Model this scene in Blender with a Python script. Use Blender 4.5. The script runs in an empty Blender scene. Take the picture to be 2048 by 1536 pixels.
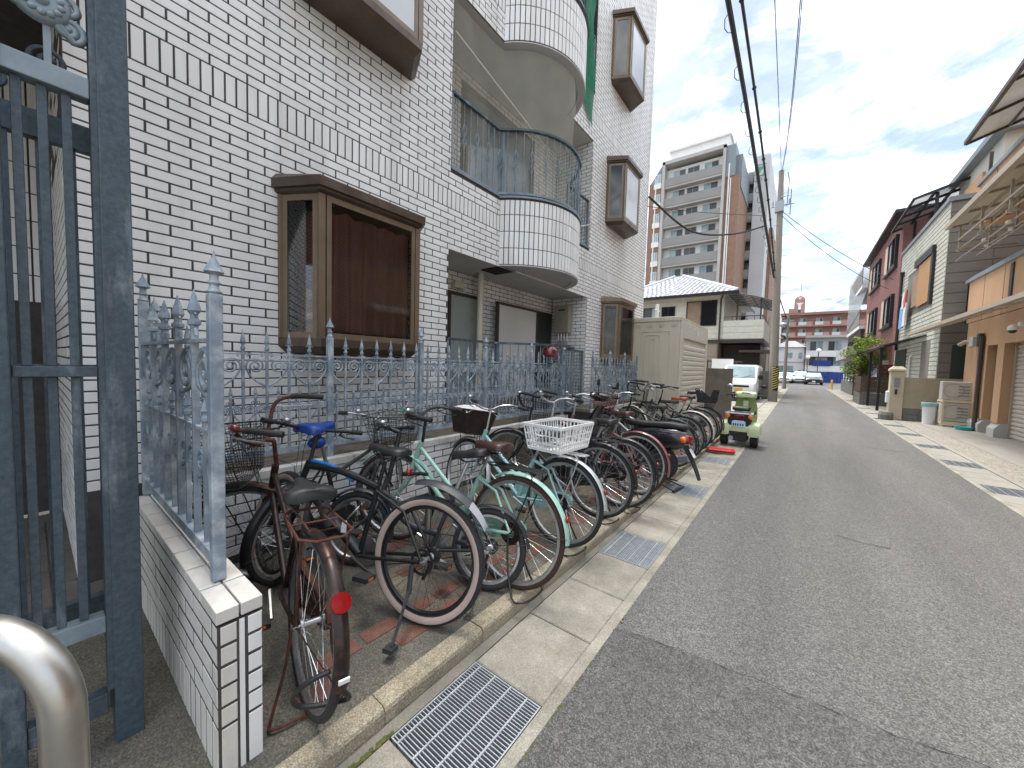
import bpy, bmesh, math, random
from mathutils import Matrix, Vector, Euler
random.seed(7)
rad = math.radians
S = bpy.context.scene
COL = S.collection

# ------------------------------------------------------------ camera, world, sun, exposure
cam_d = bpy.data.cameras.new('camera')
cam_d.sensor_width = 36.0
cam_d.sensor_fit = 'HORIZONTAL'
cam_d.lens = 745.0 / 2048.0 * 36.0
cam_d.clip_start = 0.05
cam_d.clip_end = 2000.0
cam = bpy.data.objects.new('camera', cam_d)
COL.objects.link(cam)
cam.matrix_world = Matrix(((0.79076515, -0.05554769, 0.60959407, 0.0),
                           (0.61146049, 0.02547752, -0.7908647, 0.0),
                           (0.02839976, 0.99813093, 0.05411195, 1.5),
                           (0, 0, 0, 1)))
S.camera = cam

SUN_EL, SUN_AZ = rad(77.5), rad(-68.0)      # azimuth measured from +Y towards +X
sd = Vector((math.sin(SUN_AZ) * math.cos(SUN_EL), math.cos(SUN_AZ) * math.cos(SUN_EL), math.sin(SUN_EL)))
sun_d = bpy.data.lights.new('sun', 'SUN')
sun_d.energy = 1.5
sun_d.angle = rad(22)
sun_d.color = (1.0, 0.95, 0.86)
sun = bpy.data.objects.new('sun', sun_d)
COL.objects.link(sun)
sun.rotation_euler = sd.to_track_quat('Z', 'Y').to_euler()

W = bpy.data.worlds.new('World')
S.world = W
W.use_nodes = True
nt = W.node_tree
nt.nodes.clear()
def wn(t, **k):
    n = nt.nodes.new(t)
    for a, b in k.items():
        setattr(n, a, b)
    return n
sky = wn('ShaderNodeTexSky', sky_type='NISHITA', sun_disc=False)
sky.sun_elevation = SUN_EL
sky.sun_rotation = SUN_AZ
sky.air_density = 1.0
sky.dust_density = 1.6
sky.ozone_density = 1.0
tc = wn('ShaderNodeTexCoord')
sep = wn('ShaderNodeSeparateXYZ')
nt.links.new(tc.outputs['Generated'], sep.inputs[0])
# project the view direction on a cloud deck
mx = wn('ShaderNodeMath', operation='MAXIMUM'); mx.inputs[1].default_value = 0.0
nt.links.new(sep.outputs['Z'], mx.inputs[0])
ad = wn('ShaderNodeMath', operation='ADD'); ad.inputs[1].default_value = 0.22
nt.links.new(mx.outputs[0], ad.inputs[0])
dvx = wn('ShaderNodeMath', operation='DIVIDE'); dvy = wn('ShaderNodeMath', operation='DIVIDE')
nt.links.new(sep.outputs['X'], dvx.inputs[0]); nt.links.new(ad.outputs[0], dvx.inputs[1])
nt.links.new(sep.outputs['Y'], dvy.inputs[0]); nt.links.new(ad.outputs[0], dvy.inputs[1])
cmb = wn('ShaderNodeCombineXYZ')
nt.links.new(dvx.outputs[0], cmb.inputs[0]); nt.links.new(dvy.outputs[0], cmb.inputs[1])
mp = wn('ShaderNodeMapping'); mp.inputs['Location'].default_value = (5.6, 2.2, 0.0); mp.inputs['Rotation'].default_value = (0, 0, 0.5); mp.inputs['Scale'].default_value = (1.0, 1.25, 1.0)
nt.links.new(cmb.outputs[0], mp.inputs[0])
n1 = wn('ShaderNodeTexNoise'); n1.inputs['Scale'].default_value = 2.4; n1.inputs['Detail'].default_value = 9; n1.inputs['Roughness'].default_value = 0.6; n1.inputs['Distortion'].default_value = 0.35
nt.links.new(mp.outputs[0], n1.inputs['Vector'])
r1 = wn('ShaderNodeValToRGB'); r1.color_ramp.elements[0].position = 0.42; r1.color_ramp.elements[1].position = 0.58
r1.color_ramp.interpolation = 'EASE'
r1.color_ramp.elements[0].color = (0.10, 0.10, 0.10, 1)
nt.links.new(n1.outputs['Fac'], r1.inputs[0])
n2 = wn('ShaderNodeTexNoise'); n2.inputs['Scale'].default_value = 6.0; n2.inputs['Detail'].default_value = 7; n2.inputs['Roughness'].default_value = 0.62
nt.links.new(mp.outputs[0], n2.inputs['Vector'])
r2 = wn('ShaderNodeValToRGB'); r2.color_ramp.elements[0].position = 0.38; r2.color_ramp.elements[1].position = 0.60
r2.color_ramp.elements[0].color = (3.0, 3.55, 4.2, 1); r2.color_ramp.elements[1].color = (8.6, 8.8, 9.0, 1)
nt.links.new(n2.outputs['Fac'], r2.inputs[0])
mxc = wn('ShaderNodeMix', data_type='RGBA')
nt.links.new(r1.outputs['Color'], mxc.inputs['Factor'])
skc = wn('ShaderNodeMix', data_type='RGBA', blend_type='MULTIPLY'); skc.inputs['Factor'].default_value = 1.0
skc.inputs['B'].default_value = (0.95, 0.84, 0.76, 1)
nt.links.new(sky.outputs[0], skc.inputs['A'])
# overcast luminance rises smoothly from the horizon to the zenith
lum = wn('ShaderNodeMapRange'); lum.inputs['To Min'].default_value = 0.53; lum.inputs['To Max'].default_value = 1.6
nt.links.new(mx.outputs[0], lum.inputs['Value'])
clc = wn('ShaderNodeMix', data_type='RGBA', blend_type='MULTIPLY'); clc.inputs['Factor'].default_value = 1.0
nt.links.new(r2.outputs['Color'], clc.inputs['A']); nt.links.new(lum.outputs['Result'], clc.inputs['B'])
nt.links.new(skc.outputs['Result'], mxc.inputs['A']); nt.links.new(clc.outputs['Result'], mxc.inputs['B'])
bg = wn('ShaderNodeBackground'); bg.inputs['Strength'].default_value = 0.092
nt.links.new(mxc.outputs['Result'], bg.inputs['Color'])
wo = wn('ShaderNodeOutputWorld')
nt.links.new(bg.outputs[0], wo.inputs[0])

S.view_settings.view_transform = 'Standard'
S.view_settings.look = 'None'
S.view_settings.gamma = 1.0
S.view_settings.exposure = 1.9
S.view_settings.use_curve_mapping = False
S.cycles.use_denoising = True
S.cycles.max_bounces = 6
S.cycles.diffuse_bounces = 3
S.cycles.glossy_bounces = 3
S.cycles.transparent_max_bounces = 12
S.cycles.caustics_reflective = False
S.cycles.caustics_refractive = False

# ------------------------------------------------------------ helpers
class MB:
    def __init__(s, M=None):
        s.v = []; s.f = []; s.M = M
    def add(s, vs, fs):
        o = len(s.v)
        if s.M is not None:
            vs = [s.M @ Vector(p) for p in vs]
        s.v += [tuple(p) for p in vs]
        s.f += [tuple(i + o for i in f) for f in fs]
        return s
    def box(s, x0, x1, y0, y1, z0, z1):
        if x0 > x1: x0, x1 = x1, x0
        if y0 > y1: y0, y1 = y1, y0
        if z0 > z1: z0, z1 = z1, z0
        return s.add([(x0,y0,z0),(x1,y0,z0),(x1,y1,z0),(x0,y1,z0),(x0,y0,z1),(x1,y0,z1),(x1,y1,z1),(x0,y1,z1)],
              [(0,3,2,1),(4,5,6,7),(0,1,5,4),(1,2,6,5),(2,3,7,6),(3,0,4,7)])
    def bar(s, p, q, w, h, up=(0,0,1)):
        p = Vector(p); q = Vector(q); d = (q - p).normalized()
        u = Vector(up)
        if abs(d.dot(u)) > 0.98: u = Vector((0,1,0)) if abs(d.y) < 0.9 else Vector((1,0,0))
        a = d.cross(u).normalized(); b = a.cross(d)
        a *= w / 2; b *= h / 2
        vs = [p-a-b, p+a-b, p+a+b, p-a+b, q-a-b, q+a-b, q+a+b, q-a+b]
        return s.add(vs, [(3,2,1,0),(4,5,6,7),(0,1,5,4),(1,2,6,5),(2,3,7,6),(3,0,4,7)])
    def tube(s, pts, r, n=8, closed=False):
        pts = [Vector(p) for p in pts]; m = len(pts)
        rs = r if isinstance(r, (list, tuple)) else [r] * m
        vs = []; fs = []; prev = None
        for i in range(m):
            if closed: d = pts[(i+1) % m] - pts[i-1]
            else: d = pts[min(i+1, m-1)] - pts[max(i-1, 0)]
            if d.length < 1e-9: d = Vector((0,0,1))
            d.normalize()
            if prev is None:
                t = Vector((0,0,1)) if abs(d.z) < 0.9 else Vector((1,0,0))
                a = d.cross(t).normalized()
            else:
                a = prev - d * prev.dot(d)
                a = a.normalized() if a.length > 1e-6 else d.orthogonal().normalized()
            prev = a; b = d.cross(a)
            for k in range(n):
                an = 2 * math.pi * k / n
                vs.append(pts[i] + (a * math.cos(an) + b * math.sin(an)) * rs[i])
        for i in range(m if closed else m - 1):
            j = (i + 1) % m
            for k in range(n):
                l = (k + 1) % n
                fs.append((i*n+k, i*n+l, j*n+l, j*n+k))
        if not closed:
            fs.append(tuple(range(n-1, -1, -1))); fs.append(tuple((m-1)*n + k for k in range(n)))
        return s.add(vs, fs)
    def lathe(s, prof, n=16, O=(0,0,0), axis='z', a0=0.0, a1=None):
        full = a1 is None
        a1 = a0 + 2 * math.pi if full else a1
        cnt = n if full else n + 1
        vs = []; fs = []
        for (r, h) in prof:
            for k in range(cnt):
                an = a0 + (a1 - a0) * k / n
                c, q = r * math.cos(an), r * math.sin(an)
                p = (c, q, h) if axis == 'z' else ((h, c, q) if axis == 'x' else (q, h, c))
                vs.append((p[0]+O[0], p[1]+O[1], p[2]+O[2]))
        for i in range(len(prof) - 1):
            for k in range(n if full else n):
                l = (k + 1) % cnt
                fs.append((i*cnt+k, i*cnt+l, (i+1)*cnt+l, (i+1)*cnt+k))
        return s.add(vs, fs)
    def prism(s, poly, h0, h1, axis='z'):
        n = len(poly)
        def P(a, b, h):
            return (a, b, h) if axis == 'z' else ((h, a, b) if axis == 'x' else (a, h, b))
        vs = [P(a, b, h0) for a, b in poly] + [P(a, b, h1) for a, b in poly]
        fs = [tuple(range(n-1, -1, -1)), tuple(range(n, 2*n))] + [(i, (i+1) % n, n + (i+1) % n, n + i) for i in range(n)]
        return s.add(vs, fs)
    def loft(s, rings, caps=True, closed_ring=True):
        n = len(rings[0]); vs = [p for r in rings for p in r]; fs = []
        for i in range(len(rings) - 1):
            for k in range(n if closed_ring else n - 1):
                l = (k + 1) % n
                fs.append((i*n+k, i*n+l, (i+1)*n+l, (i+1)*n+k))
        if caps and closed_ring:
            fs.append(tuple(range(n-1, -1, -1))); fs.append(tuple((len(rings)-1)*n + k for k in range(n)))
        return s.add(vs, fs)
    def ball(s, c, r, n=10, m=7, sc=(1,1,1)):
        rings = []
        vs = []; fs = []
        for i in range(m + 1):
            t = math.pi * i / m
            for k in range(n):
                a = 2 * math.pi * k / n
                vs.append((c[0] + r*sc[0]*math.sin(t)*math.cos(a), c[1] + r*sc[1]*math.sin(t)*math.sin(a), c[2] + r*sc[2]*math.cos(t)))
        for i in range(m):
            for k in range(n):
                l = (k+1) % n
                fs.append((i*n+k, (i+1)*n+k, (i+1)*n+l, i*n+l))
        return s.add(vs, fs)
    def mesh(s, name, mat):
        me = bpy.data.meshes.new(name)
        me.from_pydata(s.v, [], s.f)
        me.validate()
        bm = bmesh.new(); bm.from_mesh(me)
        bmesh.ops.recalc_face_normals(bm, faces=bm.faces)
        bm.to_mesh(me); bm.free()
        if mat: me.materials.append(mat)
        return me
    def build(s, name, mat, parent=None, smooth=None, bevel=0.0):
        me = s.mesh(name, mat)
        o = obj(name, me, parent)
        if bevel:
            b = o.modifiers.new('bevel', 'BEVEL'); b.width = bevel; b.segments = 2; b.limit_method = 'ANGLE'; b.angle_limit = rad(40)
        if smooth is not None:
            me.shade_smooth()
            try: me.set_sharp_from_angle(angle=rad(smooth))
            except Exception: pass
        return o

def obj(name, me, parent=None):
    o = bpy.data.objects.new(name, me)
    COL.objects.link(o)
    if parent: o.parent = parent
    return o
def thing(name, label, cat, loc=(0,0,0), rz=0.0, group=None, rot=None):
    o = bpy.data.objects.new(name, None)
    COL.objects.link(o)
    o.empty_display_size = 0.1
    o.location = loc
    o.rotation_euler = rot if rot else (0, 0, rz)
    o['label'] = label; o['category'] = cat
    if group: o['group'] = group
    return o
def tag(o, label, cat, group=None):
    o['label'] = label; o['category'] = cat
    if group: o['group'] = group
    return o
def structure(o):
    o['kind'] = 'structure'; return o

def mat(name, col, rough=0.6, metal=0.0, var=0.12, scale=6.0, bump=0.0, bscale=60.0, col2=None, c2scale=2.0, c2lo=0.5, c2hi=0.65,
        island=0.0, cells=0.0, cscale=90.0, speck=0.0, sscale=250.0, spec=0.5, stretch=None, coat=0.0, emit=None, alpha=1.0, trans=0.0):
    m = bpy.data.materials.new(name)
    m.use_nodes = True
    t = m.node_tree; N = t.nodes; L = t.links
    b = N['Principled BSDF']
    b.inputs['Roughness'].default_value = rough
    b.inputs['Metallic'].default_value = metal
    b.inputs['Specular IOR Level'].default_value = spec
    if coat: b.inputs['Coat Weight'].default_value = coat; b.inputs['Coat Roughness'].default_value = 0.08
    if alpha < 1: b.inputs['Alpha'].default_value = alpha
    if trans: b.inputs['Transmission Weight'].default_value = trans
    g = N.new('ShaderNodeNewGeometry')
    vec = g.outputs['Position']
    if stretch:
        q = N.new('ShaderNodeMapping'); q.inputs['Scale'].default_value = stretch
        L.new(vec, q.inputs[0]); vec2 = q.outputs[0]
    else: vec2 = vec
    def mul(a, val):
        x = N.new('ShaderNodeMix'); x.data_type = 'RGBA'; x.blend_type = 'MULTIPLY'; x.inputs['Factor'].default_value = 1.0
        L.new(a, x.inputs['A']); L.new(val, x.inputs['B']); return x.outputs['Result']
    def ramp(src, lo, hi, a, c):
        r = N.new('ShaderNodeMapRange'); r.inputs['From Min'].default_value = lo; r.inputs['From Max'].default_value = hi
        r.inputs['To Min'].default_value = a; r.inputs['To Max'].default_value = c
        L.new(src, r.inputs['Value']); return r.outputs['Result']
    rgb = N.new('ShaderNodeRGB'); rgb.outputs[0].default_value = (*col, 1)
    c = rgb.outputs[0]
    if col2:
        n = N.new('ShaderNodeTexNoise'); n.inputs['Scale'].default_value = c2scale; n.inputs['Detail'].default_value = 8; n.inputs['Roughness'].default_value = 0.65
        L.new(vec2, n.inputs['Vector'])
        f = ramp(n.outputs['Fac'], c2lo, c2hi, 0, 1)
        x = N.new('ShaderNodeMix'); x.data_type = 'RGBA'
        x.inputs['B'].default_value = (*col2, 1)
        L.new(f, x.inputs['Factor']); L.new(c, x.inputs['A']); c = x.outputs['Result']
    if var:
        n = N.new('ShaderNodeTexNoise'); n.inputs['Scale'].default_value = scale; n.inputs['Detail'].default_value = 6; n.inputs['Roughness'].default_value = 0.6
        L.new(vec2, n.inputs['Vector'])
        c = mul(c, ramp(n.outputs['Fac'], 0.3, 0.7, 1 - var, 1 + var))
    if island:
        c = mul(c, ramp(g.outputs['Random Per Island'], 0, 1, 1 - island, 1 + island))
    if speck:
        n = N.new('ShaderNodeTexNoise'); n.inputs['Scale'].default_value = sscale; n.inputs['Detail'].default_value = 3; n.inputs['Roughness'].default_value = 0.7
        L.new(vec, n.inputs['Vector'])
        c = mul(c, ramp(n.outputs['Fac'], 0.34, 0.68, 1 - speck, 1 + speck))
    if cells:
        vo = N.new('ShaderNodeTexVoronoi'); vo.inputs['Scale'].default_value = cscale
        L.new(vec, vo.inputs['Vector'])
        sx = N.new('ShaderNodeSeparateColor'); L.new(vo.outputs['Color'], sx.inputs[0])
        pw = N.new('ShaderNodeMath'); pw.operation = 'POWER'; pw.inputs[1].default_value = 1.6; L.new(sx.outputs[0], pw.inputs[0])
        c = mul(c, ramp(pw.outputs[0], 0, 1, 1 - cells, 1 + cells * 1.5))
    L.new(c, b.inputs['Base Color'])
    if bump:
        n = N.new('ShaderNodeTexNoise'); n.inputs['Scale'].default_value = bscale; n.inputs['Detail'].default_value = 4
        L.new(vec, n.inputs['Vector'])
        bp = N.new('ShaderNodeBump'); bp.inputs['Strength'].default_value = bump; bp.inputs['Distance'].default_value = 0.01
        L.new(n.outputs['Fac'], bp.inputs['Height']); L.new(bp.outputs[0], b.inputs['Normal'])
    if var and rough < 0.9:
        n = N.new('ShaderNodeTexNoise'); n.inputs['Scale'].default_value = scale * 2.3; n.inputs['Detail'].default_value = 5
        L.new(vec, n.inputs['Vector'])
        L.new(ramp(n.outputs['Fac'], 0.3, 0.7, max(0.02, rough - 0.1), min(1, rough + 0.12)), b.inputs['Roughness'])
    return m

M = {}
# ground
M['asphalt'] = mat('asphalt', (0.106, 0.1045, 0.102), 0.9, var=0.12, scale=1.3, cells=0.5, cscale=205, speck=0.16, sscale=30, bump=0.25, bscale=200, col2=(0.128, 0.126, 0.122), c2scale=1.1, c2lo=0.40, c2hi=0.66, stretch=(1.3, 0.16, 1))
M['asphalt_dark'] = mat('asphalt_dark', (0.089, 0.0885, 0.087), 0.9, var=0.14, scale=2.2, cells=0.5, cscale=215, speck=0.2, sscale=25, bump=0.25, bscale=200, col2=(0.104, 0.103, 0.10), c2scale=1.2)
M['concrete'] = mat('concrete', (0.30, 0.284, 0.24), 0.88, var=0.16, scale=4, cells=0.16, cscale=210, speck=0.16, sscale=160, bump=0.35, bscale=90, col2=(0.165, 0.152, 0.118), c2scale=2.4, c2lo=0.42, c2hi=0.70, island=0.12)
M['concrete_dark'] = mat('concrete_dark', (0.18, 0.17, 0.14), 0.9, var=0.2, scale=5, speck=0.22, sscale=150, bump=0.3, col2=(0.11, 0.105, 0.09), c2scale=2.5)
M['concrete_light'] = mat('concrete_light', (0.265, 0.255, 0.23), 0.9, var=0.1, scale=1.5, speck=0.12, sscale=120, bump=0.2, col2=(0.19, 0.18, 0.158), c2scale=0.9, c2lo=0.45, c2hi=0.7, stretch=(1, 0.35, 1))
M['gravel_concrete'] = mat('gravel_concrete', (0.25, 0.235, 0.205), 0.9, var=0.1, scale=3, cells=0.35, cscale=60, speck=0.3, sscale=70, bump=0.8, bscale=80)
M['kerbstone'] = mat('kerbstone', (0.31, 0.272, 0.20), 0.88, var=0.18, scale=5, cells=0.3, cscale=230, speck=0.25, sscale=170, bump=0.45, bscale=110, col2=(0.20, 0.175, 0.12), c2scale=4.5, c2lo=0.5, c2hi=0.72, island=0.12)
M['aggregate'] = mat('aggregate', (0.105, 0.099, 0.083), 0.92, var=0.2, scale=3, cells=0.3, cscale=170, speck=0.3, sscale=120, bump=0.7, bscale=130, col2=(0.20, 0.18, 0.13), c2scale=2.2, c2lo=0.5, c2hi=0.7)
M['redbrick'] = mat('redbrick', (0.155, 0.067, 0.050), 0.85, var=0.25, scale=14, speck=0.3, sscale=150, bump=0.4, bscale=120, island=0.25, col2=(0.14, 0.09, 0.07), c2scale=9)
M['earth'] = mat('earth', (0.19, 0.18, 0.16), 0.95, var=0.15, scale=0.3, speck=0.2, sscale=40)
M['moss'] = mat('moss', (0.075, 0.085, 0.02), 0.95, var=0.3, scale=40)
M['galv'] = mat('galv', (0.36, 0.385, 0.41), 0.5, metal=0.4, var=0.15, scale=20)
M['pitdark'] = mat('pitdark', (0.02, 0.02, 0.02), 0.95, var=0)
# main building
M['tile'] = mat('tile', (0.82, 0.815, 0.80), 0.42, var=0.05, scale=2.5, island=0.05, bump=0.05, bscale=220, col2=(0.60, 0.58, 0.545), c2scale=1.5, c2lo=0.50, c2hi=0.80, stretch=(1, 1.6, 0.22), speck=0.04, sscale=300)
M['tile_dirty'] = mat('tile_dirty', (0.68, 0.655, 0.61), 0.5, var=0.08, scale=4, island=0.06, bump=0.08, bscale=200, col2=(0.36, 0.32, 0.26), c2scale=2.8, c2lo=0.5, c2hi=0.78, stretch=(1, 1, 0.3))
M['grout'] = mat('grout', (0.062, 0.055, 0.054), 0.9, var=0.25, scale=10)
M['soffit'] = mat('soffit', (0.58, 0.575, 0.57), 0.8, var=0.08, scale=2)
M['bronze'] = mat('bronze', (0.088, 0.062, 0.046), 0.38, metal=0.35, var=0.12, scale=5, col2=(0.12, 0.09, 0.068), c2scale=2.0)
M['bronze_l'] = mat('bronze_l', (0.185, 0.135, 0.092), 0.4, metal=0.3, var=0.1, scale=5)
M['glass_dark'] = mat('glass_dark', (0.012, 0.012, 0.014), 0.04, var=0, spec=0.8)
M['glass_blue'] = mat('glass_blue', (0.10, 0.14, 0.18), 0.05, var=0.2, scale=1.5, spec=0.8)
M['frosted'] = mat('frosted', (0.55, 0.56, 0.58), 0.14, var=0.06, scale=1.2, spec=0.6)
M['curtain'] = mat('curtain', (0.34, 0.155, 0.135), 0.9, var=0.15, scale=3)
M['curtain_b'] = mat('curtain_b', (0.30, 0.21, 0.15), 0.9, var=0.15, scale=3)
M['white_door'] = mat('white_door', (0.62, 0.62, 0.61), 0.55, var=0.05, scale=1.5)
M['green_door'] = mat('green_door', (0.36, 0.41, 0.39), 0.35, var=0.08, scale=1.2)
M['dark_door'] = mat('dark_door', (0.035, 0.05, 0.045), 0.4, var=0.1)
M['pipe_cream'] = mat('pipe_cream', (0.60, 0.56, 0.47), 0.5, var=0.08, scale=4)
M['boiler'] = mat('boiler', (0.33, 0.29, 0.24), 0.5, metal=0.1, var=0.08)
M['net'] = mat('net', (0.42, 0.41, 0.33), 0.9, var=0.25, scale=2.5, alpha=0.34, stretch=(1, 1, 0.4))
M['net_green'] = mat('net_green', (0.0, 0.16, 0.075), 0.8, var=0.2, scale=6, alpha=0.85)
# iron
M['iron'] = mat('iron', (0.215, 0.27, 0.325), 0.55, metal=0.15, var=0.2, scale=14, col2=(0.50, 0.54, 0.575), c2scale=9, c2lo=0.44, c2hi=0.68, bump=0.1, bscale=90)
M['iron_dark'] = mat('iron_dark', (0.058, 0.082, 0.104), 0.5, metal=0.15, var=0.16, scale=6, col2=(0.25, 0.29, 0.32), c2scale=7, c2lo=0.53, c2hi=0.74, stretch=(1, 1, 0.22), bump=0.15, bscale=70, speck=0.25, sscale=55)
M['iron_pale'] = mat('iron_pale', (0.22, 0.275, 0.31), 0.5, metal=0.15, var=0.14, scale=8, col2=(0.085, 0.12, 0.155), c2scale=4, c2lo=0.5, c2hi=0.7, bump=0.12, bscale=70)
M['steel'] = mat('steel', (0.48, 0.47, 0.44), 0.36, metal=1.0, var=0.10, scale=9, col2=(0.42, 0.40, 0.36), c2scale=14, c2lo=0.45, c2hi=0.75)
# generic
def flat(n, c, r=0.5, m=0.0, v=0.08, **k):
    M[n] = mat(n, c, r, m, var=v, **k)
flat('black', (0.012, 0.012, 0.013), 0.4); flat('black_matte', (0.02, 0.02, 0.021), 0.75); flat('rubber', (0.022, 0.022, 0.023), 0.85, v=0.2)
flat('vinyl', (0.018, 0.018, 0.019), 0.45, bump=0.1, bscale=300); flat('brown_vinyl', (0.052, 0.022, 0.020), 0.4); flat('tan_leather', (0.30, 0.075, 0.028), 0.4)
flat('chrome', (0.62, 0.62, 0.62), 0.22, 1.0); flat('alu', (0.52, 0.53, 0.54), 0.35, 0.9); flat('silver_paint', (0.48, 0.49, 0.50), 0.35, 0.4)
flat('tyre_brown', (0.045, 0.023, 0.018), 0.8, v=0.2); flat('tyre_pink', (0.40, 0.31, 0.275), 0.8, v=0.12); flat('white_plastic', (0.78, 0.78, 0.77), 0.4)
M['brown_metal'] = mat('brown_metal', (0.036, 0.024, 0.023), 0.35, metal=0.5, var=0.2, scale=10, col2=(0.10, 0.05, 0.035), c2scale=12)
M['rust'] = mat('rust', (0.085, 0.028, 0.018), 0.75, metal=0.2, var=0.4, scale=25, col2=(0.03, 0.016, 0.013), c2scale=14)
flat('mint', (0.30, 0.50, 0.42), 0.32, coat=0.5); flat('mint_b', (0.29, 0.52, 0.52), 0.32, coat=0.5); flat('pink', (0.22, 0.085, 0.10), 0.35, coat=0.4)
flat('charcoal', (0.03, 0.033, 0.04), 0.45); flat('blue', (0.012, 0.05, 0.26), 0.35); flat('blue_b', (0.01, 0.16, 0.48), 0.35); flat('grey_tip', (0.30, 0.31, 0.34), 0.5)
flat('red_reflector', (0.20, 0.003, 0.006), 0.12, v=0.05, spec=0.8); flat('amber', (0.75, 0.17, 0.01), 0.15, v=0.05, spec=0.8); flat('red', (0.50, 0.012, 0.012), 0.35); flat('darkred', (0.15, 0.012, 0.016), 0.25, coat=0.6)
flat('wicker', (0.050, 0.030, 0.024), 0.8, v=0.4, bump=0.8, bscale=220); flat('green_plastic', (0.05, 0.30, 0.16), 0.4)
flat('trike_green', (0.58, 0.68, 0.42), 0.3, coat=0.4); flat('trike_dark', (0.26, 0.34, 0.13), 0.35); flat('plate_blue', (0.50, 0.66, 0.80), 0.4); flat('navy', (0.01, 0.02, 0.10), 0.5)
flat('shed', (0.60, 0.545, 0.43), 0.5, v=0.06, scale=1.0, col2=(0.44, 0.40, 0.31), c2scale=2.2, c2lo=0.52, c2hi=0.80, stretch=(1.5, 1.5, 0.4)); flat('shed_l', (0.64, 0.60, 0.52), 0.5, v=0.05)
M['block'] = mat('block', (0.16, 0.135, 0.115), 0.92, var=0.16, scale=3, speck=0.2, sscale=90, bump=0.4, island=0.12, col2=(0.10, 0.088, 0.078), c2scale=1.8)
M['block_grey'] = mat('block_grey', (0.17, 0.165, 0.15), 0.92, var=0.2, scale=3, speck=0.2, sscale=60, bump=0.4, island=0.15)
flat('cream_siding', (0.62, 0.61, 0.52), 0.6, island=0.05); flat('tan_siding', (0.34, 0.275, 0.21), 0.65, island=0.06); flat('roof_grey', (0.40, 0.41, 0.45), 0.35, v=0.15, scale=3, island=0.12); flat('brown_trim', (0.055, 0.042, 0.036), 0.5)
flat('plaster_white', (0.78, 0.77, 0.75), 0.7, scale=0.6); flat('apt_grey', (0.245, 0.235, 0.225), 0.6, scale=0.4); flat('apt_slab', (0.43, 0.41, 0.385), 0.7, scale=0.4); flat('apt_light', (0.50, 0.50, 0.51), 0.6, scale=0.3); flat('apt_steel', (0.20, 0.225, 0.25), 0.5, scale=0.5)
M['apt_brick'] = mat('apt_brick', (0.25, 0.145, 0.098), 0.75, var=0.15, scale=1.5, speck=0.15, sscale=8)
M['far_brick'] = mat('far_brick', (0.27, 0.135, 0.115), 0.8, var=0.1, scale=0.6)
flat('far_brick_l', (0.36, 0.21, 0.18), 0.8, scale=0.5); flat('window_far', (0.30, 0.40, 0.43), 0.12, v=0.4, scale=0.8); flat('window_dark', (0.05, 0.06, 0.065), 0.1, v=0.3, scale=0.8)
M['pole'] = mat('pole', (0.25, 0.225, 0.19), 0.85, var=0.12, scale=2, stretch=(1, 1, 0.2), speck=0.15, sscale=60)
flat('cable', (0.02, 0.02, 0.022), 0.6, v=0); flat('cable_grey', (0.16, 0.17, 0.20), 0.6, v=0); flat('yellow', (0.70, 0.36, 0.03), 0.5)
flat('car_white', (0.75, 0.76, 0.77), 0.25, v=0.03, coat=0.8); flat('car_black', (0.01, 0.01, 0.012), 0.2, v=0.03, coat=0.8); flat('car_grey', (0.10, 0.11, 0.12), 0.25, v=0.03, coat=0.8); flat('tarp_blue', (0.015, 0.045, 0.23), 0.6, v=0.25, scale=1.5)
M['red_tile'] = mat('red_tile', (0.25, 0.115, 0.102), 0.7, var=0.1, scale=1.0, speck=0.1, sscale=10, island=0.10)
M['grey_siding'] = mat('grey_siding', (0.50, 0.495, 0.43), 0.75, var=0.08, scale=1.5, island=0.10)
M['grey_siding_shaded'] = mat('grey_siding_shaded', (0.19, 0.175, 0.155), 0.8, var=0.08, scale=1.5, island=0.07)  # dark copy of the siding, shade of the side wall in its colour
M['orange_wall'] = mat('orange_wall', (0.46, 0.285, 0.165), 0.85, var=0.08, scale=1.2, col2=(0.36, 0.225, 0.135), c2scale=1.6, c2lo=0.5, c2hi=0.8, stretch=(1, 1, 0.25), speck=0.1, sscale=60, bump=0.3, bscale=60)
flat('beige_frame', (0.40, 0.335, 0.26), 0.5); flat('poly_cream', (0.62, 0.58, 0.47), 0.4, alpha=0.93); flat('poly_smoke', (0.20, 0.21, 0.22), 0.2, alpha=0.75); flat('poly_clear', (0.55, 0.55, 0.52), 0.25, alpha=0.55)
flat('shutter', (0.42, 0.375, 0.33), 0.5, 0.1); flat('column_base', (0.42, 0.41, 0.39), 0.8); flat('beige_wall', (0.50, 0.44, 0.32), 0.85, scale=2, bump=0.3, bscale=50); flat('beige_wall_shaded', (0.37, 0.325, 0.23), 0.88, scale=3, bump=0.5, bscale=60)
flat('ac_white', (0.52, 0.49, 0.45), 0.5); flat('ac_frame', (0.62, 0.54, 0.36), 0.5); flat('teal', (0.05, 0.36, 0.38), 0.4); flat('bin_white', (0.72, 0.73, 0.75), 0.45); flat('bag_teal', (0.26, 0.45, 0.46), 0.4)
flat('bamboo', (0.42, 0.235, 0.11), 0.75, v=0.3, scale=20, stretch=(1, 1, 6)); flat('cloth_white', (0.72, 0.70, 0.70), 0.85); flat('cloth_blue', (0.18, 0.38, 0.68), 0.85); flat('cloth_red', (0.50, 0.12, 0.14), 0.85); flat('cream_shutter', (0.62, 0.46, 0.34), 0.6)
flat('wood_brown', (0.115, 0.070, 0.045), 0.6, v=0.2); flat('glass_wall', (0.30, 0.34, 0.36), 0.25, v=0.2, alpha=0.8); flat('teal_roof', (0.15, 0.30, 0.27), 0.5)
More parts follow.
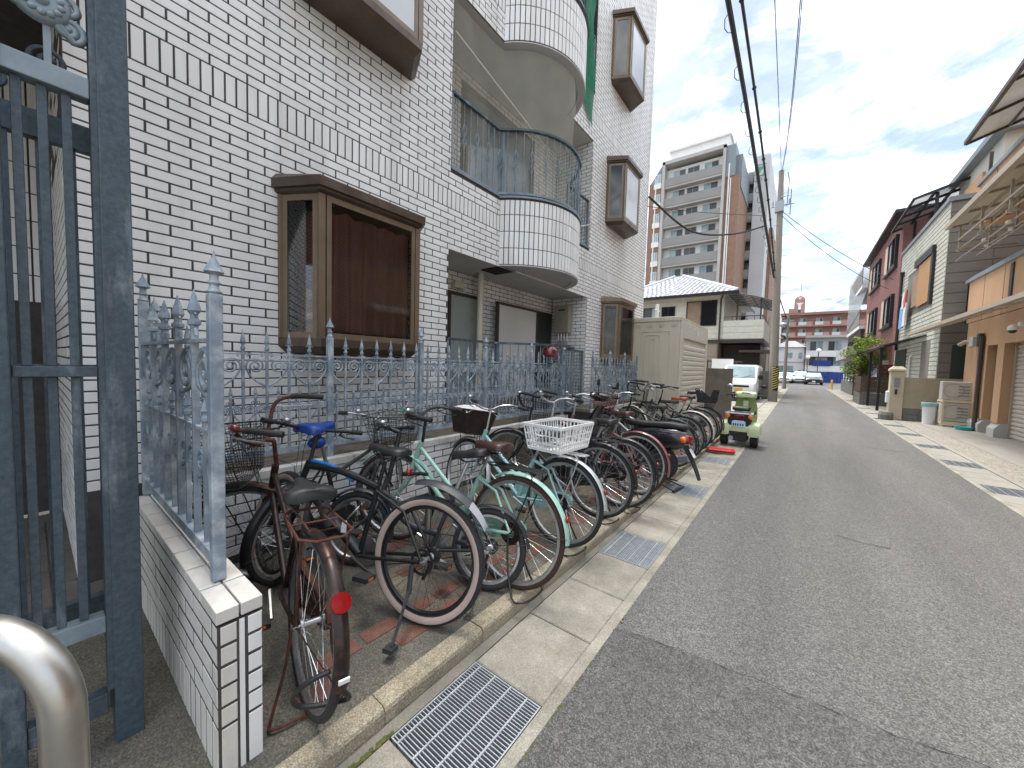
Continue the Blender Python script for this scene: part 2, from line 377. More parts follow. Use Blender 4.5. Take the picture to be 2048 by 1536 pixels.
M['leaf'] = mat('leaf', (0.19, 0.265, 0.028), 0.55, var=0.5, scale=5, island=0.3)
M['leaf_dark'] = mat('leaf_dark', (0.030, 0.055, 0.010), 0.55, var=0.4, scale=4, island=0.3)
flat('bark', (0.10, 0.075, 0.05), 0.9, v=0.25, scale=12); flat('yellow_black', (0.55, 0.45, 0.1), 0.5); flat('stone_tile', (0.14, 0.125, 0.105), 0.7, v=0.2, scale=4, island=0.1); flat('paint_white', (0.7, 0.7, 0.68), 0.6)
flat('sticker_white', (0.75, 0.75, 0.74), 0.4, v=0.02); flat('sticker_green', (0.20, 0.50, 0.05), 0.4, v=0.02)
# ------------------------------------------------------------ ground
def sheet(name, x0, x1, y0, y1, z, m):
    b = MB(); b.add([(x0,y0,z),(x1,y0,z),(x1,y1,z),(x0,y1,z)], [(0,1,2,3)])
    return structure(b.build(name, m))
sheet('ground', -400, 400, -60, 900, -0.06, M['earth'])
road = sheet('road', -0.757, 2.0, -8, 72, 0.0, M['asphalt'])
b = MB(); b.add([(-0.757,-8,.004),(2.0,-8,.004),(2.0,2.42,.004),(1.2,2.33,.004),(0.4,2.16,.004),(-0.33,2.09,.004),(-0.757,2.03,.004)], [tuple(range(7))])
structure(b.build('road_patch', M['asphalt_dark']))
b = MB(); rc = random.Random(9)
def crack(pts, w):
    P = []
    for (xa,ya),(xb,yb) in zip(pts, pts[1:]):
        for k in range(12):
            t_ = k/12; P.append((xa+(xb-xa)*t_+rc.uniform(-.006,.006), ya+(yb-ya)*t_+rc.uniform(-.006,.006)))
    P.append(pts[-1])
    for p0,p1 in zip(P, P[1:]):
        ww = w*rc.uniform(.3,1.2)
        b.add([(p0[0],p0[1]-ww,.0075),(p1[0],p1[1]-ww,.0075),(p1[0],p1[1]+ww,.0075),(p0[0],p0[1]+ww,.0075)],[(0,1,2,3)])
crack([(-.757,2.03),(-.33,2.09),(.4,2.16),(1.2,2.33),(2.0,2.42)],.0018)
crack([(.35,4.52),(.55,4.47),(.70,4.49)],.005)
crack([(1.15,10.4),(1.5,10.3),(1.75,10.36)],.012)
crack([(-.1,12.6),(.5,12.5),(.9,12.62)],.012)
structure(b.build('road_cracks', M['pitdark']))
sheet('parking_lot', -14, 13, 46, 72, -0.012, M['asphalt'])
# left gutter
gut = structure(MB().box(-1.27,-0.757,-8,12.6,-0.30,-0.10).build('gutter', M['pitdark']))
MB().box(-1.27,-1.215,-8,45,-0.25,-0.002).build('gutter_edge', M['concrete_dark'], gut)
MB().box(-0.812,-0.757,-8,45,-0.25,0.002).build('gutter_edge', M['concrete'], gut)
grates = [0.84 + 1.945 * k for k in range(-1, 6)]
slab_me = {}
def slab(y0, y1, x0=-1.212, x1=-0.816, parent=None, z=0.0, m=None):
    ln = round(y1 - y0, 3)
    key = (ln, round(x1-x0,3), (m or M['concrete']).name)
    if key not in slab_me:
        w = (x1-x0)/2
        q = MB(); h = ln/2; c = .006
        q.loft([[(-w,-h,-.1),(w,-h,-.1),(w,h,-.1),(-w,h,-.1)],[(-w,-h,-c),(w,-h,-c),(w,h,-c),(-w,h,-c)],[(-w+c,-h+c,0),(w-c,-h+c,0),(w-c,h-c,0),(-w+c,h-c,0)]])
        slab_me[key] = q.mesh('slab', m or M['concrete'])
    o = obj('slab', slab_me[key], parent); o.location = ((x0+x1)/2, (y0+y1)/2, z)
    o.rotation_euler = (random.uniform(-.004,.004), random.uniform(-.006,.006), 0)
    return o
prev = -3.0
for g in grates + [40.0]:
    span = g - prev
    n = max(1, round(span / 0.485))
    for k in range(n):
        slab(prev + span*k/n + .004, prev + span*(k+1)/n - .004, parent=gut)
    prev = g + 0.5
def grate_mesh(w, l, bars_along_x=True, n=34, ribs=(.1,.34,.58,.82), fine=False):
    q = MB(); t = .004
    q.box(-w/2,w/2,-l/2,-l/2+t*1.5,-.03,0); q.box(-w/2,w/2,l/2-t*1.5,l/2,-.03,0)
    q.box(-w/2,-w/2+t*1.5,-l/2,l/2,-.03,0.001); q.box(w/2-t*1.5,w/2,-l/2,l/2,-.03,0.001)
    for k in range(1, n):
        y = -l/2 + l*k/n
        q.box(-w/2,w/2,y-t/2,y+t/2,-.03,-.001)
    for r in ribs:
        x = -w/2 + w*r
        q.box(x-.004,x+.004,-l/2,l/2,-.022,0.0015)
    if fine:
        for k in range(1, 26):
            x = -w/2 + w*k/26
            q.box(x-.0017,x+.0017,-l/2,l/2,-.03,-.001)
    return q.mesh('grate', M['galv'])
gm1 = grate_mesh(.392, .492, n=32); gm2 = grate_mesh(.392, .492, n=40, fine=True)
ords = ['first', 'second', 'third', 'fourth', 'fifth', 'sixth']
for i, g in enumerate(grates[1:]):
    o = obj('drain_grate', gm1 if i == 0 else gm2); o.location = (-1.014, g + .25, -.002)
    tag(o, ['steel bar drain grate in the gutter nearest the camera, beside the kerb',
            'fine mesh drain grate in the left gutter below the white plastic crate bicycle',
            'fine mesh drain grate in the left gutter beside the black motor scooter stand',
            'fine mesh drain grate in the left gutter just before the red plastic tray',
            'drain grate in the left gutter beneath the green three-wheeled scooter',
            'drain grate in the left gutter beyond the green three-wheeled scooter'][i], 'drain grate', 'grates along the left gutter')
# kerb of bevelled stones
kerb = structure(MB().box(-1.36,-1.285,-1.6,9.6,-.2,.03).build('kerb', M['concrete_dark']))
kb = MB()
h = .2975; c = .018
pr = [(-.05,-.1),(.05,-.1),(.05,.052),(.045,.066),(.030,.075),(-.045,.075),(-.05,.07)]
kb.loft([[(x*.985, -h, z-.004) for x,z in pr], [(x, -h+.008, z) for x,z in pr], [(x, h-.008, z) for x,z in pr], [(x*.985, h, z-.004) for x,z in pr]])
km = kb.mesh('kerb_stone', M['kerbstone'])
for k in range(-4, 16):
    o = obj('kerb_stone', km, kerb); o.location = (-1.322 + random.uniform(-.002,.002), .56 + .6*k, random.uniform(-.002,.002))
    o.rotation_euler.z = random.uniform(-.004,.004)
park = sheet('parking_floor', -3.2, -1.36, -1.6, 12.6, 0.066, M['aggregate'])
# flush brick pavers in rows
pm = MB().box(-.047,.047,-.1,.1,-.03,.0).mesh('paver', M['redbrick'])
rr = random.Random(3)
for row, x in enumerate((-1.69, -1.545, -2.05, -2.4)):
    for k in range(0, 34):
        y = .64 + .235*k + (.1 if row % 2 else .0)
        if rr.random() < (.42 if row < 2 else .6) and (row, k) not in ((0,1),(1,2)): continue
        o = obj('paver', pm, park); o.location = (x + rr.uniform(-.006,.006), y, .0703); o.rotation_euler.z = rr.uniform(-.03,.03)
ms = MB()
for k in range(46):
    y = rr.uniform(.65,.86); ms.ball((-1.222+rr.uniform(-.008,.008), y, .0), rr.uniform(.004,.009), 6, 4, (1,1.4,.5))
for k in range(70):
    y = rr.uniform(.6, 2.2); ms.ball((-.752+rr.uniform(-.007,.012), y, .003), rr.uniform(.003,.007), 6, 4, (1,1.6,.5))
o = ms.build('moss', M['moss']); o['kind'] = 'stuff'; o['label'] = 'dark green moss along the gutter edges'; o['category'] = 'moss'
# entrance floor by the gate: stone tiles
ent = sheet('entrance_floor', -5.4, -1.275, -5, .36, .0, M['concrete_dark'])
fm = MB().box(-.145,.145,-.145,.145,-.02,.004).mesh('floor_tile', M['stone_tile'])
for i in range(13):
    for j in range(6):
        o = obj('floor_tile', fm, ent); o.location = (-1.43 - .3*i, .2 - .3*j, .004)
sheet('near_pavement', -1.275, -0.757, -8, -1.6, .006, M['concrete'])
# strip left beyond the parking: yard of the van
sheet('yard', -9, -1.27, 12.6, 46, -.004, M['concrete_light'])
# right side
gr = structure(MB().box(2.0,2.56,-8,60,-.30,-.1).build('gutter_right', M['pitdark']))
MB().box(2.0,2.06,-8,46,-.25,.003).build('gutter_edge', M['concrete'], gr)
MB().box(2.50,2.58,-8,46,-.25,.006).build('gutter_edge', M['concrete_light'], gr)
prev = 3.2
rg = [3.85, 5.78, 7.62, 9.5, 11.4, 13.35, 15.3, 17.3, 19.4, 22.0]
for g in rg + [45.0]:
    span = g - prev; n = max(1, round(span/.48))
    for k in range(n):
        slab(prev+span*k/n+.004, prev+span*(k+1)/n-.004, 2.065, 2.495, gr, .0, M['concrete_light'])
    prev = g + .5
gm3 = grate_mesh(.42, .492, n=24)
for i, g in enumerate(rg):
    o = obj('drain_grate', gm3); o.location = (2.28, g+.25, -.002)
    tag(o, '%s drain grate in the right gutter, counted away from the right edge of the picture' % (['hidden first', 'hidden second', 'nearest', 'second', 'third', 'fourth', 'fifth', 'sixth', 'seventh', 'eighth'][i]), 'drain grate', 'grates along the right gutter')
    if i < 2:
        bpy.data.objects.remove(o)
sheet('gravel_strip', 2.58, 3.05, -8, 17.4, .002, M['gravel_concrete'])
sheet('apron', 3.05, 9, -8, 17.6, .006, M['concrete_light'])
sheet('pavement_right', 2.58, 9, 17.4, 46, -.004, M['concrete_light'])

# ------------------------------------------------------------ apartment building with white tiles
XW = -3.55
bld = thing('apartment_building', 'white brick-tiled apartment building with curved balconies and brown bay windows', 'building', (XW, 0.16, 0))
bld_off = Vector((XW, 0.16, 0))
def bpart(mb, name, m, parent=None, **k):
    o = mb.build(name, m, parent or bld, **k)
    if parent is None or parent is bld: o.location = -bld_off
    return o
cm = cam.matrix_world.inverted()
def proj(p):
    c = cm @ Vector(p)
    d = -c.z
    if d < .05: return None
    return (1024 + 745*c.x/d, 768 - 745*c.y/d, d)
TIL = []      # (matrix, w, h, area)
def put_tile(center, U, V, Nn, w, h):
    p = proj(center); a = 0
    if p and -60 < p[0] < 2108 and -60 < p[1] < 1596:
        vd = (Vector(center) - cam.location).normalized()
        a = w*h*abs(vd.dot(Nn))*(745/p[2])**2
    TIL.append((center, U, V, Nn, w, h, a))
J = .010
def tile_field(O, U, Nn, u0, u1, v0, v1, holes=(), top_down=True, L=.235, H=.0725, half0=0, soldier=False):
    """running bond of tiles on the plane O + u U + v Z"""
    O = Vector(O); U = Vector(U); Nn = Vector(Nn); V = Vector((0,0,1))
    def emit(a, c, lo, hi):
        # cut by holes
        segs = [(a, c)]
        zc = (lo+hi)/2
        for (ha, hb, za, zb) in holes:
            if za < zc < zb:
                ns = []
                for s0, s1 in segs:
                    if hb <= s0 or ha >= s1: ns.append((s0, s1)); continue
                    if s0 < ha: ns.append((s0, ha))
                    if s1 > hb: ns.append((hb, s1))
                segs = ns
        for s0, s1 in segs:
            if s1 - s0 < .03: continue
            w = s1 - s0 - .0125; hgt = hi - lo - J
            put_tile(O + U*((s0+s1)/2) + V*((lo+hi)/2), U, V, Nn, w, hgt)
    if soldier:
        n = max(1, round((u1-u0)/.0725)); st = (u1-u0)/n
        for k in range(n): emit(u0+st*k, u0+st*(k+1), v0, v1)
        return
    n = max(1, round((v1-v0)/H)); st = (v1-v0)/n
    for r in range(n):
        hi = v1 - st*r; lo = hi - st
        off = (L/2 if (r+half0) % 2 else 0)
        u = u0 - off
        while u < u1 - .004:
            a = max(u, u0); c = min(u+L, u1)
            emit(a, c, lo, hi); u += L
G3 = 3.0
holes = [(1.36,2.64,1.62,2.93),(1.36,2.64,4.62,5.93),(7.8,8.97,1.66,2.96),(7.8,8.97,4.66,5.96),(7.8,8.97,7.64,8.95),(1.36,2.64,7.62,8.93),
         (3.24,7.05,0,2.93),(3.25,7.05,3.885,6.02),(3.25,7.05,6.92,9.04),(3.25,7.05,9.95,12)]
FO, FU, FN = (XW,0,0), (0,1,0), (1,0,0)
tile_field(FO,FU,FN,.16,10.5,.60,3.41,holes)
for k, (a, c) in enumerate(((3.41,3.63),(6.40,6.62),(9.39,9.61))):
    tile_field(FO,FU,FN,.16,10.5,a,c,holes,soldier=True)
    tile_field(FO,FU,FN,.16,10.5,c,(6.40,9.39,11.9)[k],holes,half0=k+1)
# wall core with openings (backing of the tiles)
b = MB()
ycuts = sorted({.16,1.36,2.64,3.24,3.25,7.05,7.8,8.97,10.5}); zc = sorted({0,1.62,1.66,2.93,2.96,3.885,4.62,4.66,5.93,5.96,6.02,6.92,7.62,7.64,8.93,8.95,9.04,9.95,12})
for i in range(len(ycuts)-1):
    for j in range(len(zc)-1):
        y, z = (ycuts[i]+ycuts[i+1])/2, (zc[j]+zc[j+1])/2
        if any(h0<y<h1 and z0<z<z1 for h0,h1,z0,z1 in holes): continue
        b.add([(XW-.0028,ycuts[i],zc[j]),(XW-.0028,ycuts[i+1],zc[j]),(XW-.0028,ycuts[i+1],zc[j+1]),(XW-.0028,ycuts[i],zc[j+1])],[(0,1,2,3)])
bpart(b,'wall',M['grout'])
# returns of the openings, niches
NB = -4.38
b = MB()
for z0, z1 in ((0,2.93),(3.885,6.02),(6.92,9.04),(9.95,12)):
    b.add([(NB-.003,3.1,z0),(NB-.003,7.06,z0),(NB-.003,7.06,z1),(NB-.003,3.1,z1)],[(0,1,2,3)])
    b.add([(NB-.01,7.0545,z0),(XW-.01,7.0545,z0),(XW-.01,7.0545,z1),(NB-.01,7.0545,z1)],[(0,1,2,3)])
    b.add([(NB-.01,3.241,z0),(XW-.01,3.241,z0),(XW-.01,3.241,z1),(NB-.01,3.241,z1)],[(0,1,2,3)])
b.box(-12,XW-.02,10.49,10.5,0,12); b.box(-12,XW-.01,.161,10.5,11.98,12.0); b.box(-12,XW-.01,.16,.17,2.9,12)
b.box(-12,-11.99,.17,10.49,0,11.9)
bpart(b,'inner_wall',M['grout'])
for z0, z1 in ((.5,2.93),(3.885,6.02)):
    dh = [(4.0,4.72,0,2.6),(6.35,6.98,0,2.6)] if z0 < 1 else [(4.2,6.2,3.8,5.9)]
    tile_field((NB,0,0),FU,FN,3.25,7.05,z0,z1,dh)
    tile_field((NB,7.05,0),(1,0,0),(0,-1,0),0,XW-NB-.004,z0,z1)
tile_field((XW,10.5,0),(-1,0,0),(0,1,0),0,.01,0,.01)
# entrance return left of the facade and back wall with tall tiles
tile_field((XW-.004,.16,0),(-1,0,0),(0,-1,0),0,1.9,0,6.4)
b = MB(); b.add([(XW-.01,.1612,0),(-5.6,.1612,0),(-5.6,.1612,7),(XW-.01,.1612,7)],[(0,1,2,3)]); b.add([(-5.51,-6,0),(-5.51,.17,0),(-5.51,.17,7),(-5.51,-6,7)],[(0,1,2,3)])
b.box(-5.6,-1.9,-6,.16,3.9,4.05)
bpart(b,'entrance_wall',M['grout'])
for i in range(10):
    for j in range(12):
        put_tile(Vector((-5.5,.10-.12*i,2.05+.24*j)),Vector((0,1,0)),Vector((0,0,1)),Vector((1,0,0)),.108,.23)
# curved balconies
CH, BL = 1.0, .62
RR = (CH*CH+BL*BL)/(2*BL); YC = 5.2; XC = XW+BL-RR; A0 = math.asin(CH/RR)
def arc(n, dr=0.0, a0=-A0, a1=A0):
    return [(XC+(RR+dr)*math.cos(a0+(a1-a0)*k/n), YC+(RR+dr)*math.sin(a0+(a1-a0)*k/n)) for k in range(n+1)]
nt_ = 34
for z0, rows in ((2.93,[(2.935,3.17),(3.17,3.405),(3.405,3.64),(3.64,3.85)]),(6.02,[(6.03,6.26),(6.26,6.5),(6.5,6.73),(6.73,6.9)])):
    outer = arc(68,-.010); inner = arc(68,-.12)
    q = MB(); ring = outer + inner[::-1]
    q.prism(ring, z0+.002, z0+.94)
    bal = bpart(q,'balcony',M['grout'])
    for k in range(nt_):
        a = -A0 + 2*A0*(k+.5)/nt_
        Nn = Vector((math.cos(a),math.sin(a),0)); U = Vector((-math.sin(a),math.cos(a),0))
        for lo, hi in rows:
            put_tile(Vector((XC+RR*math.cos(a),YC+RR*math.sin(a),(lo+hi)/2)),U,Vector((0,0,1)),Nn,2*A0*RR/nt_-.013,hi-lo-J)
    # soffit with ring groove, cap
    bot = arc(48,-.13)
    q = MB(); q.prism([(NB+.002,3.245)]+[(XW-.012,3.245),(XW-.012,4.2)]+bot[1:-1]+[(XW-.012,6.2),(XW-.012,7.055),(NB+.002,7.055)], z0+.0, z0+.12)
    bpart(q,'soffit',M['soffit'])
    q = MB(); q.prism(arc(48,-.125)+arc(48,-.005)[::-1], z0-.012, z0+.001); bpart(q,'soffit_rim',M['soffit'])
    q = MB()
    q.prism(arc(48,-.14)+arc(48,.018)[::-1], z0+.942, z0+.965)
    q.box(XW-.10,XW+.014,3.26,4.2,z0+.955,z0+.975); q.box(XW-.10,XW+.014,6.2,7.04,z0+.955,z0+.975)
    bpart(q,'coping',M['iron_pale'])
    q = MB(); q.prism([(NB,3.25),(XW-.12,3.25),(XW-.12,4.2)]+arc(24,-.16)+[(XW-.12,6.2),(XW-.12,7.05),(NB,7.05)], z0+.86, z0+.90); bpart(q,'balcony_floor',M['soffit'])
b = MB(); b.prism([(NB+.002,3.245),(XW-.012,3.245),(XW-.012,7.055),(NB+.002,7.055)],9.05,9.2); bpart(b,'soffit',M['soffit'])
# turn tile list into objects and one field
TIL.sort(key=lambda t: -t[6])
tm = {}
tile_stuff = MB()
def tile_verts(w, h):
    e = .0022
    return [(-w/2,-h/2,-.009),(w/2,-h/2,-.009),(w/2,h/2,-.009),(-w/2,h/2,-.009),(-w/2,-h/2,-e),(w/2,-h/2,-e),(w/2,h/2,-e),(-w/2,h/2,-e),
            (-w/2+e,-h/2+e,0),(w/2-e,-h/2+e,0),(w/2-e,h/2-e,0),(-w/2+e,h/2-e,0)]
TF = [(0,1,5,4),(1,2,6,5),(2,3,7,6),(3,0,4,7),(4,5,9,8),(5,6,10,9),(6,7,11,10),(7,4,8,11),(8,9,10,11)]
rt = random.Random(11)
for i, (c, U, V, Nn, w, h, a) in enumerate(TIL):
    jit = rt.uniform(-.0012,.0012)
    if i < 300:
        key = (round(w,3), round(h,3))
        if key not in tm: tm[key] = MB().add(tile_verts(*key), TF).mesh('tile', M['tile'])
        o = obj('tile', tm[key], bld)
        o.matrix_local = Matrix.Translation(Vector(c)+Nn*jit-bld_off) @ Matrix((U,V,Nn)).transposed().to_4x4()
    else:
        tile_stuff.M = Matrix.Translation(Vector(c)+Nn*jit) @ Matrix((U,V,Nn)).transposed().to_4x4()
        vs = tile_verts(w, h)
        if a > 25: tile_stuff.add(vs, TF)
        else:
            tile_stuff.add(vs[:4]+vs[8:], [(4,5,6,7),(0,1,5,4),(1,2,6,5),(2,3,7,6),(3,0,4,7)])
tile_stuff.M = None
o = bpart(tile_stuff,'tile_field',M['tile']); o['kind'] = 'stuff'

# bay windows
def bay(y0, y1, z0, z1, inset, depth, fm, fl, front, side, curtain=None, big=False, detail=True):
    xw, xf = XW, XW+depth
    P = [(xw,y0),(xf,y0+inset),(xf,y1-inset),(xw,y1)]
    def off(d):
        return [(xw,y0-d),(xf+d,y0+inset-d*.7),(xf+d,y1-inset+d*.7),(xw,y1+d)]
    q = MB()
    q.loft([[(x,y,z0-.06) for x,y in off(-.05)],[(x,y,z0) for x,y in off(.012)],[(x,y,z0+.07) for x,y in off(.012)]])
    root = bpart(q,'bay_window',fm)
    q = MB()
    q.loft([[(x,y,z1-.02) for x,y in off(.0)],[(x,y,z1+.0) for x,y in off(.035)],[(x,y,z1+.02) for x,y in off(.035)],[(x,y,z1+.025) for x,y in off(.06)],[(x,y,z1+.10) for x,y in off(.06)],
            [(xw,y0-.02,z1+.15),(xw+.05,y0+.02,z1+.15),(xw+.05,y1-.02,z1+.15),(xw,y1+.02,z1+.15)]])
    q.build('window_roof',fm,root)
    # posts
    for (x,y) in (P[1],P[2]):
        s = 1 if y > (y0+y1)/2 else -1
        q = MB(); q.box(x-.055,x+.004,y-.025 if s<0 else y-.03,y+.03 if s<0 else y+.025,z0+.07,z1-.02); q.build('post',fl,root)
    for y in (y0,y1):
        q = MB(); q.box(xw,xw+.035,y-.012,y+.03 if y==y0 else y+.012,z0+.07,z1-.02); q.build('post',fl,root)
    def panel(p, r, name, glassm):
        p = Vector((*p,0)); r = Vector((*r,0)); d = (r-p).normalized(); L = (r-p).length
        n = Vector((d.y,-d.x,0))
        Mx = Matrix.Translation(p) @ Matrix((d,n,Vector((0,0,1)))).transposed().to_4x4()
        q = MB(Mx); a, c, t = .04, L-.04, .05
        q.box(a,c,-.012,.006,z0+.07,z0+.07+t); q.box(a,c,-.012,.006,z1-.02-t,z1-.02); q.box(a,a+t*.8,-.012,.006,z0+.07+t,z1-.02-t); q.box(c-t*.8,c,-.012,.006,z0+.07+t,z1-.02-t)
        fr = q.build('window_frame',fl,root)
        q = MB(Mx); q.box(a+t*.8,c-t*.8,-.006,-.002,z0+.07+t,z1-.02-t); q.build('pane',glassm,root)
        return Mx, a, c
    panel(P[0],P[1],'side',side); panel(P[3],P[2],'side',side)
    Mx, a, c = panel(P[1],P[2],'front',front)
    if curtain:
        for mxx, L0, L1, dep in ((Mx,a,c,.10),):
            q = MB(Mx); n = 90; vs = []; fs = []
            for i in range(n+1):
                u = L0 + (L1-L0)*i/n
                for j in range(9):
                    t = j/8; zz = z1-.10-(z1-z0-.24)*t
                    amp = .016+.030*t
                    w = math.sin(u*52+1.3*math.sin(u*9))*amp + math.sin(u*23+.7)*amp*.6
                    vs.append((u, dep*-1 + w*-1 if False else -(-dep) * -1 + w, zz + .015*math.sin(u*30)*(1-t)))
            for i in range(n):
                for j in range(8): fs.append((i*9+j,(i+1)*9+j,(i+1)*9+j+1,i*9+j+1))
            q.add(vs,fs); q.build('curtain',curtain,root,smooth=180)
        # side curtain
        p = Vector((*P[0],0)); r = Vector((*P[1],0)); d = (r-p).normalized(); nn = Vector((d.y,-d.x,0)); L = (r-p).length
        q = MB(Matrix.Translation(p) @ Matrix((d,nn,Vector((0,0,1)))).transposed().to_4x4()); vs = []; fs = []; n = 30
        for i in range(n+1):
            u = .10 + (L-.12)*i/n
            for j in range(2): vs.append((u, -.08+.02*math.sin(u*48), z1-.12 if j==0 else z0+.13))
        for i in range(n): fs.append((i*2,i*2+2,i*2+3,i*2+1))
        q.add(vs,fs); q.build('curtain',curtain,root,smooth=180)
    # dark room behind
    q = MB(); q.box(xw-.5,xw-.48,y0-.1,y1+.1,z0-.1,z1+.1); q.box(xw-.5,xw-.02,y0-.1,y0,z0,z1); q.box(xw-.5,xw-.02,y1,y1+.1,z0,z1); q.box(xw-.5,xw-.02,y0,y1,z1,z1+.05); q.build('room',M['black_matte'],root)
    return root
def wire_glass():
    m = bpy.data.materials.new('wire_glass'); m.use_nodes = True
    t = m.node_tree; N = t.nodes; L = t.links; N.clear()
    out = N.new('ShaderNodeOutputMaterial')
    g = N.new('ShaderNodeNewGeometry'); mp_ = N.new('ShaderNodeMapping'); mp_.inputs['Rotation'].default_value = (rad(45),0,0)
    L.new(g.outputs['Position'], mp_.inputs[0])
    fs = []
    for dname in ('Z','Y'):
        w = N.new('ShaderNodeTexWave'); w.wave_type = 'BANDS'; w.bands_direction = dname; w.inputs['Scale'].default_value = 14
        L.new(mp_.outputs[0], w.inputs[0]); fs.append(w)
    mxn = N.new('ShaderNodeMath'); mxn.operation = 'MAXIMUM'; L.new(fs[0].outputs['Fac'], mxn.inputs[0]); L.new(fs[1].outputs['Fac'], mxn.inputs[1])
    mr = N.new('ShaderNodeMapRange'); mr.inputs['From Min'].default_value = .95; mr.inputs['From Max'].default_value = .995; mr.inputs['To Min'].default_value = .04; mr.inputs['To Max'].default_value = .30
    L.new(mxn.outputs[0], mr.inputs['Value'])
    tr = N.new('ShaderNodeBsdfTransparent'); tr.inputs[0].default_value = (.86,.87,.86,1)
    gl = N.new('ShaderNodeBsdfGlossy'); gl.inputs['Roughness'].default_value = .03
    wd = N.new('ShaderNodeBsdfDiffuse'); wd.inputs[0].default_value = (.02,.02,.02,1)
    fr = N.new('ShaderNodeFresnel'); fr.inputs[0].default_value = 1.5
    m1 = N.new('ShaderNodeMixShader'); L.new(mr.outputs[0], m1.inputs[0]); L.new(tr.outputs[0], m1.inputs[1]); L.new(wd.outputs[0], m1.inputs[2])
    m2 = N.new('ShaderNodeMixShader'); L.new(fr.outputs[0], m2.inputs[0]); L.new(m1.outputs[0], m2.inputs[1]); L.new(gl.outputs[0], m2.inputs[2])
    L.new(m2.outputs[0], out.inputs[0])
    return m
M['pane_clear'] = wire_glass()
bay(1.32,2.68,1.60,2.88,.19,.35,M['bronze'],M['bronze_l'],M['pane_clear'],M['pane_clear'],M['curtain'])
bay(1.32,2.68,4.62,5.9,.19,.35,M['bronze'],M['bronze_l'],M['frosted'],M['glass_dark'])
bay(7.77,9.0,1.66,2.9,.18,.35,M['bronze_l'],M['bronze_l'],M['pane_clear'],M['pane_clear'],M['curtain_b'])
bay(7.77,9.0,4.66,5.9,.18,.35,M['bronze'],M['bronze_l'],M['frosted'],M['glass_dark'])
bay(7.77,9.0,7.64,8.9,.18,.35,M['bronze'],M['bronze_l'],M['frosted'],M['glass_dark'])
# railings
def twisted(q, z0, z1, w=.010, x=0, y=0):
    n = 26; rings = []
    for i in range(n+1):
        z = z0+(z1-z0)*i/n; a = i*math.pi/5.2
        rings.append([(x+w*math.cos(a+k*math.pi/2)*.75, y+w*math.sin(a+k*math.pi/2)*.75, z) for k in range(4)])
    q.loft(rings)
def rail_meshes(hh):
    q = MB(); twisted(q,0,hh); a = q.mesh('baluster',M['iron_pale'])
    q = MB(); twisted(q,0,hh,.009)
    for zc_, s in ((hh*.40,-1),(hh*.60,1)):
        for k in range(4):
            an = k*math.pi/2+.4
            d = (math.cos(an),math.sin(an))
            q.tube([(0,0,zc_-.10),(d[0]*.028,d[1]*.028,zc_-.04*s),(d[0]*.034,d[1]*.034,zc_),(d[0]*.022,d[1]*.022,zc_+.05),(0,0,zc_+.10)],.0055,4)
    for zc_ in (hh*.2,hh*.28,hh*.5,hh*.72,hh*.8): q.ball((0,0,zc_),.014,6,4)
    return a, q.mesh('baluster',M['iron_pale'])
bmA, bmB = rail_meshes(.96)
def railing(z0, z1, name_m, mats=('iron_dark','iron_pale')):
    pts = [(XW-.045,3.27),(XW-.045,4.20)] + arc(28,-.045)[1:-1] + [(XW-.045,6.2),(XW-.045,7.03)]
    P3 = lambda z: [(x,y,z) for x,y in pts]
    q = MB()
    for i in range(len(pts)-1): q.bar((*pts[i],z1),(*pts[i+1],z1),.05,.03)
    root = bpart(q,'railing',M[mats[0]])
    q = MB()
    for i in range(len(pts)-1): q.bar((*pts[i],z0+.05),(*pts[i+1],z0+.05),.03,.03)
    q.build('bottom_rail',M[mats[1]],root)
    for (x,y) in (pts[0],(pts[1][0]+.02,pts[1][1]+.06),(XC+(RR-.045)*math.cos(.62),YC+(RR-.045)*math.sin(.62)),(pts[-2]),(pts[-1])):
        q = MB(); q.box(x-.02,x+.02,y-.02,y+.02,z0-.04,z1-.016); q.build('post',M[mats[1]],root)
    # balusters along the path
    L = [0]
    for i in range(len(pts)-1): L.append(L[-1]+math.dist(pts[i],pts[i+1]))
    n = int(L[-1]/.115)
    for k in range(1,n):
        s = L[-1]*k/n
        i = max(j for j in range(len(L)-1) if L[j] <= s); t = (s-L[i])/(L[i+1]-L[i])
        x = pts[i][0]+(pts[i+1][0]-pts[i][0])*t; y = pts[i][1]+(pts[i+1][1]-pts[i][1])*t
        o = obj('baluster',bmB if k%2==0 else bmA,root); o.location = (x,y,z0+.065); o.scale = (1,1,(z1-z0-.08)/.96)
    return root
railing(.72,1.80,'g')
railing(3.90,4.84,'2')
railing(6.99,8.0,'3')
# protective nets
def net(name, path, z0, z1, m, nz=10, amp=.03):
    q = MB(); vs = []; fs = []
    for i,(x,y) in enumerate(path):
        zb, zt = (z0(i/(len(path)-1)) if callable(z0) else z0), (z1(i/(len(path)-1)) if callable(z1) else z1)
        for j in range(nz+1):
            t = j/nz
            d = amp*math.sin(i*.9+j*.7)*math.sin(math.pi*t)+amp*.5*math.sin(i*2.1-j*1.3)*math.sin(math.pi*t)
            vs.append((x+d,y+d*.4,zb+(zt-zb)*t))
    n = nz+1
    for i in range(len(path)-1):
        for j in range(nz): fs.append((i*n+j,(i+1)*n+j,(i+1)*n+j+1,i*n+j+1))
    q.add(vs,fs); return bpart(q,name,m,smooth=180)
net('bird_net',[(XW-.07,3.27+.1*k) for k in range(10)]+arc(14,-.09,-A0,.12),3.98,5.97,M['net'])
net('green_net',arc(12,.03,.15,A0)+[(XW+.04,6.25+.08*k) for k in range(9)],lambda t: 6.96-.75*max(0,t-.45)/.55,9.02,M['net_green'],amp=.04)
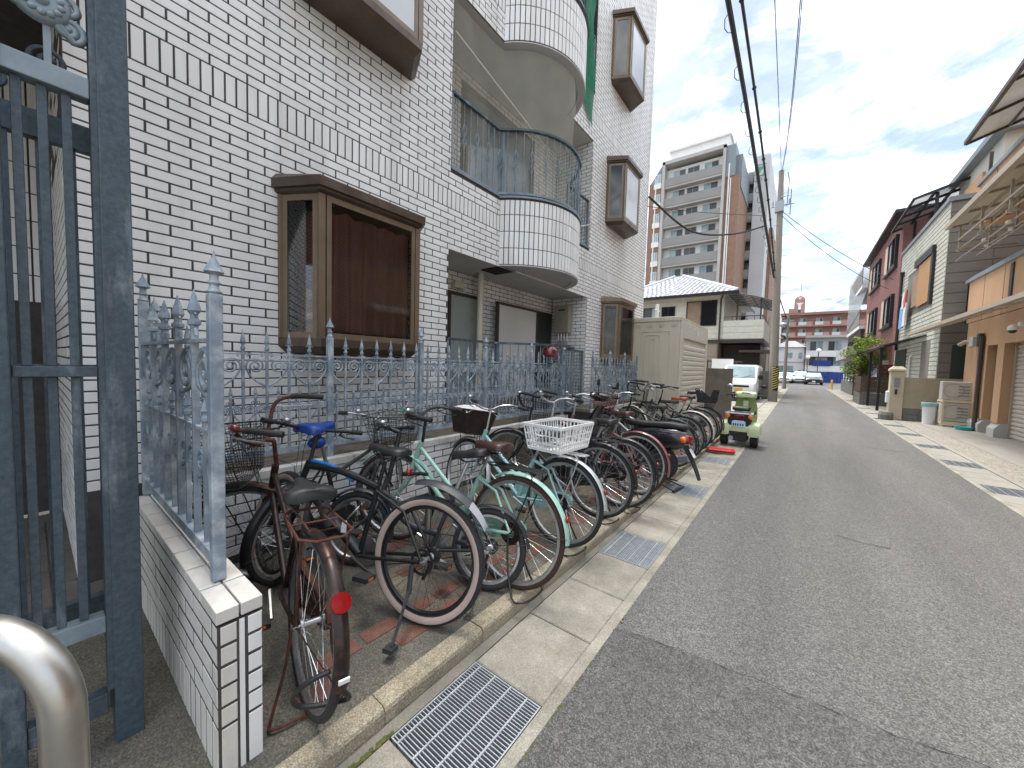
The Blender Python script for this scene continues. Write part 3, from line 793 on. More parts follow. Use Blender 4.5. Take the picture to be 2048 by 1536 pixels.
q = MB(); q.tube([(XW-.02,3.3,5.55),(XC+RR-.3,5.0,4.75)],.012,6); bpart(q,'drying_pole',M['pipe_cream'])
q = MB(); q.tube([(XW+.25,6.05,3.98),(XW+.10,6.95,4.33)],.016,6); bpart(q,'drain_pipe',M['alu'])
# doors and fittings of the ground-floor niche
def door(y0,y1,z1,m,frame,z0=.3):
    q = MB(); q.box(NB-.0,NB+.010,y0+.04,y1-.04,z0,z1-.04); o = bpart(q,'door',m)
    q = MB(); q.box(NB-.0,NB+.03,y0-.01,y0+.04,z0,z1-.04); q.box(NB-.0,NB+.03,y1-.04,y1+.01,z0,z1-.04); q.box(NB-.0,NB+.031,y0-.01,y1+.01,z1-.04,z1+.01); q.build('door_frame',frame,o)
    return o
door(4.0,4.72,2.6,M['green_door'],M['brown_trim'])
d = door(6.35,6.98,2.6,M['dark_door'],M['brown_trim'])
q = MB(); q.ball((NB+.02,6.44,1.95),.03); q.build('door_handle',M['alu'],d)
door(4.3,6.1,5.8,M['glass_blue'],M['bronze'],z0=3.9)
for yy, zt in ((4.27,2.93),(4.42,2.93)):
    q = MB(); q.tube([(NB+.28 if yy<4.3 else NB+.14,yy+.16,.6),(NB+.28 if yy<4.3 else NB+.14,yy+.16,zt)],.05 if yy<4.3 else .055,14); bpart(q,'drain_pipe',M['pipe_cream'],smooth=40)
q = MB(); q.box(-3.95,-3.55,4.26,4.62,2.915,2.928); bpart(q,'ceiling_hatch',M['pitdark'])
q = MB(); q.box(NB+.18,NB+.21,4.98,6.13,.9,2.52); pb = bpart(q,'partition_board',M['white_door'])
q = MB(); q.box(NB+.17,NB+.225,4.94,4.98,.9,2.56); q.box(NB+.17,NB+.225,6.13,6.17,.9,2.56); q.box(NB+.17,NB+.226,4.94,6.17,2.52,2.565); q.build('board_frame',M['brown_trim'],pb)
q = MB(); q.box(-4.2,-3.86,6.86,7.035,2.18,2.76); bo = bpart(q,'water_heater',M['boiler'],bevel=.01)
q = MB(); q.box(-4.1,-3.95,6.852,6.862,2.64,2.67); q.build('vent',M['black'],bo)
q = MB()
for k in range(4): q.tube([(-4.14+.07*k,6.95,2.18),(-4.14+.07*k,6.95,2.02),(-4.16+.07*k,7.0,1.85),(-4.16+.07*k,7.0,.9)],.011,6)
q.build('pipe',M['alu'],bo)
q = MB(); q.box(NB+.0,NB+.1,4.05,4.25,2.66,2.76); bpart(q,'vent_hood',M['pipe_cream'])
# ------------------------------------------------------------ low walls
def wall_tiles(root, O, U, Nn, u0, u1, rows, m='tile_dirty', L=.235, soldier_last=True, gm=None, bond=True):
    """rows: list of (z0,z1,kind); each tile is a child of root"""
    O = Vector(O); U = Vector(U); Nn = Vector(Nn); V = Vector((0,0,1))
    off = Vector(root.location)
    for r, (z0, z1, kind) in enumerate(rows):
        if kind == 's':
            n = max(1, round((u1-u0)/.073)); cuts = [u0+(u1-u0)*k/n for k in range(n+1)]
        else:
            cuts = [u0]; u = u0 + (L/2 if (r % 2 and bond) else L)
            while u < u1-.03: cuts.append(u); u += L
            cuts.append(u1)
        for a, c in zip(cuts, cuts[1:]):
            w, h = round(c-a-J,3), round(z1-z0-J,3)
            if w < .01: continue
            key = (w, h, m)
            if key not in tm: tm[key] = MB().add(tile_verts(w,h),TF).mesh('tile',M[m])
            o = obj('tile',tm[key],root)
            p = O+U*((a+c)/2)+V*((z0+z1)/2)+Nn*rt.uniform(-.001,.001)-off
            o.matrix_local = Matrix.Translation(p) @ Matrix((U,V,Nn)).transposed().to_4x4()
def top_tiles(root, x0, x1, y0, y1, z, along, step, m='tile_dirty', rows=2, th=.045):
    off = Vector(root.location)
    for r in range(rows):
        if along == 'x':
            a, c = y0+(y1-y0)*r/rows, y0+(y1-y0)*(r+1)/rows; u = x0
            while u < x1-.02:
                e = min(u+step, x1)
                q = MB(); q.box(u+J/2,e-J/2,a+.003,c-.003,z-th,z)
                o = q.build('coping_tile',M[m],root,bevel=.003); o.location = -off; u = e
        else:
            a, c = x0+(x1-x0)*r/rows, x0+(x1-x0)*(r+1)/rows; u = y0
            while u < y1-.02:
                e = min(u+step, y1)
                q = MB(); q.box(a+.003,c-.003,u+J/2,e-J/2,z-th,z)
                o = q.build('coping_tile',M[m],root,bevel=.003); o.location = -off; u = e
def shed_tile(x): return x
sw = thing('brick_wall','low white tiled wall end beside the gate carrying an iron fence','wall',(-1.47,.355,0))
q = MB(); q.box(-3.06,-1.4725,.3560,.482,0,.60); o = q.build('core',M['grout'],sw); o.location = -Vector(sw.location)
rows = [(0.02,.245,'s')]+[(.245+.0715*k,.245+.0715*(k+1),'b') for k in range(5)]
wall_tiles(sw,(-3.06,.355,0),(1,0,0),(0,-1,0),0,1.59,rows)
wall_tiles(sw,(-1.47,.36,0),(0,1,0),(1,0,0),0,.055,[(0.02,.245,'b')]+rows[1:],L=1,bond=False)
wall_tiles(sw,(-1.47,.438,0),(0,1,0),(1,0,0),0,.052,[(0.02,.245,'b')]+rows[1:],L=1,bond=False,m='tile')
q = MB(); q.box(-1.477,-1.4695,.417,.432,.02,.6); o = q.build('edge_strip',M['tile'],sw); o.location = -Vector(sw.location)
top_tiles(sw,-3.06,-1.466,.35,.4905,.655,'x',.20)
# long wall behind the bicycles
lw = thing('planter_wall','long low white tiled wall with weathered coping behind the bicycles','wall',(-3.02,.5,.066))
q = MB(); q.box(-3.5,-3.022,.49,5.45,0,.62); q.box(-3.5,-3.022,6.45,8.85,0,.62); o = q.build('core',M['grout'],lw); o.location = -Vector(lw.location)
rows = [(.62-.0715*(k+1),.62-.0715*k,'b') for k in range(7)]
wall_tiles(lw,(-3.02,.49,0),(0,1,0),(1,0,0),0,3.0,rows,m='tile')
M['coping'] = mat('coping',(0.26,0.22,0.17),0.85,var=0.25,scale=8,island=0.15,col2=(0.12,0.10,0.08),c2scale=6,stretch=(3,.6,1))
M['mossy_stone'] = mat('mossy_stone',(0.085,0.08,0.055),0.9,var=0.3,scale=9,bump=.6,bscale=60,col2=(0.15,0.14,0.10),c2scale=7)
q = MB(); q.box(-3.03,-3.015,3.49,5.45,.066,.62); q.box(-3.03,-3.015,6.45,8.85,.066,.62); o = q.build('stone_face',M['mossy_stone'],lw); o.location = -Vector(lw.location)
for y0, y1 in ((.495,5.45),(6.45,8.85)):
    u = y0
    while u < y1-.02:
        e = min(u+.24,y1)
        for x0,x1 in ((-3.50,-3.10),(-3.095,-3.005)):
            qq = MB(); qq.box(x0,x1,u+.004,e-.004,.62,.675 if x0<-3.2 else .68); o = qq.build('coping_tile',M['coping'] if x0<-3.2 else M['tile_dirty'],lw,bevel=.003); o.location = -Vector(lw.location)
        u = e

# ------------------------------------------------------------ wrought iron fence pieces (local: x along the fence, z up)
def spiral(q, cx, cz, r0, turns, start, sgn, tail, w=.005, y=0, n=34):
    pts = []
    for i in range(n+1):
        t = i/n; r = r0*(.16+.84*t); a = start + sgn*turns*2*math.pi*t
        pts.append((cx+r*math.cos(a),y,cz+r*math.sin(a)))
    pts += [(x,y,z) for x,z in tail]
    q.tube(pts,w,5)
def picket_mesh(z0, z1, w=.008, spear=.13, curls=True, name='picket', m='iron'):
    q = MB(); zt = z1-spear
    q.box(-w,w,-w,w,z0,zt)
    # collar and spear head
    prof = [(w*.9,zt-.02),(w*2.0,zt-.012),(w*2.0,zt+.002),(w*1.2,zt+.012),(w*1.2,zt+spear*.22),(w*2.1,zt+spear*.34),(w*1.7,zt+spear*.5),(w*1.0,zt+spear*.72),(w*.15,zt+spear)]
    q.lathe(prof,6)
    if curls:
        for s in (-1,1):
            q.tube([(s*w*.8,0,zt-.055),(s*w*2.4,0,zt-.03),(s*w*4.0,0,zt-.035),(s*w*4.3,0,zt-.055),(s*w*3.0,0,zt-.06)],w*.5,4)
            q.tube([(s*w*1.0,0,zt+spear*.18),(s*w*2.6,0,zt+spear*.26),(s*w*3.2,0,zt+spear*.2)],w*.3,4)
    return q.mesh(name,M[m])
def scroll_mesh(gap, ztop, zbot, sgn, w=.0055, m='iron'):
    """spiral under a rail; its tail sweeps down to the picket on the sgn side"""
    q = MB(); r = gap*.41; cz = ztop-r
    n = 46; pts = []
    a_end = 0.0 - .55          # outermost point, on the sgn side slightly below the centre
    for i in range(n+1):
        t = i/n; rr_ = r*(.12+.88*t)
        a = a_end + (1-t)*2*math.pi*2.1
        pts.append((sgn*rr_*math.cos(a),0,cz+rr_*math.sin(a)))
    # the spiral ends low on the sgn side's opposite: sweep under and towards the picket foot
    x0, _, z0 = pts[-1]
    ex = -sgn*(gap/2-w*2.2)
    for t in (.2,.4,.6,.8,1.0):
        k = t
        bx = (1-t)**2*x0+2*(1-t)*t*(x0*.55)+t*t*ex
        bz = (1-t)**2*z0+2*(1-t)*t*(z0-.62*(z0-zbot))+t*t*zbot
        pts.append((bx,0,bz))
    pts += [(ex+sgn*.002,0,zbot-.016),(ex+sgn*.014,0,zbot-.018),(ex+sgn*.016,0,zbot-.006)]
    q.tube(pts,w,5)
    return q.mesh('scroll',M[m])
def finial(q, x, y, z, s=1.0):
    q.lathe([(.018*s,z),(.024*s,z+.008*s),(.016*s,z+.018*s),(.013*s,z+.03*s),(.021*s,z+.038*s),(.013*s,z+.048*s),(.013*s,z+.065*s),(.030*s,z+.075*s),(.026*s,z+.085*s),(.006*s,z+.125*s),(.0008,z+.15*s)],8,(x,y,0))
def fence_run(root, L, gap, zb, zmid, zlow, ztop, zspear, pw, rails, m='iron', posts=()):
    """pieces in root's local frame, along +x from 0 to L"""
    tall = picket_mesh(zb,zspear,pw,spear=.13,m=m)
    short = picket_mesh(zb,zmid+.085,pw*.72,spear=.08,curls=True,m=m)
    sc = {s: scroll_mesh(gap,ztop-.012,ztop-.215,s,pw*.88,m) for s in (-1,1)}
    sm = {s: scroll_mesh(gap*.5,zlow,zlow-.12,s,pw*.62,m) for s in (-1,1)}
    n = max(1,round(L/gap)); st = L/n
    for (z,h,w) in rails:
        q = MB(); q.box(0,L,-w/2,w/2,z-h/2,z+h/2); q.build('rail',M[m],root)
    for k in range(n+1):
        x = st*k
        if 0 < k < n and not any(abs(x-p) < .04 for p in posts):
            o = obj('picket',tall,root); o.location = (x,0,0); o.rotation_euler.z = rt.uniform(-.1,.1)
        if k < n:
            o = obj('short_picket',short,root); o.location = (x+st/2,0,0)
            o = obj('scroll',sc[1 if k%2==0 else -1],root); o.location = (x+st/2,-.002,0)
            for i,s in ((.25,1),(.75,-1)):
                o = obj('small_scroll',sm[s],root); o.location = (x+st*i,-.002,0)
def post(root, x, z0, z1, w=.045, m='iron', s=1.0):
    q = MB(); q.box(x-w/2,x+w/2,-w/2,w/2,z0,z1); p = q.build('post',M[m],root,bevel=.004)
    q = MB(); finial(q,x,0,z1,s*w/.04); q.build('finial',M[m],p,smooth=50)
# long fence, two runs along Y
FX = -3.10
def long_fence(y0,y1,posts,label):
    t = thing('iron_fence',label,'fence',(FX,y0,.66),rz=math.pi/2)
    z = -.66
    fence_run(t,y1-y0,.148,z+.80,z+1.205,z+1.15,z+1.505,z+1.69,.0082,[(z+1.515,.012,.022),(z+1.475,.010,.018),(z+1.205,.010,.014),(z+.79,.045,.03)],posts=[p-y0 for p in posts])
    for p in posts: post(t,p-y0,z+.67,z+1.675,.045)
    return t
long_fence(.47,5.40,[.47,1.53,2.47,3.47,4.47,5.40],'pale blue wrought iron fence with scrolls and spears under the large bay window')
long_fence(6.50,8.90,[6.50,7.30,8.10,8.90],'pale blue wrought iron fence run beside the beige storage shed')
# side fence along X
t = thing('iron_fence','short blue-grey iron fence standing on the low tiled wall beside the gate','fence',(-1.69,.415,.655),rz=math.pi)
z = -.655
fence_run(t,1.36,.25,z+.76,z+1.25,z+1.12,z+1.55,z+1.765,.012,[(z+1.555,.014,.034),(z+1.21,.012,.022),(z+.74,.045,.035)],m='iron')
post(t,0,z+.66,z+1.72,.042); post(t,1.36,z+.66,z+1.80,.045)

# ------------------------------------------------------------ gate
XG = -1.94
gt = thing('iron_gate','tall dark blue iron gate with flower scroll panel at the left edge','gate',(XG,.20,0))
go = -Vector(gt.location)
def gpart(mb,name,m,parent=None,**k):
    o = mb.build(name,M[m],parent or gt,**k)
    if parent is None: o.location = go
    return o
q = MB(); q.box(XG-.045,XG+.035,.160,.236,.0,3.6); gpart(q,'post','iron_dark',bevel=.004)
q = MB(); q.box(XG-.03,XG+.03,.145,.160,.28,3.5); gpart(q,'stop_strip','iron_dark')
q = MB(); q.box(XG-.04,XG+.04,-.085,-.035,.0,3.6); gpart(q,'post','iron_dark',bevel=.004)
for z0,z1,m in ((2.335,2.40,'iron_pale'),(1.415,1.45,'iron_dark'),(.50,.56,'iron_pale'),(.20,.27,'iron_dark')):
    q = MB(); q.box(XG-.028,XG+.028,-.034,.1445,z0,z1); gpart(q,'rail',m,bevel=.003)
for y in (-.005,.045,.095):
    q = MB(); q.box(XG-.010,XG+.010,y-.011,y+.011,.561,1.4145); q.box(XG-.010,XG+.010,y-.011,y+.011,1.4505,2.334); gpart(q,'bar','iron_dark',bevel=.002)
q = MB(); q.box(XG-.008,XG+.008,.052,.068,2.401,2.52); gpart(q,'stem','iron_pale')
# medallion flower and curls
q = MB(Matrix.Translation((XG+.012,.050,2.585)) @ Matrix.Rotation(math.pi/2,4,'Y'))
q.lathe([(.0,.022),(.012,.020),(.018,.012),(.03,.016),(.055,.012),(.062,.004),(.066,-.006),(.0,-.008)],26)
for k in range(13):
    a = 2*math.pi*k/13
    q.ball((.040*math.cos(a),.040*math.sin(a),.013),.011,7,5,(1,1,.6))
gpart(q,'medallion','iron_pale',smooth=60)
def curl(cy,cz,r,start,sgn,tail):
    q = MB(); n = 40; pts = []; rs = []
    for i in range(n+1):
        t = i/n; rr_ = r*(.18+.82*t); a = start+sgn*3.3*math.pi*t
        pts.append((XG+.008,cy+rr_*math.cos(a),cz+rr_*math.sin(a))); rs.append(.010 if t>.1 else .006)
    for p in tail: pts.append((XG+.008,*p)); rs.append(.011)
    q.tube(pts,rs,7); q.ball((XG+.01,cy,cz),r*.26,8,6)
    gpart(q,'scroll','iron_pale',smooth=60)
curl(.105,2.535,.036,math.pi*.9,-1,[(.075,2.55),(.055,2.575)])
curl(.100,2.60,.036,-.2,1,[(.07,2.64),(.05,2.62)])
curl(-.012,2.60,.040,math.pi,-1,[(.0,2.55),(.03,2.548)])
curl(.10,2.70,.034,0,1,[(.075,2.66),(.06,2.64)])
# rear leaf of the gate
XR = XG-.22
g2 = thing('iron_gate','rear leaf of the blue iron gate seen through the front bars','gate',(XR,.20,0))
go = -Vector(g2.location)
def gp2(mb,name,m):
    o = mb.build(name,M[m],g2); o.location = go; return o
q = MB(); q.box(XR-.03,XR+.03,.165,.245,0,3.6); gp2(q,'post','iron_dark')
for z0,z1 in ((2.24,2.33),(1.42,1.45),(.46,.54)):
    q = MB(); q.box(XR-.02,XR+.02,-.6,.164,z0,z1); gp2(q,'rail','iron_dark')
for k in range(9):
    y = .115-.075*k
    q = MB(); q.box(XR-.009,XR+.009,y-.009,y+.009,.541,2.239); gp2(q,'bar','iron_dark')
for k in range(4):
    q = MB(); n = 30
    q.tube([(XR,.07-.13*k+.045*(.2+.8*i/n)*math.cos(i*.32),2.46+.06*(-1)**k+.045*(.2+.8*i/n)*math.sin(i*.32)) for i in range(n+1)],.008,6); gp2(q,'scroll','iron_dark')
# stainless handrail near the camera
q = MB()
pts = [(-.606,.013,.0),(-.606,.013,1.10)]
for k in range(1,11):
    a = k*math.pi/20; e = .085*(1-math.cos(a))
    pts.append((-.606-.83*e,.013-.55*e,1.108+.085*math.sin(a)))
pts += [(-.606-.83*.2,.013-.55*.2,1.193),(-.606-.83*.8,.013-.55*.8,1.193)]
q.tube(pts,.0178,20)
o = q.build('handrail',M['steel'],smooth=60)
tag(o,'brushed stainless steel pipe handrail bending down at the lower left corner','handrail')
# ------------------------------------------------------------ bicycles (local: x forward, y left, z up, origin at rear tyre contact)
def Vm(p): return Vector(p)
def curve(pts, n=6):
    """Catmull-Rom through points"""
    P = [Vector(p) for p in pts]; out = []
    for i in range(len(P)-1):
        p0 = P[max(i-1,0)]; p1 = P[i]; p2 = P[i+1]; p3 = P[min(i+2,len(P)-1)]
        for k in range(n):
            t = k/n
            out.append(.5*((2*p1)+(-p0+p2)*t+(2*p0-5*p1+4*p2-p3)*t*t+(-p0+3*p1-3*p2+p3)*t**3))
    out.append(P[-1]); return out
def wheel(root, c, R, Mx, tyre='rubber', wall=None, rim='alu', tw=.018, spokes=32, spoke='chrome', fat=False, hubc='alu', name='wheel', dish=None):
    def mk(): return MB(Mx)
    n = 44
    # tyre as lathe about y
    prof = []
    rt_ = R - tw
    for k in range(13):
        a = 2*math.pi*k/12
        prof.append((rt_+tw*math.cos(a), tw*math.sin(a)*.95))
    q = mk(); q.lathe(prof,n,c,'y'); w = q.build(name,M[tyre],root,smooth=60)
    if wall:
        for s in (-1,1):
            q = mk(); q.lathe([(rt_+tw*.32,s*tw*.97),(rt_+tw*.1,s*tw*1.01),(rt_-tw*.35,s*tw*.95),(rt_-tw*.8,s*tw*.70)],n,c,'y'); q.build('sidewall',M[wall],w,smooth=60)
    q = mk(); ri = R-2*tw
    q.lathe([(ri+.006,-.012),(ri-.010,-.012),(ri-.018,0),(ri-.010,.012),(ri+.006,.012)],n,c,'y'); q.build('rim',M[rim],w,smooth=40)
    q = mk(); q.lathe([(.0,-.045),(.022,-.045),(.022,-.036),(.012,-.03),(.012,.03),(.022,.036),(.022,.045),(.0,.045)],12,c,'y'); q.tube([(c[0],c[1]-.07,c[2]),(c[0],c[1]+.07,c[2])],.006,6); q.build('hub',M[hubc],w,smooth=40)
    q = mk()
    for k in range(spokes):
        s = 1 if k%2 else -1
        a = 2*math.pi*k/spokes; b_ = a + (1 if (k//2)%2 else -1)*.95
        q.tube([(c[0]+.02*math.cos(b_),s*.036,c[2]+.02*math.sin(b_)),(c[0]+(ri-.014)*math.cos(a),0,c[2]+(ri-.014)*math.sin(a))],.0012,3)
    q.build('spokes',M[spoke],w)
    if dish:
        q = mk(); q.lathe([(.03,.055),(.07,.056),(.07,.05),(.03,.049)],16,c,'y'); q.build('brake_drum',M[dish],w)
    return w
def fender(root, c, R, Mx, a0, a1, m, w=.026, name='fender'):
    q = MB(Mx); n = 26; rings = []
    for i in range(n+1):
        a = a0+(a1-a0)*i/n
        ring = []
        for k in range(7):
            t = -1+2*k/6
            rr_ = R+.012+(.014*(1-t*t))
            ring.append((c[0]+rr_*math.cos(a), c[1]+w*t, c[2]+rr_*math.sin(a)))
        for k in range(7):
            t = 1-2*k/6
            rr_ = R+.010+(.014*(1-t*t))
            ring.append((c[0]+rr_*math.cos(a), c[1]+w*t*.95, c[2]+rr_*math.sin(a)))
        rings.append(ring)
    q.loft(rings); return q.build(name,M[m],root,smooth=50)
def saddle(root, x, z, m, L=.26, W=.095, tilt=0.0, thick=.06, wide=1.0):
    Mx = Matrix.Translation((x,0,z)) @ Matrix.Rotation(tilt,4,'Y')
    q = MB(Mx); st = [(-.13,.060,.0),(-.115,.092,.004),(-.07,.096,.004),(-.02,.070,-.002),(.04,.036,-.006),(.10,.026,-.004),(.135,.020,-.010),(.145,.008,-.018)]
    rings = []
    for (sx,hw,dz) in st:
        hw *= wide*W/.095; sx *= L/.26
        rings.append([(sx,-hw,dz-thick*.75),(sx,-hw*1.02,dz-thick*.35),(sx,-hw*.85,dz-.006),(sx,-hw*.4,dz+.006),(sx,0,dz+.004),(sx,hw*.4,dz+.006),(sx,hw*.85,dz-.006),(sx,hw*1.02,dz-thick*.35),(sx,hw,dz-thick*.75),(sx,0,dz-thick*.6)])
    q.loft(rings); s = q.build('saddle',M[m],root,smooth=70)
    q = MB(Mx)
    for sy in (-1,1): q.tube([(-.09,sy*.04,-.045),(-.05,sy*.022,-.075),(.05,sy*.02,-.075),(.11,sy*.008,-.04)],.004,5)
    if thick > .055:
        for sy in (-1,1): q.tube([(-.07+.012*math.cos(k*.9),sy*.05+.012*math.sin(k*.9),-.05-.0045*k) for k in range(14)],.0025,4)
    q.build('saddle_rail',M['black'],s)
    return s
def wire_basket(root, c, Mx, w0=.13, w1=.18, l0=.11, l1=.15, h=.24, m='black', step=.028, wr=.0018, solid=None):
    """c bottom centre, x forward"""
    q = MB(Mx)
    def corner(t):
        w = w0+(w1-w0)*t; l = l0+(l1-l0)*t
        return w, l
    def ring(t, r):
        w, l = corner(t); z = c[2]+h*t
        pts = []
        for sx, sy in ((1,1),(-1,1),(-1,-1),(1,-1)):
            for k in range(4):
                a = {(1,1):0,(-1,1):math.pi/2,(-1,-1):math.pi,(1,-1):1.5*math.pi}[(sx,sy)] + k*math.pi/6
                pts.append((c[0]+sx*(l-.03)+.03*math.cos(a),c[1]+sy*(w-.03)+.03*math.sin(a),z))
        q.tube(pts,r,4,closed=True)
        return pts
    nr = max(3,int(h/step))
    for i in range(nr+1): ring(i/nr, wr if 0<i<nr else wr*2.2)
    for sgn in (-1,1):
        for k in range(int(2*w0/step)+1):
            f = -1+2*k/max(1,int(2*w0/step))
            q.tube([(c[0]+sgn*l0,c[1]+f*w0*.9,c[2]),(c[0]+sgn*l1,c[1]+f*w1*.9,c[2]+h)],wr,3)
        for k in range(int(2*l0/step)+1):
            f = -1+2*k/max(1,int(2*l0/step))
            q.tube([(c[0]+f*l0*.9,c[1]+sgn*w0,c[2]),(c[0]+f*l1*.9,c[1]+sgn*w1,c[2]+h)],wr,3)
    for k in range(int(2*w0/step)+1):
        f = -1+2*k/max(1,int(2*w0/step)); q.tube([(c[0]-l0,c[1]+f*w0*.9,c[2]),(c[0]+l0,c[1]+f*w0*.9,c[2])],wr,3)
    o = q.build('basket',M[m],root)
    if solid:
        q = MB(Mx); rings = []
        for t,sh in ((0,.0),(1,.0)):
            w,l = corner(t); w -= .004; l -= .004; z = c[2]+h*t+.001
            rings.append([(c[0]-l,c[1]-w,z),(c[0]+l,c[1]-w,z),(c[0]+l,c[1]+w,z),(c[0]-l,c[1]+w,z)])
        q.loft(rings,caps=False); q.add(rings[0],[(0,1,2,3)]); q.build('basket_wall',M[solid],o)
    return o
def bicycle(label, loc, heading, lean=0.0, steer=0.0, R=.345, WB=1.10, kind='city', frame='black', fend='black', tyre='rubber', wall=None, rim='alu', seat='vinyl', seat_h=.90,
            bars='city', bar_m='black', grip='black_matte', basket=None, rack=None, stand='double', refl=True, tw=.018, crank=True, rfend_end=None, ffend=True, seat_tilt=0.0, chain='black', fr_r=.016,
            bar_h=1.05, seat_w=1.0, grouped=True, guard=True, extra=None, head=None, spoke='chrome', forkm=None, name='bicycle'):
    # heading: direction (rad) of local +x in the world
    t = thing(name,label,'bicycle',loc,group='bicycles parked in a row in front of the tiled building',rot=None)
    t.rotation_mode = 'XYZ'
    t.rotation_euler = (Euler((0,0,heading)).to_matrix() @ Euler((lean,0,0)).to_matrix()).to_euler()
    I = None
    ra = (0,0,R)
    bb = (WB*.405,0,R-.055)
    hx = WB-.16
    head_t = Vector((hx-.055,0,R+.44)) if kind != 'fold' else Vector((hx-.02,0,R+.34))
    head_b = Vector((hx,0,R+.28)) if kind != 'fold' else Vector((hx+.01,0,R+.22))
    if kind == 'mtb':
        head_t = Vector((hx-.035,0,R+.42)); head_b = Vector((hx+.01,0,R+.29))
    seat_top = Vector((bb[0]-(.20*(seat_h/.9) if kind!='mtb' else .11),0,seat_h-.09)); st_lug = Vector(bb).lerp(seat_top,.70 if kind!='mtb' else .72)
    # frame
    q = MB()
    q.tube([bb,st_lug],fr_r*.95,10)
    q.tube([head_b+(head_b-head_t)*.25,head_t+(head_t-head_b)*.12],fr_r*1.25,12)
    if kind in ('city','loop'):
        q.tube(curve([head_b.lerp(head_t,.05),head_b+Vector((-.14,0,-.12)),Vector(bb)+Vector((.08,0,.06)),bb],6) if kind=='loop' else [head_b.lerp(head_t,.1),bb],fr_r,10)
        mid = Vector(bb).lerp(st_lug,.52)
        q.tube(curve([head_t.lerp(head_b,.15),head_t.lerp(mid,.55)+Vector((-.01,0,-.07)),mid+Vector((.11,0,-.015)),mid],7),fr_r*.9,10)
    elif kind == 'straight':
        q.tube([head_b.lerp(head_t,.1),bb],fr_r,10); q.tube([head_t.lerp(head_b,.2),Vector(bb).lerp(st_lug,.72)],fr_r*.9,10)
    elif kind == 'mtb':
        q.tube([head_b.lerp(head_t,.15),bb],fr_r*1.75,12); q.tube(curve([head_t.lerp(head_b,.1),head_t.lerp(st_lug,.5)+Vector((0,0,.02)),st_lug],5),fr_r*1.3,12)
    elif kind == 'fold':
        q.tube(curve([head_b.lerp(head_t,.4),Vector((WB*.6,0,R+.08)),Vector(bb).lerp(st_lug,.25)],6),fr_r*1.5,12)
    for s in (-1,1):
        q.tube([(bb[0]-.02,s*.03,bb[2]),(bb[0]-.12,s*.045,bb[2]+.012),(0,s*.058,R)],fr_r*.62,8)
        q.tube([st_lug+Vector((0,s*.012,-.02)),Vector((0.12,s*.04,R+.22)).lerp(st_lug,.15),(0,s*.058,R)],fr_r*.52,8)
    q.build('frame',M[frame],t,smooth=50)
    q = MB(); q.tube([st_lug-(st_lug-Vector(bb))*.05,seat_top],.0125,10); q.build('seat_post',M['alu' if kind!='mtb' else 'black'],t,smooth=50)
    saddle(t,seat_top.x-.02,seat_h,seat,tilt=seat_tilt,wide=seat_w,thick=.065 if kind!='mtb' else .045,W=.095 if kind!='mtb' else .072)
    wheel(t,ra,R,I,tyre,wall,rim,tw,name='rear_wheel',spoke=spoke,dish='brown_metal' if kind=='city' else None)
    # steering group matrix
    ax = (head_t-head_b).normalized()
    SM = Matrix.Translation(head_b) @ Matrix.Rotation(steer,4,ax) @ Matrix.Translation(-head_b)
    fa = Vector((WB,0,R))
    q = MB(SM)
    cr = head_b-ax*.03
    fk = forkm or frame
    if kind == 'mtb':
        for s in (-1,1): q.tube([cr+Vector((0,s*.055,0)),cr.lerp(fa,.45)+Vector((0,s*.06,0)),fa+Vector((0,s*.06,0))],[.017,.020,.018],10)
        q.box(cr.x-.02,cr.x+.02,-.075,.075,cr.z-.015,cr.z+.02)
    else:
        for s in (-1,1): q.tube(curve([cr+Vector((0,s*.02,0)),cr+Vector((.005,s*.046,-.05)),cr.lerp(fa,.7)+Vector((-.022,s*.05,0)),fa+Vector((0,s*.052,0))],5),.0105,8)
    q.build('fork',M[fk],t,smooth=50)
    wheel(t,tuple(fa),R,SM,tyre,wall,rim,tw,name='front_wheel',spoke=spoke)
    if ffend: fender(t,tuple(fa),R,SM,rad(35),rad(195),fend,name='front_fender')
    # bars
    st = Vector((head_t.x-.01,0,head_t.z)) ; top = Vector((head_t.x-.05+(.02 if kind!='fold' else .0),0,bar_h-.06))
    q = MB(SM); q.tube([st,st.lerp(top,.6),top],.012 if kind!='fold' else .017,10)
    if bars == 'flat':
        q.tube([top,top+Vector((.07,0,.02))],.016,10); bc = top+Vector((.07,0,.02))
        bp = lambda s: [bc,bc+Vector((0,s*.1,.005)),bc+Vector((-.02,s*.22,.015)),bc+Vector((-.05,s*.33,.02))]
    elif bars == 'up':
        q.tube([top,top+Vector((.04,0,.01))],.013,10); bc = top+Vector((.04,0,.01))
        bp = lambda s: [bc,bc+Vector((.02,s*.06,.0)),bc+Vector((.03,s*.15,.07)),bc+Vector((.01,s*.22,.15)),bc+Vector((-.08,s*.265,.165)),bc+Vector((-.24,s*.285,.14))]
    else:
        q.tube([top,top+Vector((.03,0,.01))],.013,10); bc = top+Vector((.03,0,.01))
        bp = lambda s: [bc,bc+Vector((.03,s*.07,.01)),bc+Vector((.04,s*.17,.05)),bc+Vector((-.02,s*.25,.07)),bc+Vector((-.12,s*.285,.06)),bc+Vector((-.22,s*.30,.05))]
    paths = {s: curve(bp(s),6) for s in (-1,1)}
    q.tube(paths[-1][::-1]+paths[1][1:],.0112,8)
    hb = q.build('handlebar',M[bar_m],t,smooth=50)
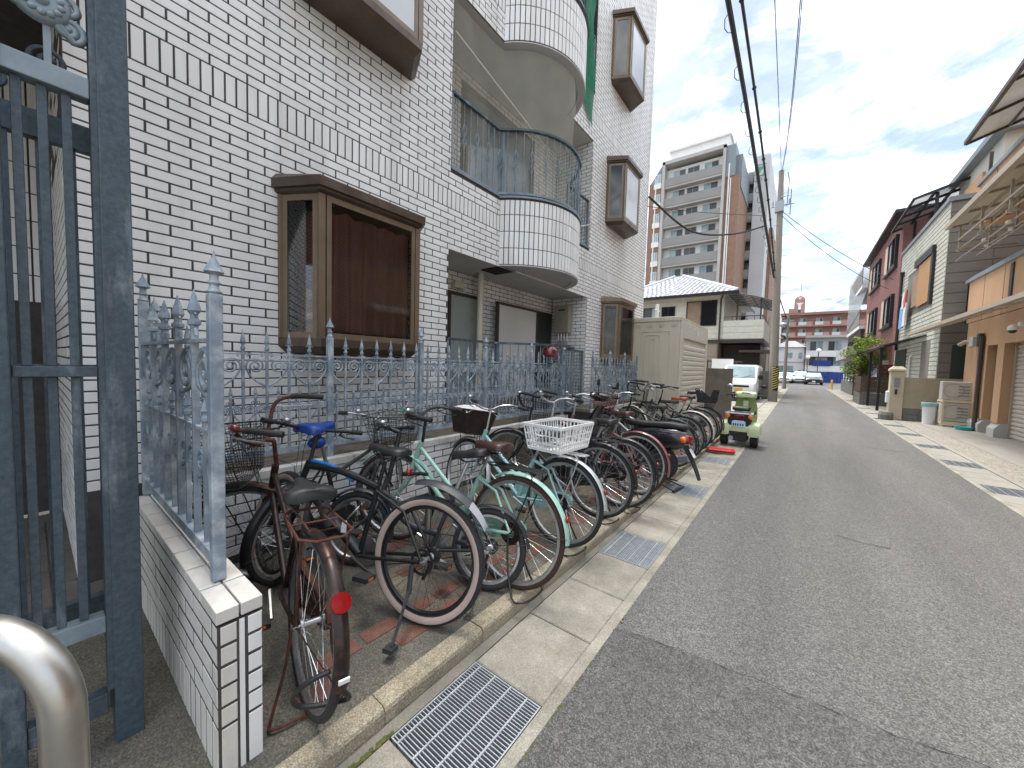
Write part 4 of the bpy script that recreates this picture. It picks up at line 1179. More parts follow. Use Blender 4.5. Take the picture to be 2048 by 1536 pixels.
    for s in (-1,1):
        p = paths[s]; q = MB(SM); k = int(len(p)*.76); q.tube(p[k:],.0165,9); q.build('grip',M[grip],hb,smooth=50)
        q = MB(SM); a = p[int(len(p)*.62)]; e = p[-3]
        q.tube([a,a+Vector((.03,0,-.03)),a.lerp(e,.4)+Vector((.035,0,-.045)),e+Vector((.03,0,-.05))],[.008,.007,.005,.004],6); q.build('brake_lever',M['alu' if bar_m!='black' else 'black'],hb)
        q = MB(SM); q.tube(curve([a+Vector((.03,0,-.02)),a.lerp(bc,.6)+Vector((.12,0,.02)),bc+Vector((.10,s*.02,-.10)),fa.lerp(cr,.9)+Vector((.02,s*.02,0))],6),.0022,4); q.build('cable',M['black'],hb)
    q = MB(SM); p = paths[1][int(len(paths[1])*.55)]; q.ball(tuple(p+Vector((0,0,.028))),.024,10,6,(1,1,.7)); q.build('bell',M['alu' if bar_m!='rust' else 'darkred'],hb,smooth=80)
    # basket
    if basket:
        kw = dict(basket)
        bz = R*2+.055; bx = WB+.02 + kw.pop('dx',0)
        wire_basket(t,(bx,0,kw.pop('z',bz)),SM,**kw)
        q = MB(SM)
        for s in (-1,1): q.tube([(bx+.05,s*.09,bz),(WB,s*.062,R)],.004,5)
        q.build('basket_stay',M['black' if frame!='brown_metal' else 'rust'],t)
    # rear fender and stays
    if guard:
        e = rfend_end if rfend_end is not None else rad(-12)
        f = fender(t,ra,R,I,rad(60),math.pi-e,fend,name='rear_fender')
        aa = math.pi-e-.10
        q = MB()
        for s in (-1,1): q.tube([(0,s*.06,R),( (R+.02)*math.cos(aa),s*.024,R+(R+.02)*math.sin(aa))],.0022,4)
        q.build('fender_stay',M['black'],t)
        if refl:
            aa = math.pi-.42
            q = MB(Matrix.Translation(((R+.03)*math.cos(aa),0,R+(R+.03)*math.sin(aa))) @ Matrix.Rotation(.42,4,'Y')); q.lathe([(0,-.016),(.016,-.015),(.019,-.010),(.019,0),(.0,0)],14,(0,0,0),'x'); q.build('reflector',M['red_reflector'],t,smooth=40)
    if rack:
        zr = R*2+.05; q = MB(); mm = rack
        wd = .065
        q.tube([(.26,0,zr),(.20,-wd,zr),(-.14,-wd,zr),(-.17,-wd*.6,zr),(-.17,wd*.6,zr),(-.14,wd,zr),(.20,wd,zr)],.0055,6,closed=True)
        for s in (-.5,0,.5): q.tube([(.18,wd*s,zr),(-.16,wd*s,zr)],.004,5)
        for x in (.1,-.05): q.tube([(x,-wd,zr),(x,wd,zr)],.004,5)
        for s in (-1,1): q.tube(curve([(-.10,s*wd,zr),(-.13,s*(wd+.01),zr-.06),(-.03,s*.07,R+.05),(0,s*.066,R)],4),.005,6)
        q.build('rear_rack',M[mm],t)
    if crank:
        q = MB(); q.lathe([(.0,-.062),(.075,-.062),(.088,-.058),(.088,-.054),(.0,-.052)],22,bb,'y'); q.build('chainring',M['alu'],t)
        for s in (-1,1):
            an = rad(20)+(math.pi if s>0 else 0)
            e = (bb[0]+.165*math.cos(an),s*.085,bb[2]+.165*math.sin(an))
            q = MB(); q.tube([(bb[0],s*.07,bb[2]),e],.010,7); ck = q.build('crank',M['alu' if kind!='mtb' else 'black'],t)
            q = MB(); q.box(e[0]-.045,e[0]+.045,min(s*.095,s*.175),max(s*.095,s*.175),e[2]-.012,e[2]+.012); q.build('pedal',M['black_matte'],ck)
            q = MB(); q.box(e[0]-.03,e[0]+.03,s*.11,s*.16,e[2]-.013,e[2]+.0132) if False else q.box(e[0]-.0465,e[0]+.0465,min(s*.115,s*.155),max(s*.115,s*.155),e[2]-.006,e[2]+.006); q.build('pedal_reflector',M['amber'],ck)
        # chain case
        q = MB()
        if kind in ('city','straight','loop'):
            prof = []
            for k in range(9): a = -math.pi/2+math.pi*k/8; prof.append((bb[0]+.105*math.cos(a),bb[2]+.105*math.sin(a)))
            for k in range(5): a = math.pi/2+math.pi*k/4; prof.append((0+.05*math.cos(a),R+.05*math.sin(a)))
            q.prism(prof,-.078,-.045,'y'); q.build('chain_case',M[chain],t)
        else:
            q.tube([(bb[0],-.057,bb[2]+.085),(0,-.057,R+.035)],.004,4); q.tube([(bb[0],-.057,bb[2]-.085),(0,-.057,R-.035)],.004,4); q.build('chain',M['rust'],t)
            q = MB(); q.lathe([(.0,-.064),(.05,-.064),(.045,-.05),(.03,-.045),(0,-.045)],16,ra,'y'); q.tube([(0,-.06,R),(.03,-.07,R-.09),(.05,-.06,R-.14)],.01,5); q.build('derailleur',M['black'],t)
            if kind == 'mtb':
                q = MB(); q.lathe([(.056,.052),(.070,.052),(.070,.055),(.056,.055)],20,ra,'y'); q.build('brake_disc',M['black'],t)
    if stand == 'double':
        q = MB()
        sx_ = .35 if frame=='brown_metal' else 1.0
        q.tube(curve([(.0,-.075,R),(-.02*sx_,-.09,R*.55),(-.10*sx_,-.135,.015),(-.16*sx_,-.13,.01),(-.19*sx_,-.07,.012),(-.19*sx_,.07,.012),(-.16*sx_,.13,.01),(-.10*sx_,.135,.015),(-.02*sx_,.09,R*.55),(0,.075,R)],4),.0065,6)
        q.build('stand',M['rust' if frame=='brown_metal' else 'black'],t)
    elif stand == 'side':
        q = MB(); q.tube([(.05,.07,R-.02),(.04,.09,R-.16)],.014,7); q.tube([(.04,.09,R-.14),(.0,.26,.02)],.0085,7); q.box(-.02,.03,.235,.29,.0,.02); q.build('stand',M['charcoal'],t)
    return t, SM
PZ = .066
def head(dx,dy): return math.atan2(dy,dx)
GR = PZ
# 1 brown city bicycle nearest the low wall
t, SM = bicycle('rusty dark brown city bicycle nearest the low tiled wall, round red reflector',(-1.545,.665,GR),head(-1,.17),lean=rad(4),steer=rad(58),kind='straight',frame='brown_metal',fend='brown_metal',
   seat='vinyl',seat_h=.86,bars='up',bar_m='rust',rack=None,stand='double',basket=dict(m='black',solid=None,step=.016,h=.27,w1=.19),chain='rust',refl=False,rfend_end=rad(-8),seat_w=1.1,bar_h=1.02)
q = MB(Matrix.Translation((-.30,0,.345+.225)) @ Matrix.Rotation(.62,4,'Y')); q.lathe([(0,-.012),(.034,-.011),(.036,-.006),(.036,0),(0,0)],22,(0,0,0),'x'); q.build('reflector',M['red_reflector'],t,smooth=40)
q = MB(); zr=.745
q.tube([(.22,-.05,zr),(.20,-.09,zr),(-.10,-.10,zr),(-.15,-.05,zr),(-.15,.05,zr),(-.10,.10,zr),(.20,.09,zr),(.22,.05,zr)],.0055,6,closed=True)
q.tube([(.16,-.045,zr+.004),(-.06,-.05,zr+.004),(-.06,.05,zr+.004),(.16,.045,zr+.004)],.0045,6); q.tube([(.05,-.095,zr),(.05,.095,zr)],.0045,5)
for s in (-1,1): q.tube([(-.10,s*.09,zr),(-.05,s*.075,.5),(0,s*.066,.35)],.0055,6); q.tube([(.15,s*.09,zr),(.18,s*.05,zr-.05)],.005,6)
q.build('rear_rack',M['rust'],t)
q = MB(); q.tube(curve([(-.33,.03,.36),(-.30,.09,.33),(-.25,.12,.26),(-.24,.08,.20),(-.28,-.03,.19),(-.34,-.04,.24),(-.36,.0,.30)],6),.009,7); q.build('lock_cable',M['black'],t)
q = MB(Matrix.Translation((-.383,0,.345)) @ Matrix.Rotation(-.03,4,'Y')); q.box(-.005,.003,-.018,.018,-.006,.008); q.build('sticker',M['sticker_white'],t)
# 2 black trekking bicycle
t, SM = bicycle('black sports bicycle with pink-tan tyre sidewalls and grey-tipped mudguard',(-1.56,1.27,GR),head(-1,-.34),lean=rad(9),steer=rad(-18),R=.345,WB=1.12,kind='mtb',frame='black',fend='black',tyre='rubber',wall='tyre_pink',rim='black',tw=.029,
   seat='vinyl',seat_h=.93,bars='flat',bar_m='black',stand='side',guard=False,ffend=False,refl=False,fr_r=.0165,bar_h=1.02,spoke='black',seat_tilt=-.08)
q = MB(); rings=[]
for i in range(15):
    u=i/14; a=rad(75)+rad(72)*u; rr_=0.345+.075-.015*u; hw=.030+.016*math.sin(math.pi*min(1,u*1.1))
    c_,s_=math.cos(a),math.sin(a)
    rings.append([(rr_*c_,-hw,0.345+rr_*s_-.014),(rr_*c_,-hw*.5,0.345+rr_*s_+.006),(rr_*c_,0,0.345+rr_*s_+.014),(rr_*c_,hw*.5,0.345+rr_*s_+.006),(rr_*c_,hw,0.345+rr_*s_-.014),(rr_*c_*.985,0,0.345+rr_*s_*.985)])
q.loft(rings[:11]); f=q.build('rear_fender',M['charcoal'],t,smooth=60)
q = MB(); q.loft(rings[10:]); q.build('fender_tip',M['grey_tip'],f,smooth=60)
q = MB(); q.tube([(.21,0,.78),(.1,0,.80),(.05,0,.80)],.011,6); q.build('fender_arm',M['black'],f)
q = MB(); q.ball((.17,0,.80),.024,10,7,(.7,1,1.1)); q.build('tail_light',M['red_reflector'],t,smooth=80)
q = MB(); q.bar((.62,.031,.55),(.80,.031,.74),.006,.05); q.build('down_tube_sticker',M['sticker_white'],t) if False else None
q = MB(); hx=1.12-.16
q.tube(curve([(hx-.06,0,.785),(hx-.25,0,.765),(hx-.40,0,.70)],5),.012,8); q.build('top_tube_stripe',M['blue_b'],t,smooth=60)
q = MB(); q.tube([(.66,.03,.42),(.76,.03,.57)],.036,12); q.build('battery',M['black_matte'],t,smooth=50)
q = MB(); q.box(.545,.58,.028,.032,.40,.47); q.build('sticker',M['sticker_white'],t)
q = MB(SM); q.tube([(hx+.05+.03*math.cos(k*.8),.02+.03*math.sin(k*.8),.93+.004*k) for k in range(24)],.004,5); q.build('lock_coil',M['alu'],t)
# 3 folding bicycle
t, SM = bicycle('small-wheeled black folding bicycle with black rear mudguard tucked beside the mint one',(-1.50,1.72,GR),head(-1,-.42),lean=rad(14),steer=rad(10),R=.25,WB=.98,kind='fold',frame='charcoal',fend='charcoal',tyre='rubber',rim='alu',tw=.022,
   seat='vinyl',seat_h=.86,bars='flat',bar_m='black',stand='side',refl=False,rfend_end=rad(8),ffend=True,seat_w=1.15,bar_h=1.0,seat_tilt=.12)
# 4 mint bicycle with wire basket
t, SM = bicycle('mint green city bicycle with brown saddle, black rear rack and wire basket',(-1.40,1.85,GR),head(-1,-.10),lean=rad(7),steer=rad(20),R=.355,WB=1.12,kind='city',frame='mint',fend='mint',tyre='tyre_brown',wall=None,rim='alu',seat='brown_vinyl',seat_h=.90,
   bars='city',bar_m='black',rack='black',stand='double',basket=dict(m='black',step=.03,h=.24,w1=.2,l1=.17),chain='mint',fr_r=.0185,rfend_end=rad(2),bar_h=1.04)
q = MB(SM); q.tube([(1.0,.12+.02*math.cos(k),1.06+.02*math.sin(k)) for k in range(9)],.005,5); q.build('ribbon',M['green_plastic'],t)
# 5 second mint bicycle with white crate
t, SM = bicycle('pale mint bicycle with brown woven front basket and white crate behind its saddle',(-1.44,2.545,GR),head(-1,.0),lean=rad(6),steer=rad(-12),R=.345,WB=1.10,kind='city',frame='mint_b',fend='silver_paint',tyre='rubber',rim='alu',seat='vinyl',seat_h=.88,
   bars='city',bar_m='chrome',grip='charcoal',rack='silver_paint',stand='double',basket=dict(m='wicker',solid='wicker',step=.02,h=.23,w0=.14,w1=.19,wr=.003),chain='mint_b',fr_r=.017,rfend_end=rad(4),seat_w=1.1)
q = MB(SM); rings=[]
for (sx,zz) in ((-.15,.97),(-.12,1.005),(0,1.015),(.12,1.0),(.15,.965)):
    rings.append([(1.12+sx,-.19,zz-.03),(1.12+sx,-.12,zz),(1.12+sx,0,zz+.012),(1.12+sx,.12,zz),(1.12+sx,.19,zz-.03)])
q.loft(rings,caps=False,closed_ring=False); q.build('basket_cover',M['cloth_white'],t,smooth=70)
# white plastic crate on the rear rack (a thing of its own)
cr = thing('plastic_crate','white slatted plastic crate strapped on the rear rack of the pale mint bicycle','crate',(-1.53,2.63,.835),rz=head(-1,.0)+rad(90)+rad(-4),rot=None)
W0,L0,W1,L1,HH=.205,.15,.235,.18,.19
def crate_ring(q,t,th,hh):
    w,l=W0+(W1-W0)*t,L0+(L1-L0)*t; z=HH*t
    for a,b_ in (((-w,-l),(w,-l)),((w,-l),(w,l)),((w,l),(-w,l)),((-w,l),(-w,-l))): q.bar((*a,z),(*b_,z),th,hh)
q = MB(); crate_ring(q,1.0,.016,.022); q.build('rim',M['white_plastic'],cr)
q = MB(); crate_ring(q,.28,.006,.012); crate_ring(q,.62,.005,.008); q.build('band',M['white_plastic'],cr)
q = MB(); crate_ring(q,.02,.010,.022)
for k in range(9): x=-W0+2*W0*(k+.5)/9; q.box(x-.011,x+.011,-L0,L0,-.012,-.006)
q.box(-W0,W0,-.02,.02,-.011,-.005); q.build('bottom',M['white_plastic'],cr)
sl = MB()
for sgn in (-1,1):
    for k in range(15):
        f=-1+2*k/14; sl.bar((f*W0,sgn*L0,0),(f*W1,sgn*L1,HH),.012,.004,(0,1,0))
    for k in range(11):
        f=-1+2*k/10; sl.bar((sgn*W0,f*L0,0),(sgn*W1,f*L1,HH),.004,.012,(0,1,0))
sl.build('slats',M['white_plastic'],cr)
for sgn in (-1,1):
    q = MB(); q.tube(curve([(sgn*(W1+.004),-.05,HH-.02),(sgn*(W1+.012),-.04,HH-.065),(sgn*(W1+.012),.04,HH-.065),(sgn*(W1+.004),.05,HH-.02)],5),.005,6); q.build('handle',M['white_plastic'],cr)
# 6,7,8
bicycle('black bicycle with tall black handlebars just behind the white crate',(-1.46,3.27,GR),head(-1,.02),lean=rad(5),steer=rad(14),kind='straight',frame='black',fend='black',seat='vinyl',seat_h=.90,bars='up',bar_m='black',rack='black',stand='double',seat_w=1.05,rfend_end=rad(0),bar_h=1.02)
bicycle('black bicycle with red mudguard reflector between the crate bicycle and the pink one',(-1.39,3.66,GR),head(-1,-.02),lean=rad(5),steer=rad(-10),kind='city',frame='charcoal',fend='black',seat='vinyl',seat_h=.88,bars='city',bar_m='silver_paint',rack=None,stand='double',basket=dict(m='black',step=.03))
bicycle('dusty pink bicycle with pink mudguards next to the motor scooter',(-1.41,4.15,GR),head(-1,.06),lean=rad(5),steer=rad(8),kind='city',frame='pink',fend='pink',tyre='tyre_brown',wall=None,rim='silver_paint',seat='brown_vinyl',seat_h=.92,bars='city',bar_m='alu',rack=None,stand='double')
bicycle('bicycle with dark red wire basket and pale frame beyond the motor scooter',(-1.42,5.65,GR),head(-1,.0),lean=rad(6),steer=rad(-15),kind='straight',frame='silver_paint',fend='black',seat='black_matte',seat_h=.88,bars='city',bar_m='chrome',rack=None,stand='double',basket=dict(m='darkred',step=.025,h=.24,w1=.2,l1=.18,wr=.003))
bicycle('black city bicycle with high curved handlebars near the storage shed',(-1.43,6.25,GR),head(-1,.05),lean=rad(5),steer=rad(22),kind='straight',frame='black',fend='black',seat='black_matte',seat_h=.92,bars='up',bar_m='black',rack='black',stand='double',bar_h=1.08)
bicycle('bicycle with tan leather saddle and cream mudguard near the storage shed',(-1.44,6.95,GR),head(-1,.03),lean=rad(5),steer=rad(-8),kind='city',frame='black',fend='poly_cream',seat='tan_leather',seat_h=.93,bars='up',bar_m='black',rack=None,stand='double')
bicycle('thin-tyred black bicycle second from the block wall',(-1.45,7.55,GR),head(-1,.05),lean=rad(5),steer=rad(12),kind='straight',frame='charcoal',fend='black',seat='vinyl',seat_h=.92,bars='city',bar_m='silver_paint',rack=None,stand='double',basket=dict(m='black',step=.035))
t, SM = bicycle('black bicycle with a black child seat basket at its rear, last in the row',(-1.46,8.15,GR),head(-1,.08),lean=rad(4),steer=rad(-10),kind='city',frame='black',fend='black',tyre='rubber',rim='alu',seat='vinyl',seat_h=.98,bars='city',bar_m='black',rack='black',stand='double')
q = MB()
wire = [(-.20,.78,.13),(-.22,.98,.15)]
for s in (-1,1):
    q.prism([(.10,.77),(.16,1.0),(.12,1.02),(-.02,.90),(-.12,.90),(-.16,1.03),(-.21,1.03),(-.15,.77)],s*.14-.008,s*.14+.008,'y')
for k in range(5): q.box(-.19-.0,-.175,-.14+.05*k+.02,-.14+.05*k+.045,.80,1.03)
q.box(-.20,-.17,-.14,.14,1.0,1.035); q.box(.10,.12,-.14,.14,.78,.86); q.box(-.16,.11,-.14,.14,.765,.785); q.tube([(.15,-.14,.99),(.17,-.1,1.04),(.17,.1,1.04),(.15,.14,.99)],.012,6)
q.build('child_seat',M['black_matte'],t)
# bicycle with a blue saddle leaning by the fence
t, SM = bicycle('silver bicycle with bright blue saddle, pushed against the iron fence',(-2.55,1.00,GR),head(-.35,.95),lean=rad(4),steer=rad(10),R=.31,WB=1.0,kind='straight',frame='black_matte',fend='black',seat='blue',seat_h=1.0,bars='flat',bar_m='chrome',rack=None,stand='side',refl=False,bar_h=1.0)
q = MB(); q.ball((.16,0,.87),.055,12,8,(1.2,.9,.75)); q.build('saddle_bag',M['blue'],t,smooth=80)
# steel post between the bicycles
po = thing('steel_post','short stainless steel post with round cap between the parked bicycles','post',(-1.93,1.62,GR))
q = MB(); q.lathe([(.022,0),(.022,.50),(.0,.50)],16); q.build('tube',M['steel'],po,smooth=40)
q = MB(); q.lathe([(0,.515),(.026,.514),(.032,.506),(.032,.498),(0,.498)],16); q.build('cap',M['steel'],po,smooth=40)
# ------------------------------------------------------------ motor scooter
def rbox_ring(x, cy, cz, w, h, r=.3, n=3):
    """rounded rectangle ring in the YZ plane at x"""
    pts = []; rx, rz = w/2*r, h/2*r
    for (sy,sz,a0) in ((1,1,0),(-1,1,90),(-1,-1,180),(1,-1,270)):
        for k in range(n+1):
            a = rad(a0+90*k/n)
            pts.append((x,cy+sy*(w/2-rx)+rx*math.cos(a),cz+sz*(h/2-rz)+rz*math.sin(a)))
    return pts
def fat_wheel(root, c, R, w, Mx=None, hub='alu', name='wheel'):
    q = MB(Mx)
    pr = [(R*.58,-w/2*.9),(R*.8,-w/2),(R*.95,-w/2*.85),(R,-w/2*.4),(R,w/2*.4),(R*.95,w/2*.85),(R*.8,w/2),(R*.58,w/2*.9)]
    q.lathe(pr,28,c,'y'); o = q.build(name,M['rubber'],root,smooth=50)
    q = MB(Mx); q.lathe([(0,-w/2*.6),(R*.25,-w/2*.65),(R*.55,-w/2*.7),(R*.6,-w/2*.9),(R*.6,w/2*.9),(R*.55,w/2*.7),(R*.25,w/2*.65),(0,w/2*.6)],20,c,'y'); q.build('rim',M[hub],o,smooth=40)
    return o
def lean_rot(heading, lean): return (Euler((0,0,heading)).to_matrix() @ Euler((lean,0,0)).to_matrix()).to_euler()
sc = thing('motor_scooter','black motor scooter with red and amber tail light between the bicycles','motor scooter',(-1.36,4.93,PZ),rot=lean_rot(head(-1,.12),rad(6)))
fat_wheel(sc,(0,0,.215),.215,.10,name='rear_wheel',hub='black')
fat_wheel(sc,(1.2,0,.215),.215,.09,name='front_wheel',hub='black')
q = MB(); st = [(-.30,.56,.16,.20),(-.20,.55,.24,.26),(.05,.54,.28,.28),(.30,.50,.30,.30),(.48,.42,.30,.26),(.56,.36,.28,.12)]
q.loft([rbox_ring(x,0,z,w,h,.5) for x,z,w,h in st]); q.build('body',M['car_black'],sc,smooth=50)
q = MB(); st = [(-.30,.70,.10,.03),(-.26,.71,.18,.07),(-.10,.715,.23,.09),(.08,.70,.25,.08),(.22,.685,.25,.09),(.42,.69,.24,.09),(.52,.70,.16,.06)]
q.loft([rbox_ring(x,0,z,w,h,.6) for x,z,w,h in st]); q.build('seat',M['vinyl'],sc,smooth=60)
q = MB(); q.box(.50,1.0,-.16,.16,.24,.30); q.build('floorboard',M['black_matte'],sc,bevel=.01)
q = MB(); q.loft([rbox_ring(.96,0,.28,.34,.06,.5),rbox_ring(1.0,0,.50,.36,.10,.5)],caps=True)
st = [((.98,.30),.34),((1.06,.45),.37),((1.04,.62),.35),((.98,.78),.28),((.94,.86),.20)]
rings=[]
for (x,z),w in st: rings.append([(x,-w/2,z),(x+.05,-w/4,z),(x+.06,0,z),(x+.05,w/4,z),(x,w/2,z),(x-.03,w/4,z),(x-.035,0,z),(x-.03,-w/4,z)])
q.loft(rings); q.build('leg_shield',M['car_black'],sc,smooth=50)
q = MB(); q.loft([rbox_ring(.84,0,.97,.20,.07,.6),rbox_ring(.90,0,.99,.34,.12,.6),rbox_ring(1.0,0,.98,.30,.12,.6),rbox_ring(1.05,0,.97,.14,.06,.6)]); hb = q.build('handlebar_cover',M['car_black'],sc,smooth=60)
for s in (-1,1):
    q = MB(); q.tube([(.92,s*.15,.99),(.86,s*.34,1.0)],.017,8); q.build('grip',M['black_matte'],hb)
    q = MB(); q.tube([(.90,s*.17,1.0),(.88,s*.22,1.10),(.86,s*.26,1.15)],.006,6); q.ball((.86,s*.27,1.19),.055,12,8,(.25,.75,1)); q.build('mirror',M['black'],hb,smooth=70)
    q = MB(); q.tube([(1.06,s*.05,.70),(1.2,s*.055,.215)],.022,8); q.build('fork',M['black'],sc)
q = MB(); q.ball((1.08,0,.99),.07,12,8,(.5,1,.8)); q.build('headlight',M['alu'],sc,smooth=70)
q = MB(); rings=[]
for k in range(9):
    a=rad(20)+rad(150)*k/8; rings.append([(1.2+.25*math.cos(a),-.06,.215+.25*math.sin(a)),(1.2+.265*math.cos(a),0,.215+.265*math.sin(a)),(1.2+.25*math.cos(a),.06,.215+.25*math.sin(a))])
q.loft(rings,closed_ring=False); q.build('front_fender',M['car_black'],sc,smooth=60)
q = MB(); q.loft([rbox_ring(-.36,0,.56,.10,.085,.5),rbox_ring(-.31,0,.565,.17,.11,.5),rbox_ring(-.27,0,.57,.18,.11,.5)]); q.build('tail_light',M['red_reflector'],sc,smooth=60)
for s in (-1,1):
    q = MB(); q.ball((-.285,s*.10,.56),.045,10,7,(.9,.7,.9)); q.build('turn_signal',M['amber'],sc,smooth=70)
q = MB(); q.loft([[(-.26,-.06,.50),(-.26,.06,.50),(-.30,.06,.49),(-.30,-.06,.49)],[(-.42,-.05,.22),(-.42,.05,.22),(-.44,.05,.215),(-.44,-.05,.215)],[(-.47,-.04,.10),(-.47,.04,.10),(-.485,.04,.10),(-.485,-.04,.10)]]); mg = q.build('rear_mudguard',M['black_matte'],sc,smooth=40)
q = MB(); q.add([(-.345,-.05,.455),(-.345,.05,.455),(-.405,.05,.36),(-.405,-.05,.36)],[(0,1,2,3)]); q.build('number_plate',M['white_plastic'],mg)
q = MB(); q.tube([(.15,-.10,.30),(-.1,-.14,.26),(-.28,-.15,.32)],[.02,.045,.05],10); q.build('exhaust',M['galv'],sc,smooth=50)
q = MB(); q.box(-.05,.35,-.08,.10,.16,.34); q.build('engine',M['black_matte'],sc,bevel=.02)
q = MB(); q.tube([(.1,-.09,.2),(-.05,-.13,.012),(-.18,-.13,.012)],.009,6); q.tube([(.1,.09,.2),(-.05,.13,.012),(-.18,.13,.012)],.009,6); q.tube([(-.05,-.13,.012),(-.05,.13,.012)],.009,6); q.build('stand',M['black'],sc)
# parking stand of the neighbouring cycle lying over the kerb
q = MB(); q.tube([(-1.30,4.62,.12),(-1.13,4.72,.02)],.009,6); q.tube([(-1.30,4.86,.12),(-1.09,4.98,.02)],.009,6); q.tube([(-1.13,4.70,.018),(-1.085,5.0,.018)],.014,8)
o = q.build('kick_stand',M['black']); tag(o,'black double kick stand leg resting on the gutter beside the third grate','stand')
# ------------------------------------------------------------ green three-wheeled scooter (local x forward)
tr = thing('three_wheeled_scooter','pale green three-wheeled delivery scooter parked on the gutter, seen from behind','scooter',(-.89,8.62,0),rot=(0,0,rad(90)))
for s in (-1,1): fat_wheel(tr,(0,s*.255,.16),.16,.13,name='rear_wheel',hub='galv')
fat_wheel(tr,(1.05,0,.19),.19,.10,name='front_wheel',hub='galv')
q = MB(); rings=[]
for s in (-1,1):
    st = [(-.25,.33,.15,.12),(-.235,.34,.20,.22),(-.12,.355,.215,.25),(.10,.36,.215,.25),(.26,.32,.20,.18)]
    q.loft([rbox_ring(x,s*.255,z,w,h,.45) for x,z,w,h in st])
st = [(-.205,.365,.42,.09),(-.195,.365,.46,.12),(.0,.37,.46,.13),(.25,.36,.44,.12)]
q.loft([rbox_ring(x,0,z,w,h,.3) for x,z,w,h in st]); q.build('rear_fender',M['trike_green'],tr,smooth=50)
q = MB(); q.loft([rbox_ring(-.20,0,.54,.36,.24,.2),rbox_ring(-.14,0,.54,.40,.30,.25),rbox_ring(.30,0,.52,.36,.24,.3)]); q.build('tail_panel',M['black_matte'],tr,smooth=50)
q = MB(); q.box(-.215,-.20,-.09,.09,.575,.63); q.build('tail_light',M['red_reflector'],tr,bevel=.01)
for s in (-1,1):
    q = MB(); q.lathe([(0,-.24),(.036,-.235),(.045,-.215),(.045,-.18),(0,-.18)],14,(0,s*.19,.605),'x'); q.build('turn_signal',M['amber'],tr,smooth=50)
q = MB(); q.add([(-.222,-.115,.40),(-.222,.115,.40),(-.215,.115,.50),(-.215,.08,.525),(-.215,-.08,.525),(-.215,-.115,.50)],[tuple(range(6))]); pl = q.build('number_plate',M['plate_blue'],tr)
q = MB()
for k,x in enumerate((-.075,-.035,.01,.05,.085)):
    q.box(-.226,-.2235,x-.011,x+.011,.425,.468)
q.build('plate_digits',M['navy'],pl)
q = MB(); q.tube([(-.20,-.24,.66),(-.20,.24,.66)],.012,8); q.box(-.22,.15,-.22,.22,.648,.662)
for s in (-1,1): q.tube([(-.20,s*.22,.66),(.15,s*.20,.66)],.010,6)
q.build('rear_rack',M['galv'],tr)
q = MB(); q.tube([(-.2,-.25,.66),(-.2,-.27,.72)],.014,6); q.build('rack_hook',M['black'],tr)
q = MB(); st = [(.02,.72,.24,.05),(.06,.735,.30,.09),(.25,.73,.30,.09),(.42,.72,.24,.07)]
q.loft([rbox_ring(x,0,z,w,h,.5) for x,z,w,h in st]); q.build('seat',M['vinyl'],tr,smooth=60)
q = MB(); q.box(.3,.95,-.17,.17,.26,.32); q.build('floorboard',M['trike_dark'],tr,bevel=.01)
q = MB(); rings=[]
for (x,z),w in (((.86,.32),.42),((.93,.5),.44),((.93,.72),.42),((.86,.90),.34)): rings.append([(x,-w/2,z),(x+.06,-w/4,z),(x+.07,0,z),(x+.06,w/4,z),(x,w/2,z),(x-.02,w/4,z),(x-.025,0,z),(x-.02,-w/4,z)])
q.loft(rings); q.build('leg_shield',M['trike_dark'],tr,smooth=50)
q = MB(); q.box(.80,.86,-.05,.05,.40,.85); q.build('steering_cover',M['trike_green'],tr,bevel=.015)
q = MB(); q.loft([rbox_ring(.74,0,.97,.30,.08,.4),rbox_ring(.80,0,.98,.40,.13,.4),rbox_ring(.95,0,.97,.38,.14,.4),rbox_ring(1.02,0,.97,.24,.08,.4)]); hb = q.build('handlebar_cover',M['trike_green'],tr,smooth=50)
q = MB(); q.box(.742,.76,-.08,.08,.985,1.03); q.build('meter',M['black'],hb,bevel=.005)
for s in (-1,1):
    q = MB(); q.tube([(.84,s*.18,.97),(.76,s*.36,.96)],.018,8); q.build('grip',M['black_matte'],hb)
    q = MB(); q.tube([(.86,s*.2,1.0),(.84,s*.27,1.12)],.007,6)
    q.ball((.84,s*.31,1.16),.06,12,8,(.25,1,.65)); q.build('mirror',M['alu' if s>0 else 'black'],hb,smooth=70)
q = MB(); q.ball((1.05,0,.93),.075,12,8,(.5,1,1)); q.build('headlight',M['chrome'],tr,smooth=70)
q = MB(); q.tube([(.95,0,.9),(1.05,0,.19)],.04,8); q.build('fork',M['trike_green'],tr)
q = MB(); q.box(-.2,.2,-.15,.15,.12,.30); q.build('engine',M['black_matte'],tr,bevel=.02)
q = MB(); q.tube([(.1,.12,.16),(-.22,.12,.17)],[.04,.045],10); q.build('exhaust',M['galv'],tr)
# red plastic tray on the gutter
q = MB(); q.loft([[(-.20,-.13,.006),(.20,-.13,.006),(.20,.13,.006),(-.20,.13,.006)],[(-.24,-.16,.055),(.24,-.16,.055),(.24,.16,.055),(-.24,.16,.055)],[(-.225,-.145,.055),(.225,-.145,.055),(.225,.145,.055),(-.225,.145,.055)],[(-.19,-.12,.015),(.19,-.12,.015),(.19,.12,.015),(-.19,.12,.015)]])
o = q.build('plastic_tray',M['red'],bevel=.006); o.location = (-1.08,7.68,0); o.rotation_euler.z = rad(12); tag(o,'flattened bright red plastic tray lying on the gutter behind the scooter','tray')
q = MB(); q.tube([(-1.35,7.44,.035),(-1.1,7.43,.02),(-.84,7.50,.03)],.016,6); o = q.build('rubber_strip',M['black']); tag(o,'black rubber strip lying in front of the red tray','strip')
